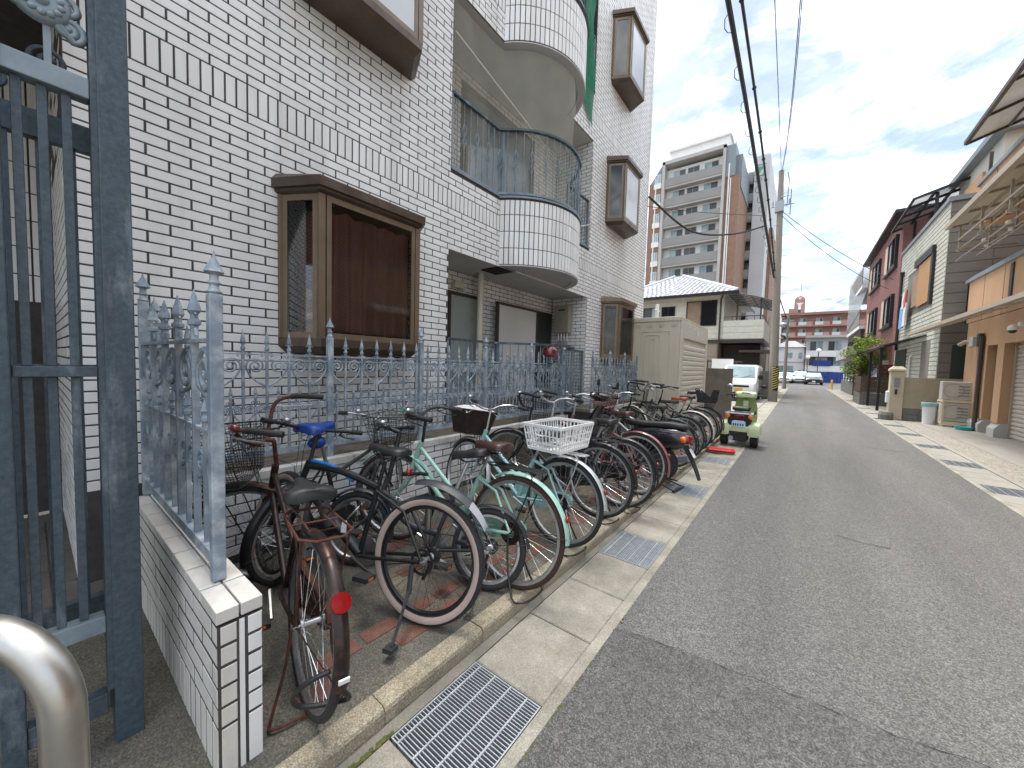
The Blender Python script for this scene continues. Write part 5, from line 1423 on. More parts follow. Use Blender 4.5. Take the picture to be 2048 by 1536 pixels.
# helmet on the fence
hm = thing('helmet','dark red open-face helmet hung on the iron fence spears','helmet',(-3.08,4.93,1.62),rz=rad(-60))
q = MB(); vs=[]; n=18; m_=9; rings=[]
for i in range(m_+1):
    t_=math.pi*.62*i/m_; rings.append([(.14*math.sin(t_)*math.cos(2*math.pi*k/n)*1.12,.125*math.sin(t_)*math.sin(2*math.pi*k/n),.06+.135*math.cos(t_)) for k in range(n)])
q.loft(rings,caps=False); q.build('shell',M['darkred'],hm,smooth=80)
q = MB(); q.loft([[(x*.93,y*.93,z-.002) for x,y,z in r] for r in rings],caps=False); q.build('lining',M['black_matte'],hm,smooth=80)
q = MB(); q.tube([(.0,-.11,.0),(.02,-.06,-.10),(.02,.06,-.10),(0,.11,.0)],.008,5); q.build('strap',M['black'],hm)
# ------------------------------------------------------------ storage shed
sh = thing('storage_shed','beige metal storage shed with roller shutter beside the building','shed',(-2.62,8.95,PZ))
so = -Vector(sh.location)
def sp(q,n,m,parent=None,**k):
    o = q.build(n,M[m],parent or sh,**k)
    if parent is None: o.location = so
    return o
x0,x1,y0,y1,zt = -3.26,-2.17,8.90,11.9,2.66
q = MB(); q.box(x0,x1,y0,y1,PZ,zt-.06); sp(q,'wall','shed',bevel=.006)
q = MB(); q.box(x0-.02,x1+.02,y0-.02,y1+.02,zt-.09,zt); q.box(x0+.02,x1-.02,y0+.02,y1-.02,zt,zt+.015); sp(q,'roof','shed',bevel=.008)
def rr_path(a0,a1,b0,b1,r,n=5):
    p=[]
    for (ca,cb,s) in ((a1-r,b1-r,0),(a0+r,b1-r,90),(a0+r,b0+r,180),(a1-r,b0+r,270)):
        for k in range(n+1):
            an=rad(s+90*k/n); p.append((ca+r*math.cos(an),cb+r*math.sin(an)))
    return p
for (a0,a1,b1,r) in ((x0+.25,x1-.20,2.34,.03),(x0+.33,x1-.42,2.26,.08),(x0+.45,x1-.54,2.18,.10)):
    q = MB(); q.tube([(a,y0-.003,c) for a,c in rr_path(a0,a1,.25,b1,r)],.007,6,closed=True); sp(q,'pressed_panel','shed',smooth=60)
for k in range(4):
    q = MB(); xx = x0+.09+.27*k
    for j in range(3): q.box(xx,xx+.12,y0-.008,y0-.001,2.44+.03*j,2.452+.03*j)
    sp(q,'vent','shed')
q = MB(); q.box(x1-.002,x1+.012,y0+.25,y1-.25,PZ,2.1); sh_o = sp(q,'shutter','shed_l')
n=16
for k in range(n):
    z=.12+(2.05-.12)*k/n; q = MB(); q.prism([(0,z),(.022,z+.03),(.022,z+.085),(0,z+.115)],y0+.27,y1-.27,'y') if False else q.loft([[(x1+.012,yy,z),(x1+.03,yy,z+.03),(x1+.03,yy,z+.085),(x1+.012,yy,z+.115)] for yy in (y0+.27,y1-.27)])
    q.build('slat',M['shed_l'],sh_o)
for yy in (y0+.05,y1-.25):
    q = MB(); q.box(x1+.001,x1+.04,yy,yy+.2,PZ,2.2); sp(q,'jamb','shed_l',bevel=.005)
q = MB(); q.box(x1+.001,x1+.04,y0+.05,y1-.05,2.2,2.57); sp(q,'header','shed_l',bevel=.005)
# letters ヨド物置 on the header as simple strokes
q = MB(); fx=x1+.0415
def stroke(cy,a,b_): q.bar((fx,cy+a[0],2.385+a[1]),(fx,cy+b_[0],2.385+b_[1]),.006,.022)
for i,strokes in enumerate(([((-.1,.1),(.1,.1)),((.1,.1),(.1,-.1)),((-.1,0),(.1,0)),((-.1,-.1),(.1,-.1))],[((-.03,.12),(-.03,-.12)),((-.03,.03),(.09,-.03)),((.04,.12),(.07,.07)),((.09,.12),(.12,.07))],
   [((-.1,.05),(-.02,.05)),((-.06,.12),(-.06,-.12)),((-.11,-.03),(-.01,.0)),((.01,.1),(.12,.08)),((.12,.08),(.09,-.11)),((.05,.07),(.0,-.08)),((.09,.07),(.04,-.1))],[((-.1,.11),(.1,.11)),((-.1,.05),(.1,.05)),((0,.05),(0,-.1)),((-.06,.0),(.06,.0)),((-.06,-.05),(.06,-.05)),((-.11,-.11),(.11,-.11)),((-.1,.11),(-.1,.05)),((.1,.11),(.1,.05))])):
    for a,b_ in strokes: stroke(y0+.75+.45*i,a,b_)
sp(q,'lettering','white_plastic')
# drain vent pipe behind the shed
q = MB(); q.tube([(-3.2,10.6,2.0),(-3.2,10.6,3.25)],.05,12); q.tube([(-3.2,10.6,3.08),(-3.2,10.75,3.08)],.03,8); q.tube([(-3.2,10.6,3.08),(-3.2,10.45,3.10)],.03,8); o = q.build('vent_pipe',M['white_plastic'],smooth=50); tag(o,'white plastic vent pipe rising behind the storage shed','pipe')
# ------------------------------------------------------------ block wall
bw = thing('block_wall','brown concrete block wall between the shed and the white van','wall',(-2.4,12.9,0))
bm_ = MB().box(-.193,.193,0,.12,0,.183).mesh('block',M['block'])
bh_ = MB().box(-.093,.093,0,.12,0,.183).mesh('block',M['block'])
for r in range(8):
    xs = [-1.98+.195-.4*k - (.2 if r%2 else 0) for k in range(5)]
    for x in xs:
        o = obj('block',bm_,bw); o.location = (x+2.4-.0,random.uniform(-.003,.003),.003+.193*r)
    if r%2: o = obj('block',bh_,bw); o.location = (-1.98+.290+2.4,0,.003+.193*r)
q = MB(); q.box(-3.8+2.4,-1.60+2.4,.006,.114,0,1.54); q.build('mortar',M['concrete_dark'],bw)
# ------------------------------------------------------------ white kei van (local x forward)
vn = thing('van','small white van with pale windscreen parked behind the block wall','van',(-2.3,24.2,-.004),rot=(0,0,rad(-90)))
q = MB(); st = [(-.0,.95,1.30,1.1),(.06,1.0,1.42,1.5),(2.3,1.02,1.44,1.56),(2.75,1.0,1.43,1.50),(3.12,.70,1.42,.80),(3.28,.63,1.38,.66),(3.34,.60,1.24,.50)]
q.loft([rbox_ring(x,0,z,w,h,.22,4) for x,z,w,h in st]); q.build('body',M['car_white'],vn,smooth=45)
q = MB(); q.add([(2.792,-.58,1.708),(2.792,.58,1.708),(3.105,.62,1.156),(3.105,-.62,1.156)],[(0,1,2,3)])
ws = q.build('windscreen',M['window_far'],vn)
q = MB(); q.bar((3.125,-.5,1.15),(3.06,-.1,1.27),.01,.014); q.bar((3.125,.05,1.15),(3.06,.45,1.27),.01,.014); q.build('wiper',M['black'],ws)
for s in (-1,1):
    q = MB(); q.add([(1.5,s*.722,1.15),(2.72,s*.722,1.15),(2.55,s*.70,1.58),(1.5,s*.715,1.6)],[(0,1,2,3)]); q.build('side_window',M['glass_dark'],vn)
    q = MB(); q.box(2.75,2.86,min(s*.74,s*.92),max(s*.74,s*.92),1.08,1.30); q.build('mirror',M['black'],vn,bevel=.02)
    q = MB(); q.ball((3.27,s*.52,.80),.14,12,8,(.45,.9,.8)); q.build('headlight',M['alu'],vn,smooth=70)
    for x in (.6,2.75): fat_wheel(vn,(x,s*.62,.27),.27,.16,hub='galv')
q = MB(); q.box(3.30,3.352,-.42,.42,.70,.80); q.build('grille',M['black'],vn)
q = MB(); q.box(3.30,3.37,-.62,.62,.38,.46); q.build('bumper',M['black_matte'],vn,bevel=.02)
q = MB(); q.box(3.345,3.362,-.165,.165,.50,.66); q.build('number_plate',M['yellow'],vn)
# ------------------------------------------------------------ cream house behind the van
hs = thing('cream_house','two-storey cream house with grey hipped tile roof and corner balcony','house',(-6,26,0))
ho = -Vector(hs.location)
def hp(q,n,m,parent=None,**k):
    o = q.build(n,M[m],parent or hs,**k)
    if parent is None: o.location = ho
    return o
q = MB(); q.box(-10.5,-3.9,26.02,34,3.35,6.2); hp(q,'upper_wall','cream_siding')
q = MB(); q.box(-10.5,-4.1,26.05,34,0,3.2); hp(q,'lower_wall','tan_siding')
for k in range(9):
    z=3.42+.305*k
    q = MB(); q.box(-10.5,-3.88,25.99,26.02,z+.006,z+.297); hp(q,'siding_board','cream_siding')
for k in range(9):
    z=.5+.3*k
    q = MB(); q.box(-10.5,-4.08,26.02,26.05,z+.006,z+.292); hp(q,'siding_board','tan_siding')
q = MB(); q.box(-10.5,-1.75,25.95,27,3.14,3.34); q.box(-4.0,-1.75,27,31,3.14,3.34); hp(q,'floor_band','brown_trim')
q = MB(); q.box(-3.88,-1.82,25.97,26.12,3.36,4.48); q.box(-1.94,-1.80,26.12,31,3.36,4.48); q.box(-3.88,-1.84,26.1,31,3.36,3.5); bl = hp(q,'balcony','cream_siding')
for k in range(3):
    q = MB(); q.box(-3.87,-1.79,25.945,25.968,3.4+.36*k,3.74+.36*k); q.build('siding_board',M['cream_siding'],bl)
q = MB(); q.tube([(-3.85,26.04,4.72),(-1.88,26.04,4.72),(-1.88,31,4.72)],.03,6)
for k in range(6): q.tube([(-3.8+.38*k,26.04,4.48),(-3.8+.38*k,26.04,4.72)],.018,5)
q.build('balcony_rail',M['brown_trim'],bl)
for x in (-3.2,-2.0):
    q = MB(); q.box(x-.04,x+.04,26.2,26.28,4.48,5.75); q.build('canopy_post',M['brown_trim'],bl)
def canopy_arc(x0,x1,ya,yb,z0,rise,n=8):
    return [(x0+(x1-x0)*k/n, z0+rise*math.sin(math.pi/2*(1-k/n))) for k in range(n+1)]
pr = canopy_arc(-3.7,-1.35,0,0,5.45,.62)
q = MB(); q.loft([[(x,25.9,z) for x,z in pr],[(x,31,z) for x,z in pr]],closed_ring=False,caps=False); hp(q,'canopy_sheet','poly_smoke',smooth=60)
for k in range(8):
    y=25.9+.72*k; q = MB(); q.tube([(x,y,z+.01) for x,z in pr],.035,5); hp(q,'canopy_rib','brown_trim')
for x,z in pr[::2]:
    q = MB(); q.tube([(x,25.9,z+.02),(x,31,z+.02)],.025,5); hp(q,'canopy_purlin','brown_trim')
def window(root,off,x0,x1,z0,z1,y,fm='black',gm='glass_dark',n=2,normal=-1,t=.05,depth=.06):
    """window in a wall facing -y at y"""
    q = MB(); d=y-depth
    q.box(x0,x1,d,y,z0,z0+t); q.box(x0,x1,d,y,z1-t,z1); q.box(x0,x0+t,d,y,z0+t,z1-t); q.box(x1-t,x1,d,y,z0+t,z1-t)
    for k in range(1,n): xx=x0+(x1-x0)*k/n; q.box(xx-t/2,xx+t/2,d+.004,y,z0+t,z1-t)
    w = q.build('window',M[fm],root); w.location = off
    for k in range(n):
        a=x0+(x1-x0)*k/n+t/2; c=x0+(x1-x0)*(k+1)/n-t/2
        q = MB(); q.box(a,c,y-depth*.5,y-depth*.4,z0+t,z1-t); q.build('pane',M[gm if not isinstance(gm,(list,tuple)) else gm[k%len(gm)]],w)
    return w
window(hs,ho,-6.0,-4.25,4.22,5.78,25.99,gm=['curtain_b','glass_dark'],n=2)
window(hs,ho,-8.75,-7.7,4.68,5.55,25.99,n=2,gm=['glass_dark','green_door']); window(hs,ho,-7.55,-6.7,4.68,5.55,25.99,n=2)
window(hs,ho,-5.2,-4.9,1.3,2.4,26.03,n=1)
# roof (hipped) with tiles
ez = 6.12; e0,e1,f0,f1 = -11.2,-3.1,25.3,35
rx0,rx1,ry,rz = -7.9,-7.3,30.1,8.35
q = MB(); q.add([(e0,f0,ez),(e1,f0,ez),(e1,f1,ez),(e0,f1,ez),(rx0,ry,rz),(rx1,ry,rz)],[(0,1,5,4),(1,2,5),(2,3,4,5),(3,0,4),(3,2,1,0)]); rf = hp(q,'roof','roof_grey')
q = MB(); q.box(e0-.02,e1+.03,f0-.06,f0,ez-.14,ez+.02); q.box(e1,e1+.06,f0,f1,ez-.14,ez+.02); q.build('fascia',M['black'],rf)
q = MB(); q.add([(e0,f0,ez-.02),(e1,f0,ez-.02),(e1,26.05,ez-.06),(e0,26.05,ez-.06)],[(0,1,2,3)]); q.build('eave_soffit',M['tan_siding'],rf)
tl = MB()
def slope_tiles(A,B,T0,T1,nr,wt):
    A,B,T0,T1 = map(Vector,(A,B,T0,T1))
    for r in range(nr):
        t0,t1=r/nr,(r+1)/nr
        L0,R0=A.lerp(T0,t0),B.lerp(T1,t0); L1,R1=A.lerp(T0,t1+.02),B.lerp(T1,t1+.02)
        n=max(1,int((R0-L0).length/wt)); nrm=(R0-L0).cross(T0-A).normalized()
        if nrm.z<0: nrm=-nrm
        for k in range(n):
            a,c=k/n,(k+1)/n
            p=[L0.lerp(R0,a),L0.lerp(R0,(a+c)/2),L0.lerp(R0,c*.995),L1.lerp(R1,c*.995),L1.lerp(R1,(a+c)/2),L1.lerp(R1,a)]
            up=[.05,.085,.04,.012,.04,.012]
            tl.add([pt+nrm*u_ for pt,u_ in zip(p,up)],[(0,1,4,5),(1,2,3,4)])
            tl.add([p[0]+nrm*.05,p[1]+nrm*.085,p[2]+nrm*.04,p[2],p[0]],[(0,1,2,3,4)])
slope_tiles((e0,f0,ez),(e1,f0,ez),(rx0,ry,rz),(rx1,ry,rz),16,.30)
slope_tiles((e1,f0,ez),(e1,f1,ez),(rx1,ry,rz),(rx1,ry,rz),14,.34)
o = tl.build('roof_tiles',M['roof_grey'],rf); o['kind']='stuff'
for a,c in (((e1,f0,ez+.06),(rx1,ry,rz+.08)),((e0,f0,ez+.06),(rx0,ry,rz+.08))):
    q = MB(); q.tube([a,c],.11,8); q.build('ridge',M['roof_grey'],rf)
q = MB(); q.tube([(-3.95,25.9,6.05),(-4.05,25.9,5.8),(-4.05,25.9,0.2)],.05,8); hp(q,'downpipe','brown_trim')
q = MB(); q.box(-4.0,-2.0,27.4,31,0.0,3.1); hp(q,'porch_wall','brown_trim')
q = MB(); q.box(-2.9,-1.2,25.4,27.6,2.55,2.68); hp(q,'porch_roof','brown_trim')
# railings in front of the house
fr = thing('dark_fence','dark upright bar fence with a white panel in front of the cream house','fence',(-4.5,23.5,0))
for k in range(22):
    q = MB(); q.box(-2.5+.2*k,-2.44+.2*k,0,.04,0,2.02); q.build('bar',M['brown_trim'],fr)
q = MB(); q.box(-2.6,2.0,-.02,.06,1.94,2.0); q.box(-2.6,2.0,-.02,.06,.4,.46); q.build('rail',M['brown_trim'],fr)
q = MB(); q.box(.55,1.6,-.06,-.03,1.45,2.1); q.build('white_panel',M['plaster_white'],fr)
# grey block wall with pillars along the street, left
gw = thing('garden_wall','grey block garden wall with dark openings behind the near utility pole','wall',(-1.45,24.0,0))
q = MB()
for k in range(7): q.box(-.14,.14,1.6*k,1.6*k+.5,0,1.5)
q.build('pillar',M['block_grey'],gw)
for k in range(6):
    q = MB(); q.box(-.12,.12,1.6*k+.5,1.6*k+1.6,0,.5); q.build('block',M['block_grey'],gw)
    q = MB(); q.box(-.03,.03,1.6*k+.5,1.6*k+1.6,.5,1.35); q.build('grille',M['black'],gw)
# ------------------------------------------------------------ tall apartment tower
ap = thing('apartment_tower','tall grey and brown apartment tower with rows of balconies','building',(-14,60,0))
ao = -Vector(ap.location)
def app(q,n,m,parent=None,**k):
    o = q.build(n,M[m],parent or ap,**k)
    if parent is None: o.location = ao
    return o
q = MB(); q.box(-18.2,-9.9,60.9,76,0,31.8); app(q,'back_wall','plaster_white')
q = MB(); q.box(-20.2,-18.25,60,76,0,29.9); app(q,'brick_wing','apt_brick')
q = MB(); q.add([(-20.2,60,29.9),(-18.2,60,29.9),(-18.2,60,32.6),(-20.2,76,29.9),(-18.2,76,29.9),(-18.2,76,32.6)],[(0,1,2),(3,5,4),(0,2,5,3),(1,4,5,2)]); app(q,'mansard','apt_steel')
q = MB(); q.box(-17.4,-9.5,60.5,76,32.3,34.2); q.box(-17.6,-9.3,60.2,76,34.2,34.5); app(q,'penthouse','plaster_white')
q = MB(); q.box(-18.25,-17.85,59.6,62,0,32.6); q.box(-10.1,-9.75,59.6,62,0,32.6); q.box(-18.25,-9.75,59.6,62,32.2,32.7); app(q,'frame','apt_slab')
q = MB(); q.box(-9.75,-8.0,60,76,0,28.3); app(q,'brick_wing','apt_brick')
q = MB(); q.box(-9.75,-8.6,59.9,70,28.3,32.5); q.box(-8.6,-7.9,61,70,27,31.4); app(q,'steel_panel','apt_steel')
FH = 2.95
for k in range(11):
    z = 31.9-FH*(k+1)
    q = MB(); q.box(-17.85,-10.1,59.8,60.9,z-.28,z); app(q,'slab','apt_slab')
    q = MB(); q.box(-17.84,-10.11,59.72,59.84,z-.02,z+1.15); app(q,'balcony_front','apt_grey')
    q = MB(); q.box(-18.21,-17.0,61.3,61.5,z,z+.0)
    for (a,c,gm) in ((-16.9,-15.2,'window_far'),(-14.9,-13.3,'window_dark'),(-12.6,-10.8,'window_far')):
        w = window(ap,ao,a,c,z+1.2,z+2.45,60.9,fm='apt_slab',gm=[gm,'window_dark'],n=2)
    w = window(ap,ao,-19.4,-18.5,z+.9,z+2.2,60,fm='plaster_white',gm='window_far',n=2)
    q = MB(); q.box(-19.5,-18.4,59.9,60,z+.1,z+.85); app(q,'sill_panel','plaster_white')
q = MB(); q.tube([(-19.2,59.9,0),(-19.2,59.9,29)],.09,6); q.tube([(-9.3,59.9,0),(-9.3,59.9,30)],.10,6); q.tube([(-9.05,59.9,0),(-9.05,59.9,28)],.07,6); app(q,'downpipe','plaster_white')
# rear wing
q = MB(); q.box(-9.4,-7.3,71.5,90,0,33.3); app(q,'corridor_wall','apt_slab')
for k in range(11):
    z = 31.0-FH*k
    q = MB(); q.box(-8.9,-7.3,69.9,71.5,z-.25,z); q.box(-8.9,-7.32,69.8,69.95,z,z+1.2); app(q,'corridor_front','apt_grey')
    window(ap,ao,-8.3,-7.6,z+.6,z+2.2,71.5,fm='plaster_white',gm='window_far',n=1)
    q = MB(); q.box(-9.35,-8.95,66,70.5,z+.2,z+1.2); app(q,'side_panel','plaster_white')
q = MB(); q.box(-9.05,-8.9,69.6,70.0,0,34); app(q,'pier','plaster_white')
q = MB(); q.box(-7.3,-5.35,69.7,90,0,34.6); tw_ = app(q,'stair_tower','apt_light')
q = MB(); q.box(-5.35,-4.85,75,92,0,25); app(q,'brick_wing','apt_brick')
q = MB(); q.box(-6.9,-5.95,69.62,69.69,31.5,32.9); q.build('sign_emblem',M['green_plastic'],tw_)
q = MB(); q.add([(-6.75,69.6,31.6),(-6.2,69.6,31.6),(-6.05,69.6,32.6),(-6.45,69.6,32.3)],[(0,1,2,3)]); q.build('sign_leaf',M['apt_light'],tw_)
q = MB(); q.box(-6.95,-5.8,69.63,69.69,33.2,33.26)
for k,ch in enumerate('V.IL'):
    x=-7.0+.32*k
    if ch=='V': q.bar((x,69.64,31.2),(x+.1,69.64,30.8),.05,.06); q.bar((x+.2,69.64,31.2),(x+.1,69.64,30.8),.05,.06)
    elif ch=='I': q.box(x,x+.07,69.62,69.66,30.8,31.2)
    elif ch=='L': q.box(x,x+.06,69.62,69.66,30.8,31.2); q.box(x,x+.22,69.62,69.66,30.8,30.87)
    else:
        for zz in (30.8,30.98,31.14): q.box(x,x+.2,69.62,69.66,zz,zz+.06)
q.build('sign_letters',M['apt_steel'],tw_)
q = MB(); q.tube([(-9.5,66,32.5),(-9.5,66,36.5)],.05,5); q.tube([(-9.9,66,35.2),(-9.1,66,35.2)],.03,4); app(q,'antenna','apt_steel')
# ------------------------------------------------------------ far brown apartment block
br = thing('brown_apartment','brown brick apartment block with rounded roof tower at the street end','building',(2,120,0))
bo_ = -Vector(br.location)
def brp(q,n,m,**k):
    o = q.build(n,M[m],br,**k); o.location = bo_; return o
q = MB(); q.box(-4.7,12,121.4,134,0,16.2); brp(q,'wall','far_brick_l')
q = MB(); q.box(-4.9,12.2,119.6,134.2,15.9,16.5); brp(q,'roof_slab','far_brick')
q = MB(); q.box(-4.9,-4.6,119.8,121.4,0,15.9); brp(q,'end_wall','far_brick')
for k in range(6):
    z=13.1-2.72*k
    q = MB(); q.box(-4.6,12,119.9,121.4,z-.2,z); brp(q,'slab','far_brick')
    q = MB(); q.box(-4.6,12,119.75,119.9,z-.2,z+.25); brp(q,'balcony_front','far_brick')
    for j in range(5):
        x=-4.4+3.3*j
        window(br,bo_,x+.35,x+1.6,z+.3,z+2.1,121.4,fm='plaster_white',gm=['window_far','window_dark'],n=2)
        q = MB(); q.box(x+1.75,x+2.9,119.7,120.1,z-.1,z+1.1); brp(q,'balcony_panel','far_brick_l')
        q = MB(); q.box(x+.1,x+1.7,119.72,119.78,z+.2,z+1.05); brp(q,'balcony_rail','apt_light')
q = MB(); pr=[(-1.0,16.4),(1.2,16.4),(1.2,19.6)]+[(.1+1.1*math.cos(rad(a)),19.6+1.1*math.sin(rad(a))) for a in range(15,180,15)]+[(-1.0,19.6)]
q.prism([(x-1.1,z) for x,z in pr],119.8,123,'y'); tw2=brp(q,'roof_tower','far_brick_l')
q = MB(); q.add([(-1.45,119.75,20.35),(-.55,119.75,20.35),(-1.0,119.75,19.75)],[(0,1,2)]); q.add([(-1.7,119.75,19.0),(-.3,119.75,19.0),(-.7,119.75,18.4),(-.7,119.75,17.3),(-1.3,119.75,17.3),(-1.3,119.75,18.4)],[tuple(range(6))]); q.build('tower_relief',M['plaster_white'],tw2)
q = MB(); q.box(-1.25,-.75,119.7,119.76,16.6,17.3); q.build('tower_door',M['window_dark'],tw2)
q = MB(); q.tube([(-.9,121,20.6),(-.9,121,24)],.06,5); q.build('antenna',M['apt_steel'],tw2)
q = MB(); q.box(-3.2,-1.9,119.9,122,16.4,17.6); brp(q,'roof_room','far_brick_l')
# ------------------------------------------------------------ white houses at the end of the street
w1 = thing('white_house','white two-storey house with small arched windows at the street end','house',(-1.2,76,0)); o1=-Vector(w1.location)
q = MB(); q.box(-3.4,.35,76,84,0,5.5); o=q.build('wall',M['plaster_white'],w1); o.location=o1
q = MB(); q.add([(-3.7,75.6,5.5),(.6,75.6,5.5),(.6,84,5.5),(-3.7,84,5.5),(-2.2,79,6.7),(-.9,79,6.7)],[(0,1,5,4),(1,2,5),(2,3,4,5),(3,0,4)]); o=q.build('roof',M['apt_light'],w1); o.location=o1
q = MB(); q.box(-3.45,.42,75.93,76,3.0,3.15); o=q.build('band',M['apt_slab'],w1); o.location=o1
window(w1,o1,-1.9,-1.1,3.7,4.6,76,fm='apt_slab',gm='window_far',n=2); window(w1,o1,-2.7,-2.2,1.2,2.5,76,fm='apt_slab',gm='window_far',n=1); window(w1,o1,-1.7,-.9,1.2,2.5,76,fm='apt_slab',gm='window_far',n=2)
for z in (3.7,.9):
    pr=[(-.35,z),(.15,z),(.15,z+.7)]+[(-.1+.25*math.cos(rad(a)),z+.7+.25*math.sin(rad(a))) for a in range(15,180,30)]+[(-.35,z+.7)]
    q = MB(); q.prism(pr,75.95,76,'y'); w=q.build('window',M['window_far'],w1); w.location=o1
w2 = thing('grey_house','pale grey three-storey house with white balconies at the street end','house',(3,75,0)); o2=-Vector(w2.location)
q = MB(); q.box(.55,9,75.5,86,0,7.0); o=q.build('wall',M['apt_light'],w2); o.location=o2
q = MB(); q.box(.45,9.1,74.6,86,6.9,7.25); o=q.build('roof_slab',M['apt_slab'],w2); o.location=o2
for z in (1.8,4.1):
    q = MB(); q.box(.6,9,74.5,75.5,z-.15,z); q.box(.6,9,74.4,74.55,z-.15,z+.75); o=q.build('balcony',M['plaster_white'],w2); o.location=o2
for z in (0,2.1,4.5):
    for x in (1.0,3.2,5.6): window(w2,o2,x,x+1.6,z+.4,z+1.9,75.5,fm='apt_slab',gm=['window_dark','window_far'],n=2)
q = MB(); q.box(1.5,3.6,74.3,74.38,2.5,3.4); o=q.build('bedding',M['tarp_blue'],w2); o.location=o2
w3 = thing('white_flats','narrow white block of flats left of the near utility pole, far away','building',(-5.5,95,0)); o3=-Vector(w3.location)
q = MB(); q.box(-9,-3.9,95,105,0,13.5); o=q.build('wall',M['plaster_white'],w3); o.location=o3
for k in range(4):
    q = MB(); q.box(-9,-3.85,94.2,95,1.2+3*k,2.1+3*k); o=q.build('balcony',M['apt_light'],w3); o.location=o3
    window(w3,o3,-5.6,-4.3,2.2+3*k,3.6+3*k,95,fm='apt_slab',gm='window_dark',n=2)
# blue sheet fence
bf = thing('blue_fence','blue sheet hoarding along the back of the car park','fence',(0,71,0))
for k in range(12):
    q = MB(); q.box(-5+.95*k,-5+.95*k+.93,0,.05,.1,1.55); q.build('panel',M['tarp_blue'],bf)
    q = MB(); q.tube([(-5+.95*k,.06,0),(-5+.95*k,.06,1.7)],.03,5); q.build('post',M['galv'],bf)
# cars
def car(label,loc,rz,paint,L=4.4,Wd=1.7,H=1.45):
    c = thing('parked_car',label,'car',loc,rz=rz,group='cars in the car park at the street end')
    a=L/2
    q = MB(); st=[(-a,.55,Wd*.82,.40),(-a+.1,.60,Wd*.95,.58),(-a+1.0,.62,Wd,.70),(a-1.25,.62,Wd,.70),(a-.3,.56,Wd*.95,.56),(a-.05,.50,Wd*.86,.42),(a,.46,Wd*.7,.28)]
    q.loft([rbox_ring(x,0,z,w,h,.35,3) for x,z,w,h in st]); q.build('body',M[paint],c,smooth=45)
    rings=[]
    for z,x0,x1,w in ((.93,-a+.25,a-1.15,Wd*.94),(1.15,-a+.5,a-1.5,Wd*.86),(H-.05,-a+.85,a-2.0,Wd*.74),(H,-a+1.0,a-2.2,Wd*.66)):
        rings.append([(x0,-w/2,z),(x1,-w/2,z),(x1,w/2,z),(x0,w/2,z)])
    q = MB(); q.loft(rings); q.build('cabin',M[paint],c,smooth=30)
    q = MB(); q.add([(a-1.13,-Wd*.42,.97),(a-1.13,Wd*.42,.97),(a-1.97,Wd*.34,H-.06),(a-1.97,-Wd*.34,H-.06)],[(0,1,2,3)]); q.build('windscreen',M['window_far'],c)
    for s in (-1,1):
        q = MB(); q.add([(-a+.6,s*Wd*.462,.98),(a-1.45,s*Wd*.462,.98),(a-2.0,s*Wd*.385,H-.08),(-a+.95,s*Wd*.385,H-.08)],[(0,1,2,3)]); q.build('side_window',M['glass_dark'],c)
        q = MB(); q.ball((a-.16,s*Wd*.36,.68),.13,10,6,(.6,1.2,.6)); q.build('headlight',M['alu'],c,smooth=70)
        q = MB(); q.box(a-1.5,a-1.35,min(s*Wd*.48,s*Wd*.6),max(s*Wd*.48,s*Wd*.6),.95,1.08); q.build('mirror',M['black'],c)
        for x in (-a+.8,a-.85): fat_wheel(c,(x,s*Wd*.44,.31),.31,.2,hub='galv')
    q = MB(); q.box(a-.02,a+.02,-.5,.5,.52,.66); q.build('grille',M['black'],c)
    q = MB(); q.box(a+.01,a+.03,-.165,.165,.36,.50); q.build('number_plate',M['white_plastic'],c)
    return c
car('black car facing the street beside the orange posts',(1.35,59.5,-.012),rad(-90),'car_black',L=4.6,Wd=1.8,H=1.5)
car('white car parked behind the far utility pole',(-1.55,61.5,-.012),rad(-90),'car_white',L=4.0)
car('white and grey car half hidden behind the black car',(.05,63.5,-.012),rad(-90),'car_white',L=3.6,H=1.6)
car('dark grey car parked before the blue hoarding',(-.35,67.5,-.012),rad(-90),'car_grey',L=4.2)
# street globes, orange bollards
for x,y,h_,lab in ((1.75,62,4.3,'taller white globe lamp post above the black car'),(.75,66,3.6,'lower white globe lamp post left of the taller one')):
    g_ = thing('globe_lamp',lab,'lamp post',(x,y,0),group='globe lamps by the car park')
    q = MB(); q.tube([(0,0,0),(0,0,h_-.2)],.05,8); q.build('pole',M['brown_trim'],g_)
    q = MB(); q.ball((0,0,h_),.27,14,10); q.build('globe',M['white_plastic'],g_,smooth=80)
for i,y in enumerate((44,45.2)):
    q = MB(); q.lathe([(.05,0),(.05,.82),(.0,.86)],10); o = q.build('bollard',M['yellow']); o.location=(2.35,y,0); tag(o,('nearer' if i==0 else 'farther')+' slim orange bollard at the right edge of the street end','bollard','orange bollards')
# ------------------------------------------------------------ right side
# generic window in a wall facing -x at x (y range)
def xwindow(root,off,x,y0,y1,z0,z1,fm='black',gm='glass_dark',n=2,t=.05,depth=.06):
    q = MB(); d=x-depth
    q.box(d,x,y0,y1,z0,z0+t); q.box(d,x,y0,y1,z1-t,z1); q.box(d,x,y0,y0+t,z0+t,z1-t); q.box(d,x,y1-t,y1,z0+t,z1-t)
    for k in range(1,n): yy=y0+(y1-y0)*k/n; q.box(d+.004,x,yy-t/2,yy+t/2,z0+t,z1-t)
    w = q.build('window',M[fm],root); w.location = off
    for k in range(n):
        a=y0+(y1-y0)*k/n+t/2; c=y0+(y1-y0)*(k+1)/n-t/2
        q = MB(); q.box(x-depth*.5,x-depth*.4,a,c,z0+t,z1-t); q.build('pane',M[gm if not isinstance(gm,(list,tuple)) else gm[k%len(gm)]],w)
    return w
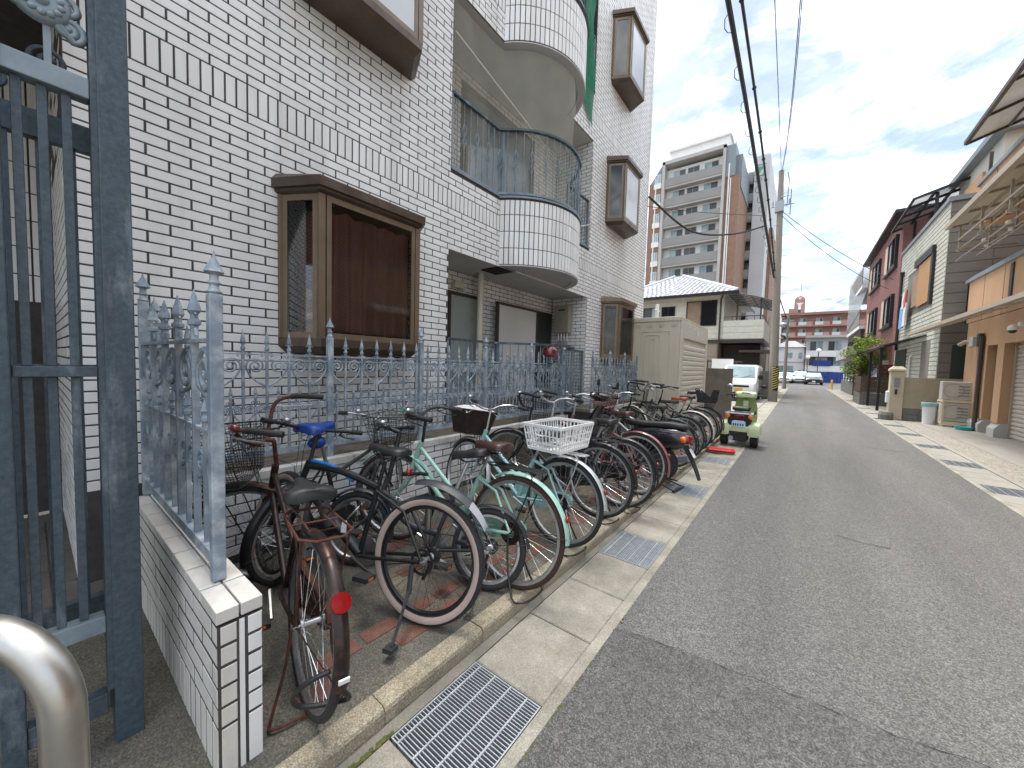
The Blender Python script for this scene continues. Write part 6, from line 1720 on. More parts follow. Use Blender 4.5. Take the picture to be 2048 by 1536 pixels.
# ---- orange house
oh = thing('orange_house','orange rendered house with roller shutters and beige canopies on the right','house',(3.95,14,0)); oo=-Vector(oh.location)
def op(q,n,m,parent=None,**k):
    o = q.build(n,M[m],parent or oh,**k)
    if parent is None: o.location = oo
    return o
XO = 3.95
q = MB(); q.box(XO+.35,9,2,17.4,.0,3.1); op(q,'wall','orange_wall')
q = MB(); q.box(XO,XO+.36,2,17.4,2.35,3.1); op(q,'lintel','orange_wall')
for y0,y1 in ((15.75,17.4),(14.7,15.10),(11.2,11.6)):
    q = MB(); q.box(XO,XO+.34,y0,y1,.36,2.352); op(q,'column','orange_wall')
    q = MB(); q.prism([(XO-.04,0),(XO+.33,0),(XO+.33,.40),(XO+.06,.40),(XO-.04,.24)],y0-.02,y1+.02,'y') if False else q.loft([[(XO-.05,yy,0),(XO+.33,yy,0),(XO+.33,yy,.36),(XO+.05,yy,.36),(XO-.05,yy,.22)] for yy in (y0-.03,y1+.03)]); op(q,'column_base','column_base')
def rshutter(y0,y1):
    q = MB(); q.box(XO+.22,XO+.24,y0,y1,0,2.35); s_=op(q,'shutter','shutter')
    n=22
    for k in range(n):
        z=.02+2.3*k/n; q = MB(); q.loft([[(XO+.22,yy,z),(XO+.197,yy,z+.03),(XO+.197,yy,z+.07),(XO+.22,yy,z+.1)] for yy in (y0+.03,y1-.03)]); q.build('slat',M['shutter'],s_)
    
    for ya,yb in ((y0-.01,y0+.04),(y1-.04,y1+.01)):
        q = MB(); q.box(XO+.16,XO+.25,ya,yb,0,2.34); q.build('guide_rail',M['beige_frame'],s_)
rshutter(15.12,15.73); rshutter(11.6,14.68); rshutter(7.5,11.2)
q = MB(); q.tube([(XO-.06,15.95,.0),(XO-.06,15.95,2.62)],.05,8); q.box(XO-.12,XO-.02,15.95,16.1,2.35,2.7); op(q,'downpipe','brown_trim')
q = MB(); q.box(XO-.16,XO-.03,16.25,16.55,2.36,2.64); op(q,'junction_box','apt_light',bevel=.01)
q = MB(); q.tube([(XO,16.9,2.5),(XO-.14,16.95,2.52),(XO-.22,17.05,2.44)],.06,10); op(q,'vent_hood','beige_frame')
# balcony parapet 2F, joints
q = MB(); q.box(XO,XO+.14,3,17.75,3.12,4.36); q.box(XO,9,17.62,17.75,3.12,4.36); op(q,'parapet','orange_wall')
for y in (16.4,15.1,13.8,12.5,11.2):
    q = MB(); q.box(XO-.004,XO,y-.006,y+.006,3.12,4.36); op(q,'joint','brown_trim')
q = MB(); q.box(XO-.05,XO+.19,3,17.80,4.36,4.46); q.box(XO+.19,9,17.58,17.80,4.36,4.46); q.box(XO+.02,XO+.12,3,17.7,4.50,4.53); op(q,'parapet_cap','apt_steel')
for y in (17,15,13): 
    q = MB(); q.box(XO+.05,XO+.09,y,y+.04,4.46,4.52); op(q,'cap_post','brown_trim')
q = MB(); q.box(XO-.03,XO+.0,14.55,14.70,3.45,4.30); op(q,'slot','brown_trim')
# upper floor wall and third-floor balcony
q = MB(); q.box(XO+1.5,9,2,17.6,4.4,7.0); q.box(XO+.76,9,2,15.6,7.0,9.4); op(q,'upper_wall','orange_wall')
q = MB(); q.box(3.6,3.74,3,16.0,5.72,6.70); q.box(3.74,9,15.86,16.0,5.72,6.70); q.box(3.64,9,3,15.95,5.60,5.72); op(q,'parapet','orange_wall')
q = MB(); q.box(3.55,3.79,3,16.05,6.70,6.80); q.box(3.79,9,15.81,16.05,6.70,6.80); op(q,'parapet_cap','apt_steel')
for y in (14.8,13.4,12.0):
    q = MB(); q.box(3.594,3.6,y-.02,y+.02,5.73,6.69); op(q,'joint','brown_trim')
for y in (15.7,13.6,11.5):
    q = MB(); q.box(3.66,3.72,y-.03,y+.03,6.8,7.45); op(q,'canopy_post','brown_trim')
def canopy(z_in,z_out,x_in,x_out,y0,y1,sheet,frame,n,name,gut=.05,ncol=2):
    q = MB(); q.add([(x_out,y0,z_out),(x_out,y1,z_out),(x_in,y1,z_in),(x_in,y0,z_in)],[(0,1,2,3)]); cv = op(q,name,sheet)
    q = MB(); q.bar((x_out,y0,z_out),(x_out,y1,z_out),gut*1.4,gut*1.8); q.build('gutter',M[frame],cv)
    for k in range(n+1):
        y=y0+(y1-y0)*k/n; q = MB(); q.bar((x_out,y,z_out-.03),(x_in,y,z_in-.03),.04,.05); q.build('rafter',M[frame],cv)
    for k in range(1,ncol+1):
        t_=k/(ncol+1); q = MB(); q.bar((x_out+(x_in-x_out)*t_,y0,z_out+(z_in-z_out)*t_-.035),(x_out+(x_in-x_out)*t_,y1,z_out+(z_in-z_out)*t_-.035),.035,.045); q.build('purlin',M[frame],cv)
    return cv
canopy(3.28,2.90,XO+.0,2.9,6,18.6,'poly_clear','beige_frame',13,'canopy')
canopy(5.66,5.46,XO+.1,2.9,4,15.1,'poly_cream','beige_frame',9,'canopy',gut=.07)
canopy(7.75,7.10,XO+.8,2.85,4,13.9,'poly_cream','brown_trim',8,'canopy')
# laundry frame below second canopy
q = MB()
for y in (14.9,13.4,11.9,10.4):
    q.bar((3.1,y,5.4),(3.1,y,4.75),.04,.04); q.bar((3.6,y,5.5),(3.6,y,4.75),.035,.035); q.bar((3.05,y,4.8),(XO+.1,y,4.8),.035,.045)
for x,z in ((3.15,4.86),(3.35,4.80),(3.6,4.86)): q.tube([(x,9,z),(x,15.3,z)],.018,6)
q.bar((3.08,9,5.05),(3.08,14.9,5.05),.03,.04)
op(q,'laundry_frame','beige_frame')
q = MB(); q.tube([(3.25,11,4.72),(3.25,15.8,4.70)],.014,6); q.tube([(3.45,10,4.62),(3.45,15.1,4.66)],.014,6); op(q,'laundry_pole','alu')
for y in (14.2,13.6,12.9,12.3,11.6):
    q = MB(); q.ball((3.3+.1*math.sin(y*5),y,4.68),.05,8,6,(1,1.5,.8)); op(q,'laundry_clip','pipe_cream')
q = MB(); q.box(XO-.12,XO-.02,13.55,13.68,2.66,2.76); cmr=op(q,'camera_bracket','white_plastic'); 
q = MB(); q.ball((XO-.2,13.62,2.62),.085,12,8); q.build('camera_dome',M['white_plastic'],cmr,smooth=70)
q = MB(); q.ball((XO-.2,13.62,2.58),.072,12,8); q.build('camera_lens',M['black'],cmr,smooth=70)
# ---- beige low wall with gate post
lw2 = thing('gate_wall','low beige garden wall, shade in its colour, with a cream gate post and intercom','wall',(2.55,17.6,0)); lo=-Vector(lw2.location)
def lp(q,n,m,**k):
    o=q.build(n,M[m],lw2,**k); o.location=lo; return o
q = MB(); q.box(2.72,4.6,17.6,17.76,.42,1.42); lp(q,'wall','beige_wall_shaded')  # beige wall face painted darker to carry its shade
for k in range(5):
    for r in range(2):
        q = MB(); q.box(2.75+.38*k+.003,2.75+.38*(k+1)-.003,17.61,17.75,.005+.205*r,.20+.205*r); lp(q,'block','block_grey')
q = MB(); q.box(2.40,2.74,17.55,17.85,.0,1.62); q.loft([rbox_ring(0,0,0,.01,.01)]*2) if False else None
lp(q,'gate_post','beige_wall',bevel=.02)
q = MB(); q.loft([[(2.37,17.52,1.62),(2.77,17.52,1.62),(2.77,17.88,1.62),(2.37,17.88,1.62)],[(2.37,17.52,1.68),(2.77,17.52,1.68),(2.77,17.88,1.68),(2.37,17.88,1.68)],[(2.47,17.58,1.78),(2.67,17.58,1.78),(2.67,17.82,1.78),(2.47,17.82,1.78)]]); lp(q,'post_cap','beige_wall')
q = MB(); q.box(2.49,2.62,17.52,17.55,1.10,1.40); lp(q,'mail_slot','apt_steel',bevel=.005)
q = MB(); q.box(2.52,2.58,17.525,17.55,.85,1.02); lp(q,'intercom','black')
q = MB(); q.box(2.33,2.42,17.6,17.75,.55,.95); lp(q,'hanging_bag','white_plastic',bevel=.03)
q = MB(); q.lathe([(.17,0),(.19,.16),(.16,.26),(.0,.27)],8,(2.34,17.45,0)); lp(q,'plinth_stone','block_grey')
# ---- bin, ac stand, units, basin
tb = thing('trash_bin','tall white bin lined with a teal bag beside the air conditioner stand','bin',(3.22,16.95,.006))
q = MB(); q.lathe([(.0,0),(.135,0),(.165,.62),(.175,.64),(.175,.66),(.16,.66)],18); q.build('body',M['bin_white'],tb,smooth=40)
q = MB(); q.lathe([(.165,.67),(.185,.66),(.187,.56),(.175,.54)],18); q.build('liner_bag',M['bag_teal'],tb,smooth=60)
acs = thing('ac_stand','cream steel two-tier stand holding the air conditioner units','stand',(3.72,16.75,.006))
q = MB()
for x in (-.32,.32):
    for y in (-.25,.25): q.box(x-.022,x+.022,y-.022,y+.022,0,.78)
q.build('legs',M['ac_frame'],acs)
for z in (.12,.76):
    q = MB()
    for y in (-.25,.25): q.box(-.32,.32,y-.02,y+.02,z-.03,z+.03)
    for x in (-.32,.32): q.box(x-.02,x+.02,-.229,.229,z-.03,z+.03)
    q.build('shelf_rail',M['ac_frame'],acs)
for i,(z,lab) in enumerate(((.79,'upper beige air conditioner unit on top of the cream stand'),(.15,'lower beige air conditioner unit inside the cream stand'))):
    a_ = thing('ac_unit',lab,'air conditioner',(3.76,16.78,z+.006),group='air conditioner units')
    q = MB(); q.box(-.38,.38,-.13,.13,0,.55); q.build('casing',M['ac_white'],a_,bevel=.02)
    q = MB()
    for k in range(4): q.box(-.05,.16,-.137,-.129,.12+.09*k,.15+.09*k)
    q.build('label_vents',M['apt_steel'],a_)
    q = MB(); q.lathe([(.2,-.135),(.21,-.14),(.2,-.14)],24,(-.14,0,.28),'y'); q.build('fan_ring',M['apt_steel'],a_)
    q = MB(); q.tube([(.38,0,.12),(.48,-.02,.18),(.56,.0,.30 if i==0 else .05)],.03,8); q.build('pipe_cover',M['ac_white'],a_)
q = MB(); q.lathe([(0,.0),(.15,0),(.19,.09),(.18,.09),(.14,.012),(0,.012)],18,(0,0,0)); o=q.build('wash_basin',M['teal'],smooth=40); o.location=(3.72,15.98,.008); tag(o,'shallow teal wash basin on the ground by the orange column','basin')
bk = thing('red_bucket','dark red tub with white bottles at the right edge of the picture','tub',(3.62,11.35,.006))
q = MB(); q.lathe([(0,0),(.16,0),(.21,.24),(.225,.25),(.225,.27),(.20,.27)],18); q.build('tub',M['darkred'],bk,smooth=40)
for dx,dy in ((0,0),(.1,.05)):
    q = MB(); q.lathe([(0,.02),(.07,.02),(.075,.3),(.03,.36),(.03,.40)],12,(dx,dy,0)); q.build('bottle',M['white_plastic'],bk,smooth=40)
    q = MB(); q.lathe([(.032,.40),(.032,.44),(0,.44)],10,(dx,dy,0)); q.build('cap',M['blue'],bk)
# ---- grey house
XH = 3.5
gh = thing('grey_house','grey brick-siding house with bamboo blind and dark rooftop canopy','house',(XH,18,0)); gho=-Vector(gh.location)
def ghp(q,n,m,parent=None,**k):
    o=q.build(n,M[m],parent or gh,**k)
    if parent is None: o.location=gho
    return o
Y0,Y1,ZT = 18.05,25.2,7.05
q = MB(); q.box(XH+.02,9,Y0+.02,Y1,0,ZT); ghp(q,'core','grey_siding_shaded')
# siding blocks on the street face
hol=[(19.4,23.5,4.0,5.85),(19.0,20.2,0,2.75),(22.6,24.8,0,2.6)]
cnt=0; st_mesh={}
r=0; z=0.0
while z < ZT-.05:
    y=Y0-(.225 if r%2 else 0)
    while y < Y1-.02:
        a,c=max(y,Y0),min(y+.45,Y1); zc_=z+.075
        ok=True
        for (h0,h1,z0,z1) in hol:
            if z0<zc_<z1:
                if a>=h0 and c<=h1: ok=False
                elif a<h0<c: c=h0
                elif a<h1<c: a=h1
        if ok and c-a>.04:
            TILE=(a,c,z)
            st_mesh.setdefault('l',[]).append(TILE)
        y+=.45
    z+=.152; r+=1
L_=sorted(st_mesh['l'],key=lambda t:t[0])
rest=MB(); km_={}
for i,(a,c,z) in enumerate(L_):
    w=round(c-a-.014,2)
    if i<300:
        if w not in km_: km_[w]=MB().loft([[(0.02,-w/2,-.069),(.02,w/2,-.069),(.02,w/2,.069),(.02,-w/2,.069)],[(0,-w/2+.012,-.057),(0,w/2-.012,-.057),(0,w/2-.012,.057),(0,-w/2+.012,.057)]]).mesh('siding_block',M['grey_siding'])
        o=obj('siding_block',km_[w],gh); o.location=Vector((XH,(a+c)/2,z+.076))+gho
    else:
        cy=(a+c)/2; zz=z+.076
        rest.loft([[(XH+.02,cy-w/2,zz-.069),(XH+.02,cy+w/2,zz-.069),(XH+.02,cy+w/2,zz+.069),(XH+.02,cy-w/2,zz+.069)],[(XH,cy-w/2+.012,zz-.057),(XH,cy+w/2-.012,zz-.057),(XH,cy+w/2-.012,zz+.057),(XH,cy-w/2+.012,zz+.057)]])
o=ghp(rest,'siding_field','grey_siding'); o['kind']='stuff'
# side siding panels (towards the camera), their shade put into the colour
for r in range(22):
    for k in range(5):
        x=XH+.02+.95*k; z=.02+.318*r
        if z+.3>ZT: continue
        q = MB(); q.loft([[(x+.006,Y0+.02,z),(x+.944,Y0+.02,z),(x+.944,Y0+.02,z+.312),(x+.006,Y0+.02,z+.312)],[(x+.016,Y0,z+.012),(x+.934,Y0,z+.012),(x+.934,Y0,z+.3),(x+.016,Y0,z+.3)]]); ghp(q,'siding_panel','grey_siding_shaded')
q = MB(); q.box(XH-.05,9,Y0-.05,Y1+.0,ZT,ZT+.14); ghp(q,'parapet_cap','apt_steel')
# carport recesses / ground openings
q = MB(); q.box(XH+.005,XH+.25,19.0,20.2,0,2.75); ghp(q,'recess','grey_siding_shaded')
q = MB(); q.box(XH+.3,XH+.9,18.03,18.06,0,2.5); ghp(q,'side_door','dark_door')
q = MB(); q.box(XH-.02,XH+.02,22.6,24.8,0,2.6); ghp(q,'entry','dark_door')
# first-floor loggia with blind and washing
q = MB(); q.box(XH+.03,XH+.06,19.4,23.5,4.0,5.85); ghp(q,'loggia','brown_trim')
q = MB(); q.box(XH-.10,XH+.05,19.3,21.9,5.78,6.05); q.box(XH-.08,XH+.02,19.25,19.5,4.0,5.8); ghp(q,'shutter_box','black')
q = MB(); q.box(XH-.06,XH-.03,19.6,21.3,4.15,5.75); ghp(q,'bamboo_blind','bamboo')
q = MB(); q.box(XH-.045,XH-.02,21.3,22.3,4.25,5.5); ghp(q,'bamboo_blind','curtain_b')
def garment(y,zt,w,h_,m,x=XH-.16):
    q = MB(); q.loft([[(x-.02,y-w/2,zt),(x-.02,y+w/2,zt),(x+.02,y+w/2,zt),(x+.02,y-w/2,zt)],[(x-.05,y-w*.55,zt-h_*.6),(x-.03,y+w*.55,zt-h_*.6),(x+.02,y+w*.5,zt-h_*.6),(x+.02,y-w*.5,zt-h_*.6)],[(x-.03,y-w*.5,zt-h_),(x-.04,y+w*.5,zt-h_),(x+.03,y+w*.45,zt-h_),(x+.03,y-w*.45,zt-h_)]]); ghp(q,'laundry',m,smooth=60)
garment(22.9,5.0,.35,.7,'cloth_white'); garment(22.55,5.05,.35,.7,'cloth_red'); garment(23.1,4.45,.6,.95,'cloth_blue'); garment(22.5,4.5,.5,.95,'cloth_white')
q = MB(); q.tube([(XH-.16,22.2,5.02),(XH-.16,23.6,5.0)],.012,5); ghp(q,'laundry_pole','alu')
# dark downpipe
q = MB(); q.tube([(XH-.07,24.35,2.6),(XH-.07,24.35,6.0)],.05,8); q.box(XH-.14,XH,24.28,24.42,5.95,6.15); ghp(q,'downpipe','black')
q = MB(); q.tube([(XH-.05,21.6,0),(XH-.05,21.6,2.2),(XH,21.6,2.3)],.035,8); ghp(q,'conduit','plaster_white')
# rooftop canopy
q = MB(); q.add([(XH-.35,21.3,8.4),(XH-.35,25.7,8.4),(XH+1.9,25.7,9.1),(XH+1.9,21.3,9.1)],[(0,1,2,3)]); cv=ghp(q,'roof_canopy','poly_smoke')
for k in range(5):
    y=21.3+1.1*k; q = MB(); q.bar((XH-.35,y,8.37),(XH+1.9,y,9.07),.07,.09); q.build('rafter',M['black'],cv)
for x,z in ((XH-.35,8.37),(XH+.22,8.55),(XH+.8,8.73),(XH+1.36,8.90)):
    q = MB(); q.bar((x,21.3,z),(x,25.7,z),.07,.09); q.build('purlin',M['black'],cv)
for y in (21.5,25.0):
    q = MB(); q.bar((XH+.3,y,7.1),(XH+.3,y,8.55),.09,.09); q.build('post',M['black'],cv)
q = MB(); q.box(4.55,9,18.3,22.5,7.1,8.95); ghp(q,'upper_storey','grey_siding')
q = MB(); q.box(4.28,9.2,18.0,22.6,8.95,9.15); ghp(q,'upper_roof','apt_steel')
q = MB(); q.box(4.42,4.5,19.5,21.4,7.2,8.3); ghp(q,'balcony_blind','bamboo')
# entrance canopy
q = MB(); q.add([(2.45,19.6,2.62),(2.45,24.8,2.5),(XH,24.8,2.95),(XH,19.6,3.0)],[(0,1,2,3)]); cv=ghp(q,'entrance_canopy','poly_smoke')
for k in range(7):
    y=19.6+.866*k; q = MB(); q.bar((2.45,y,2.58),(XH,y,2.94),.04,.05); q.build('rafter',M['black'],cv)
q = MB(); q.bar((2.45,19.6,2.58),(2.45,24.8,2.5),.06,.08); q.build('gutter',M['black'],cv)
for y in (21.4,24.2):
    q = MB(); q.bar((2.6,y,0),(2.6,y,2.6),.09,.09); q.build('post',M['black'],cv)
# ---- red brick house
rh = thing('red_house','dark red brick-tiled three-storey house with cream shutters','house',(XH,25.3,0)); ro=-Vector(rh.location)
def rhp(q,n,m,parent=None,**k):
    o=q.build(n,M[m],parent or rh,**k)
    if parent is None: o.location=ro
    return o
q = MB(); q.box(XH,9,25.25,36.5,0,9.15); q.box(XH,9,36.5,36.6,0,9.15); rhp(q,'wall','red_tile')
# brick courses as shallow bands
for k in range(58):
    z=.1+.155*k
    q = MB(); q.box(XH-.012,XH-.001,25.26,36.48,z,z+.14)
    rhp(q,'brick_course','red_tile')
q = MB(); q.box(XH-.35,9.2,25.2,36.9,9.15,9.3); rhp(q,'roof_edge','black')
for z in (3.55,6.45):
    for (a,c) in ((26.2,28.2),(31.2,33.8)):
        xwindow(rh,ro,XH-.02,a,c,z+.45,z+1.95,fm='black',gm=['glass_dark','frosted'],n=2,t=.09,depth=.12)
        q = MB(); q.box(XH-.10,XH-.02,c+.05,c+1.1,z+.45,z+1.95); rhp(q,'shutter_leaf','cream_shutter')
        q = MB(); q.box(XH-.14,XH-.01,a-.1,c+1.2,z+.34,z+.44); rhp(q,'sill','black')
q = MB(); q.box(XH-.08,XH-.0125,27.3,33.5,.0,2.4); rhp(q,'garage_front','window_dark')
q = MB(); q.add([(2.4,25.6,2.6),(2.4,33.5,2.4),(XH,33.5,2.9),(XH,25.6,3.0)],[(0,1,2,3)]); cv=rhp(q,'entrance_canopy','poly_smoke')
for k in range(8):
    q = MB(); y=25.6+1.13*k; q.bar((2.4,y,2.57),(XH,y,2.95),.05,.05); q.build('rafter',M['brown_trim'],cv)
q = MB(); q.box(XH-.3,XH-.02,26.2,26.9,1.0,2.2); rhp(q,'meter_cabinet','ac_white')
# brown planter fence + block wall in front
pf = thing('brown_board_fence','brown horizontal board fence on a dark block base before the red house','fence',(2.35,24.6,0))
for k in range(4):
    q = MB(); q.box(0,.06,0,2.6,.62+.19*k,.80+.19*k); q.build('board',M['wood_brown'],pf)
    q = MB(); q.box(.06,1.2,0,.05,.62+.19*k,.80+.19*k); q.build('board',M['wood_brown'],pf)
for r in range(3):
    for k in range(7):
        q = MB(); q.box(0,.15,.39*k+.003,.39*(k+1)-.003,.005+.195*r,.19+.195*r); q.build('block',M['block_grey'],pf)
    for k in range(3):
        q = MB(); q.box(.16+.39*k,.16+.39*(k+1)-.006,-.0,.15,.005+.195*r,.19+.195*r); q.build('block',M['block_grey'],pf)
# red pattern screen
scn = thing('brick_screen','small red perforated brick screen beneath the entrance canopy','screen',(3.0,25.1,1.35))
for i in range(5):
    for j in range(3):
        q = MB(); q.box(.17*i,.17*i+.12,0,.08,.2*j,.2*j+.14); q.build('brick',M['redbrick'],scn)
q = MB(); q.box(-.04,.85,.03,.06,-.04,.62); q.build('frame',M['darkred'],scn)
# ---- glass and steel building
gb = thing('glass_building','grey building with meshed balconies and green roof band beyond the red house','building',(3.3,37,0)); gbo=-Vector(gb.location)
def gbp(q,n,m,**k):
    o=q.build(n,M[m],gb,**k); o.location=gbo; return o
q = MB(); q.box(4.6,10,36.8,46,0,12.2); gbp(q,'wall','apt_light')
q = MB(); q.box(4.35,10,36.7,46,11.5,12.1); gbp(q,'roof_band','teal_roof')
for z in (5.0,7.9):
    q = MB(); q.box(3.2,4.7,36.8,45.6,z-.25,z); gbp(q,'slab','plaster_white')
    for k in range(7):
        q = MB(); q.box(3.18,3.22,36.9+1.25*k,36.9+1.25*k+1.2,z+.05,z+1.2); gbp(q,'balcony_panel','apt_grey')
q = MB(); q.add([(3.15,36.75,6.0),(3.15,45.6,5.2),(3.15,45.6,9.4),(4.3,36.75,11.7)],[(0,1,2,3)]); gbp(q,'mesh_sheet','glass_wall')
q = MB(); q.box(3.3,4.6,36.9,45.6,4.2,4.7); gbp(q,'steel_frame','brown_trim')
for k in range(6):
    q = MB(); q.box(3.3,3.4,37+1.7*k,37.1+1.7*k,0,4.3); gbp(q,'column','brown_trim')
# low shop at the far right end
lsx = thing('low_shop','low cream building with a flat white canopy near the street end','building',(2.7,38,0)); lso=-Vector(lsx.location)
q = MB(); q.box(3.0,6,34.5,43.5,0,3.0); o=q.build('wall',M['beige_wall'],lsx); o.location=lso
q = MB(); q.box(2.45,6,34.2,43.8,2.55,3.35); o=q.build('canopy',M['column_base'],lsx); o.location=lso
for k in range(4):
    q = MB(); q.box(2.93,3.0,35+2.1*k,36.2+2.1*k,.4,2.3); o=q.build('window',M['window_dark'],lsx); o.location=lso
q = MB(); q.box(2.9,3.0,34.5,43.5,0,.9); o=q.build('stone_base',M['block_grey'],lsx); o.location=lso
dk = thing('dark_roof_shed','dark brown lean-to roof above the low shop','roof',(4.5,35,3.4)); 
q = MB(); q.add([(-1.9,.5,0),(-1.9,8,0),(1.5,8,2.0),(1.5,.5,2.0),(-1.9,.5,-.1),(-1.9,8,-.1),(1.5,8,1.9),(1.5,.5,1.9)],[(0,1,2,3),(4,5,6,7),(0,1,5,4),(2,3,7,6),(0,3,7,4),(1,2,6,5)]); q.build('sheet',M['brown_trim'],dk)
# ---- street tree / bush
tr_ = thing('street_tree','leafy yellow-green tree in front of the red house','tree',(2.62,27.6,0))
rb=random.Random(5)
q = MB(); q.tube([(0,0,0),(.04,.05,.7),(-.03,.1,1.3),(.05,.05,1.9)],[.09,.07,.055,.03],8)
for k in range(9):
    a=k*2.4; h_=.9+.15*k
    q.tube([(0,.07,h_),(.3*math.cos(a),.3*math.sin(a)+.05,h_+.4),(.62*math.cos(a),.62*math.sin(a),h_+.75)],[.03,.02,.008],5)
q.build('trunk',M['bark'],tr_)
for nm,mm,cnt,cz,rs in (('crown','leaf',6500,2.45,(.85,.95,1.3)),('crown_shade','leaf_dark',1800,1.6,(.7,.8,.9))):
    q = MB(); cl=[]
    for k in range(46):
        while True:
            p=Vector((rb.uniform(-1,1),rb.uniform(-1,1),rb.uniform(-1,1)))
            if p.length<1: break
        cl.append((Vector((p.x*rs[0],p.y*rs[1],cz+p.z*rs[2])),rb.uniform(.14,.34)))
    for k in range(cnt):
        c_,r_=cl[rb.randrange(len(cl))]
        d=Vector((rb.gauss(0,1),rb.gauss(0,1),rb.gauss(0,1))).normalized()*r_*rb.random()**.4
        p=c_+d; s=rb.uniform(.03,.06)
        u=Vector((rb.gauss(0,1),rb.gauss(0,1),rb.gauss(0,.5))).normalized(); v=u.cross(Vector((rb.gauss(0,1),rb.gauss(0,1),rb.gauss(0,1)))).normalized()
        q.add([p-u*s,p+v*s*.45,p+u*s,p-v*s*.45],[(0,1,2,3)])
    o=q.build(nm,M[mm],tr_); o['kind']='stuff'
# ------------------------------------------------------------ utility poles and cables
def upole(label,x,y,h,r0,r1,lean=(0,0),near=True):
    t=thing('utility_pole',label,'utility pole',(x,y,0),group='utility poles on the left')
    q = MB(); q.tube([(0,0,-.1),(lean[0]*.5,0,h*.5),(lean[0],0,h)],[r0,(r0+r1)/2,r1],16); q.build('shaft',M['pole'],t,smooth=50)
    return t
p1 = upole('concrete utility pole with black-yellow guard beside the cream house',-1.0,22.5,11.2,.20,.11,(-.25,0))
q = MB()
for k in range(9):
    z=.62+.11*k
q.lathe([(.196,.55),(.194,1.75)],18); q.build('guard_sleeve',M['black'],p1,smooth=50)
q = MB()
for k in range(11):
    for s in range(12):
        a=rad(-180+15*s); a2=rad(-180+15*(s+1)); z=.5+.115*k+.05*s*.45; r_=.1995
        z0=z; z1=z+.0225
        if z1+.05>1.75 or z0<.55: continue
        q.add([(r_*math.cos(a),r_*math.sin(a),z0),(r_*math.cos(a2),r_*math.sin(a2),z1),(r_*math.cos(a2),r_*math.sin(a2),z1+.05),(r_*math.cos(a),r_*math.sin(a),z0+.05)],[(0,1,2,3)])
q.build('guard_stripes',M['yellow_black'],p1)
q = MB()
for k in range(16): 
    z=2.6+.5*k; s=1 if k%2 else -1; q.tube([(-.02*z/2,0,z),(s*.3-.02*z/2,-.05,z)],.012,5)
q.build('step_bolts',M['galv'],p1)
q = MB(); q.box(-.40,-.05,-.25,.05,9.2,9.7); q.tube([(-.55,-.1,9.5),(.35,-.1,9.5)],.03,6); q.tube([(-.2,-.14,9.9),(.12,-.14,9.9)],.02,6)
for x in (-.5,-.2,.15): q.tube([(x,-.1,9.5),(x,-.1,9.75)],.035,6)
q.build('crossarm',M['galv'],p1)
q = MB(); q.tube([(.06,-.15,9.4),(.10,-.18,10.6),(.02,-.15,11.0)],.02,5); q.tube([(.2,-.1,9.0),(.2,-.1,10.2)],.02,5); q.build('riser_cable',M['cable_grey'],p1)
q = MB(); q.tube([(.17,-.12,3.25),(.30,-.16,3.2),(.36,-.16,3.05)],.05,8); q.build('street_light',M['black'],p1)
p2 = upole('slimmer concrete utility pole standing in front of the white house',-1.05,40.8,6.4,.15,.09,(-.02,0))
q = MB(); q.ball((-.35,-.1,5.6),.28,12,8,(1,1,.8)); q.box(-.5,.4,-.12,-.06,5.9,5.98); q.build('transformer',M['galv'],p2,smooth=60)
p3 = upole('distant thin utility pole left of the concrete pole',-3.7,62,9.0,.16,.1)
def cable(label,pts,r,m='cable',n=24,sag=0.0,coil=None,name='overhead_cable'):
    pts=[Vector(p) for p in pts]; out=[]
    if len(pts)==2:
        for k in range(n+1):
            t_=k/n; p=pts[0].lerp(pts[1],t_); p.z-=sag*4*t_*(1-t_); out.append(p)
    else: out=curve(pts,10)
    q = MB(); q.tube(out,r,6); o=q.build(name,M[m]); tag(o,label,'cable')
    return out,o
A0_,B0_=(-1.27,22.4,6.1),(-1.25,-14,8.6)
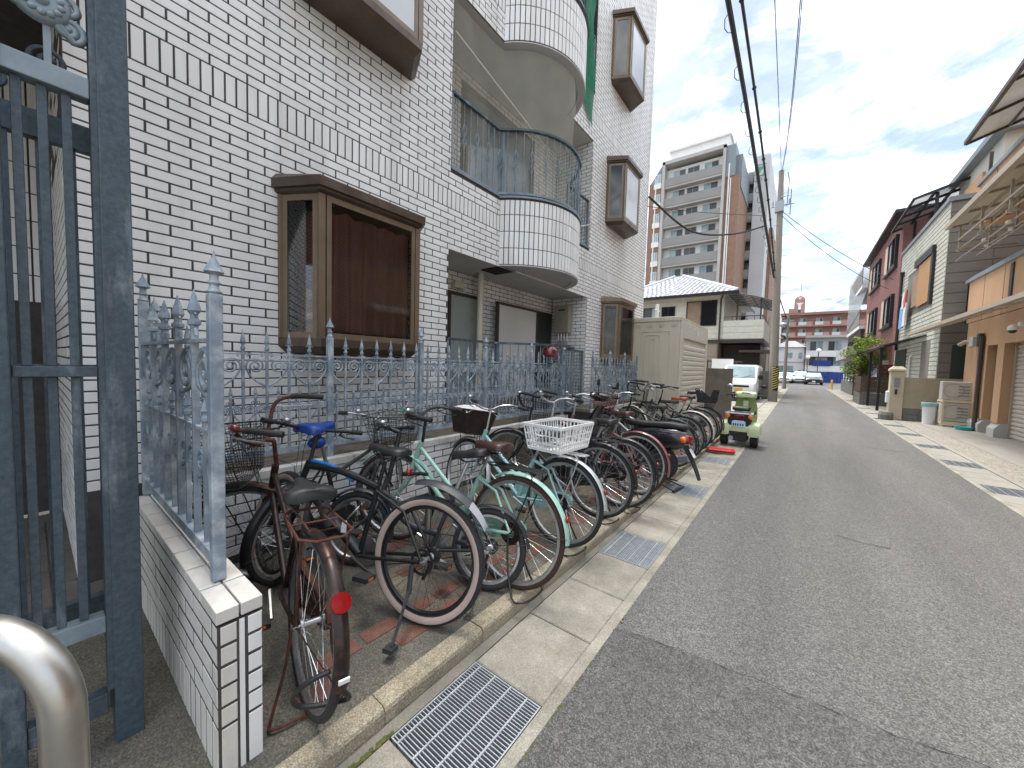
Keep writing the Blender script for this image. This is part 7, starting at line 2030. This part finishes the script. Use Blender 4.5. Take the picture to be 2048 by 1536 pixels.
out,o=cable('thick black telephone cable bundle running from the pole over the street',[A0_,(-1.32,16,7.0),(-1.38,8,8.05),(-1.5,-12,9.2)],.045)
q = MB()
for k,p in enumerate(out[2:-2]):
    q.tube([p+Vector((.0,0,.0)),p+Vector((-.09,.08,-.03)),p+Vector((-.11,.22,-.10)),p+Vector((-.08,.36,-.09)),p+Vector((.0,.5,-.03))],.008,4)
o2_=q.build('hanger_loops',M['cable'],o)
out,o=cable('second black cable bundle with clips beside the thick one',[(-1.25,22.4,6.4),(-1.22,16,7.5),(-1.2,8,8.15),(-1.25,-12,9.0)],.028)
q = MB()
for p in out[2::2]: q.ball(tuple(p),.05,6,4)
q.build('clips',M['cable'],o)
cable('thin grey wire from the pole top toward the camera, left of the pair',[(-1.25,22.4,11.15),(-.85,9.5,9.3),(-.5,-12,9.6)],.010,'cable_grey')
cable('thin grey wire from the pole top toward the camera, right of the pair',[(-1.22,22.4,11.15),(-.36,8.5,8.05),(.4,-12,8.2)],.010,'cable_grey')
cable('doubled grey wire from the pole top, rightmost overhead',[(-1.20,22.4,11.10),(-.33,8.4,8.0),(.45,-12,8.1)],.008,'cable_grey')
cable('black service cable sagging from the tiled building to the cable bundle',[(-3.52,10.45,6.15),(-2.9,12.6,5.75),(-2.1,15.0,6.2),(-1.33,17.2,7.0)],.030)
cable('thin service wire from the tiled building crossing before the tower',[(-3.55,10.45,5.9),(-2.6,13.4,6.5),(-1.33,17.0,7.3)],.009)
cable('upper service wire from the pole to the red house',[(-1.1,22.4,9.2),(3.45,26.6,6.25)],.014,'cable_grey',sag=.25)
cable('lower service wire from the pole to the red house',[(-1.1,22.4,9.0),(3.45,27.8,6.0)],.014,'cable_grey',sag=.35)
cable('far thin wire crossing the sky before the brown apartment block',[(-1.1,40.7,6.2),(3.3,46,8.6)],.016,'cable_grey',sag=.3)
cable('far second wire crossing the sky before the brown apartment block',[(-1.1,40.7,6.0),(3.3,45,6.9)],.016,'cable_grey',sag=.2)
cable('cable running between the two utility poles along the street',[(-1.2,22.6,5.9),(-1.05,40.7,6.0)],.03,'cable',sag=.25)
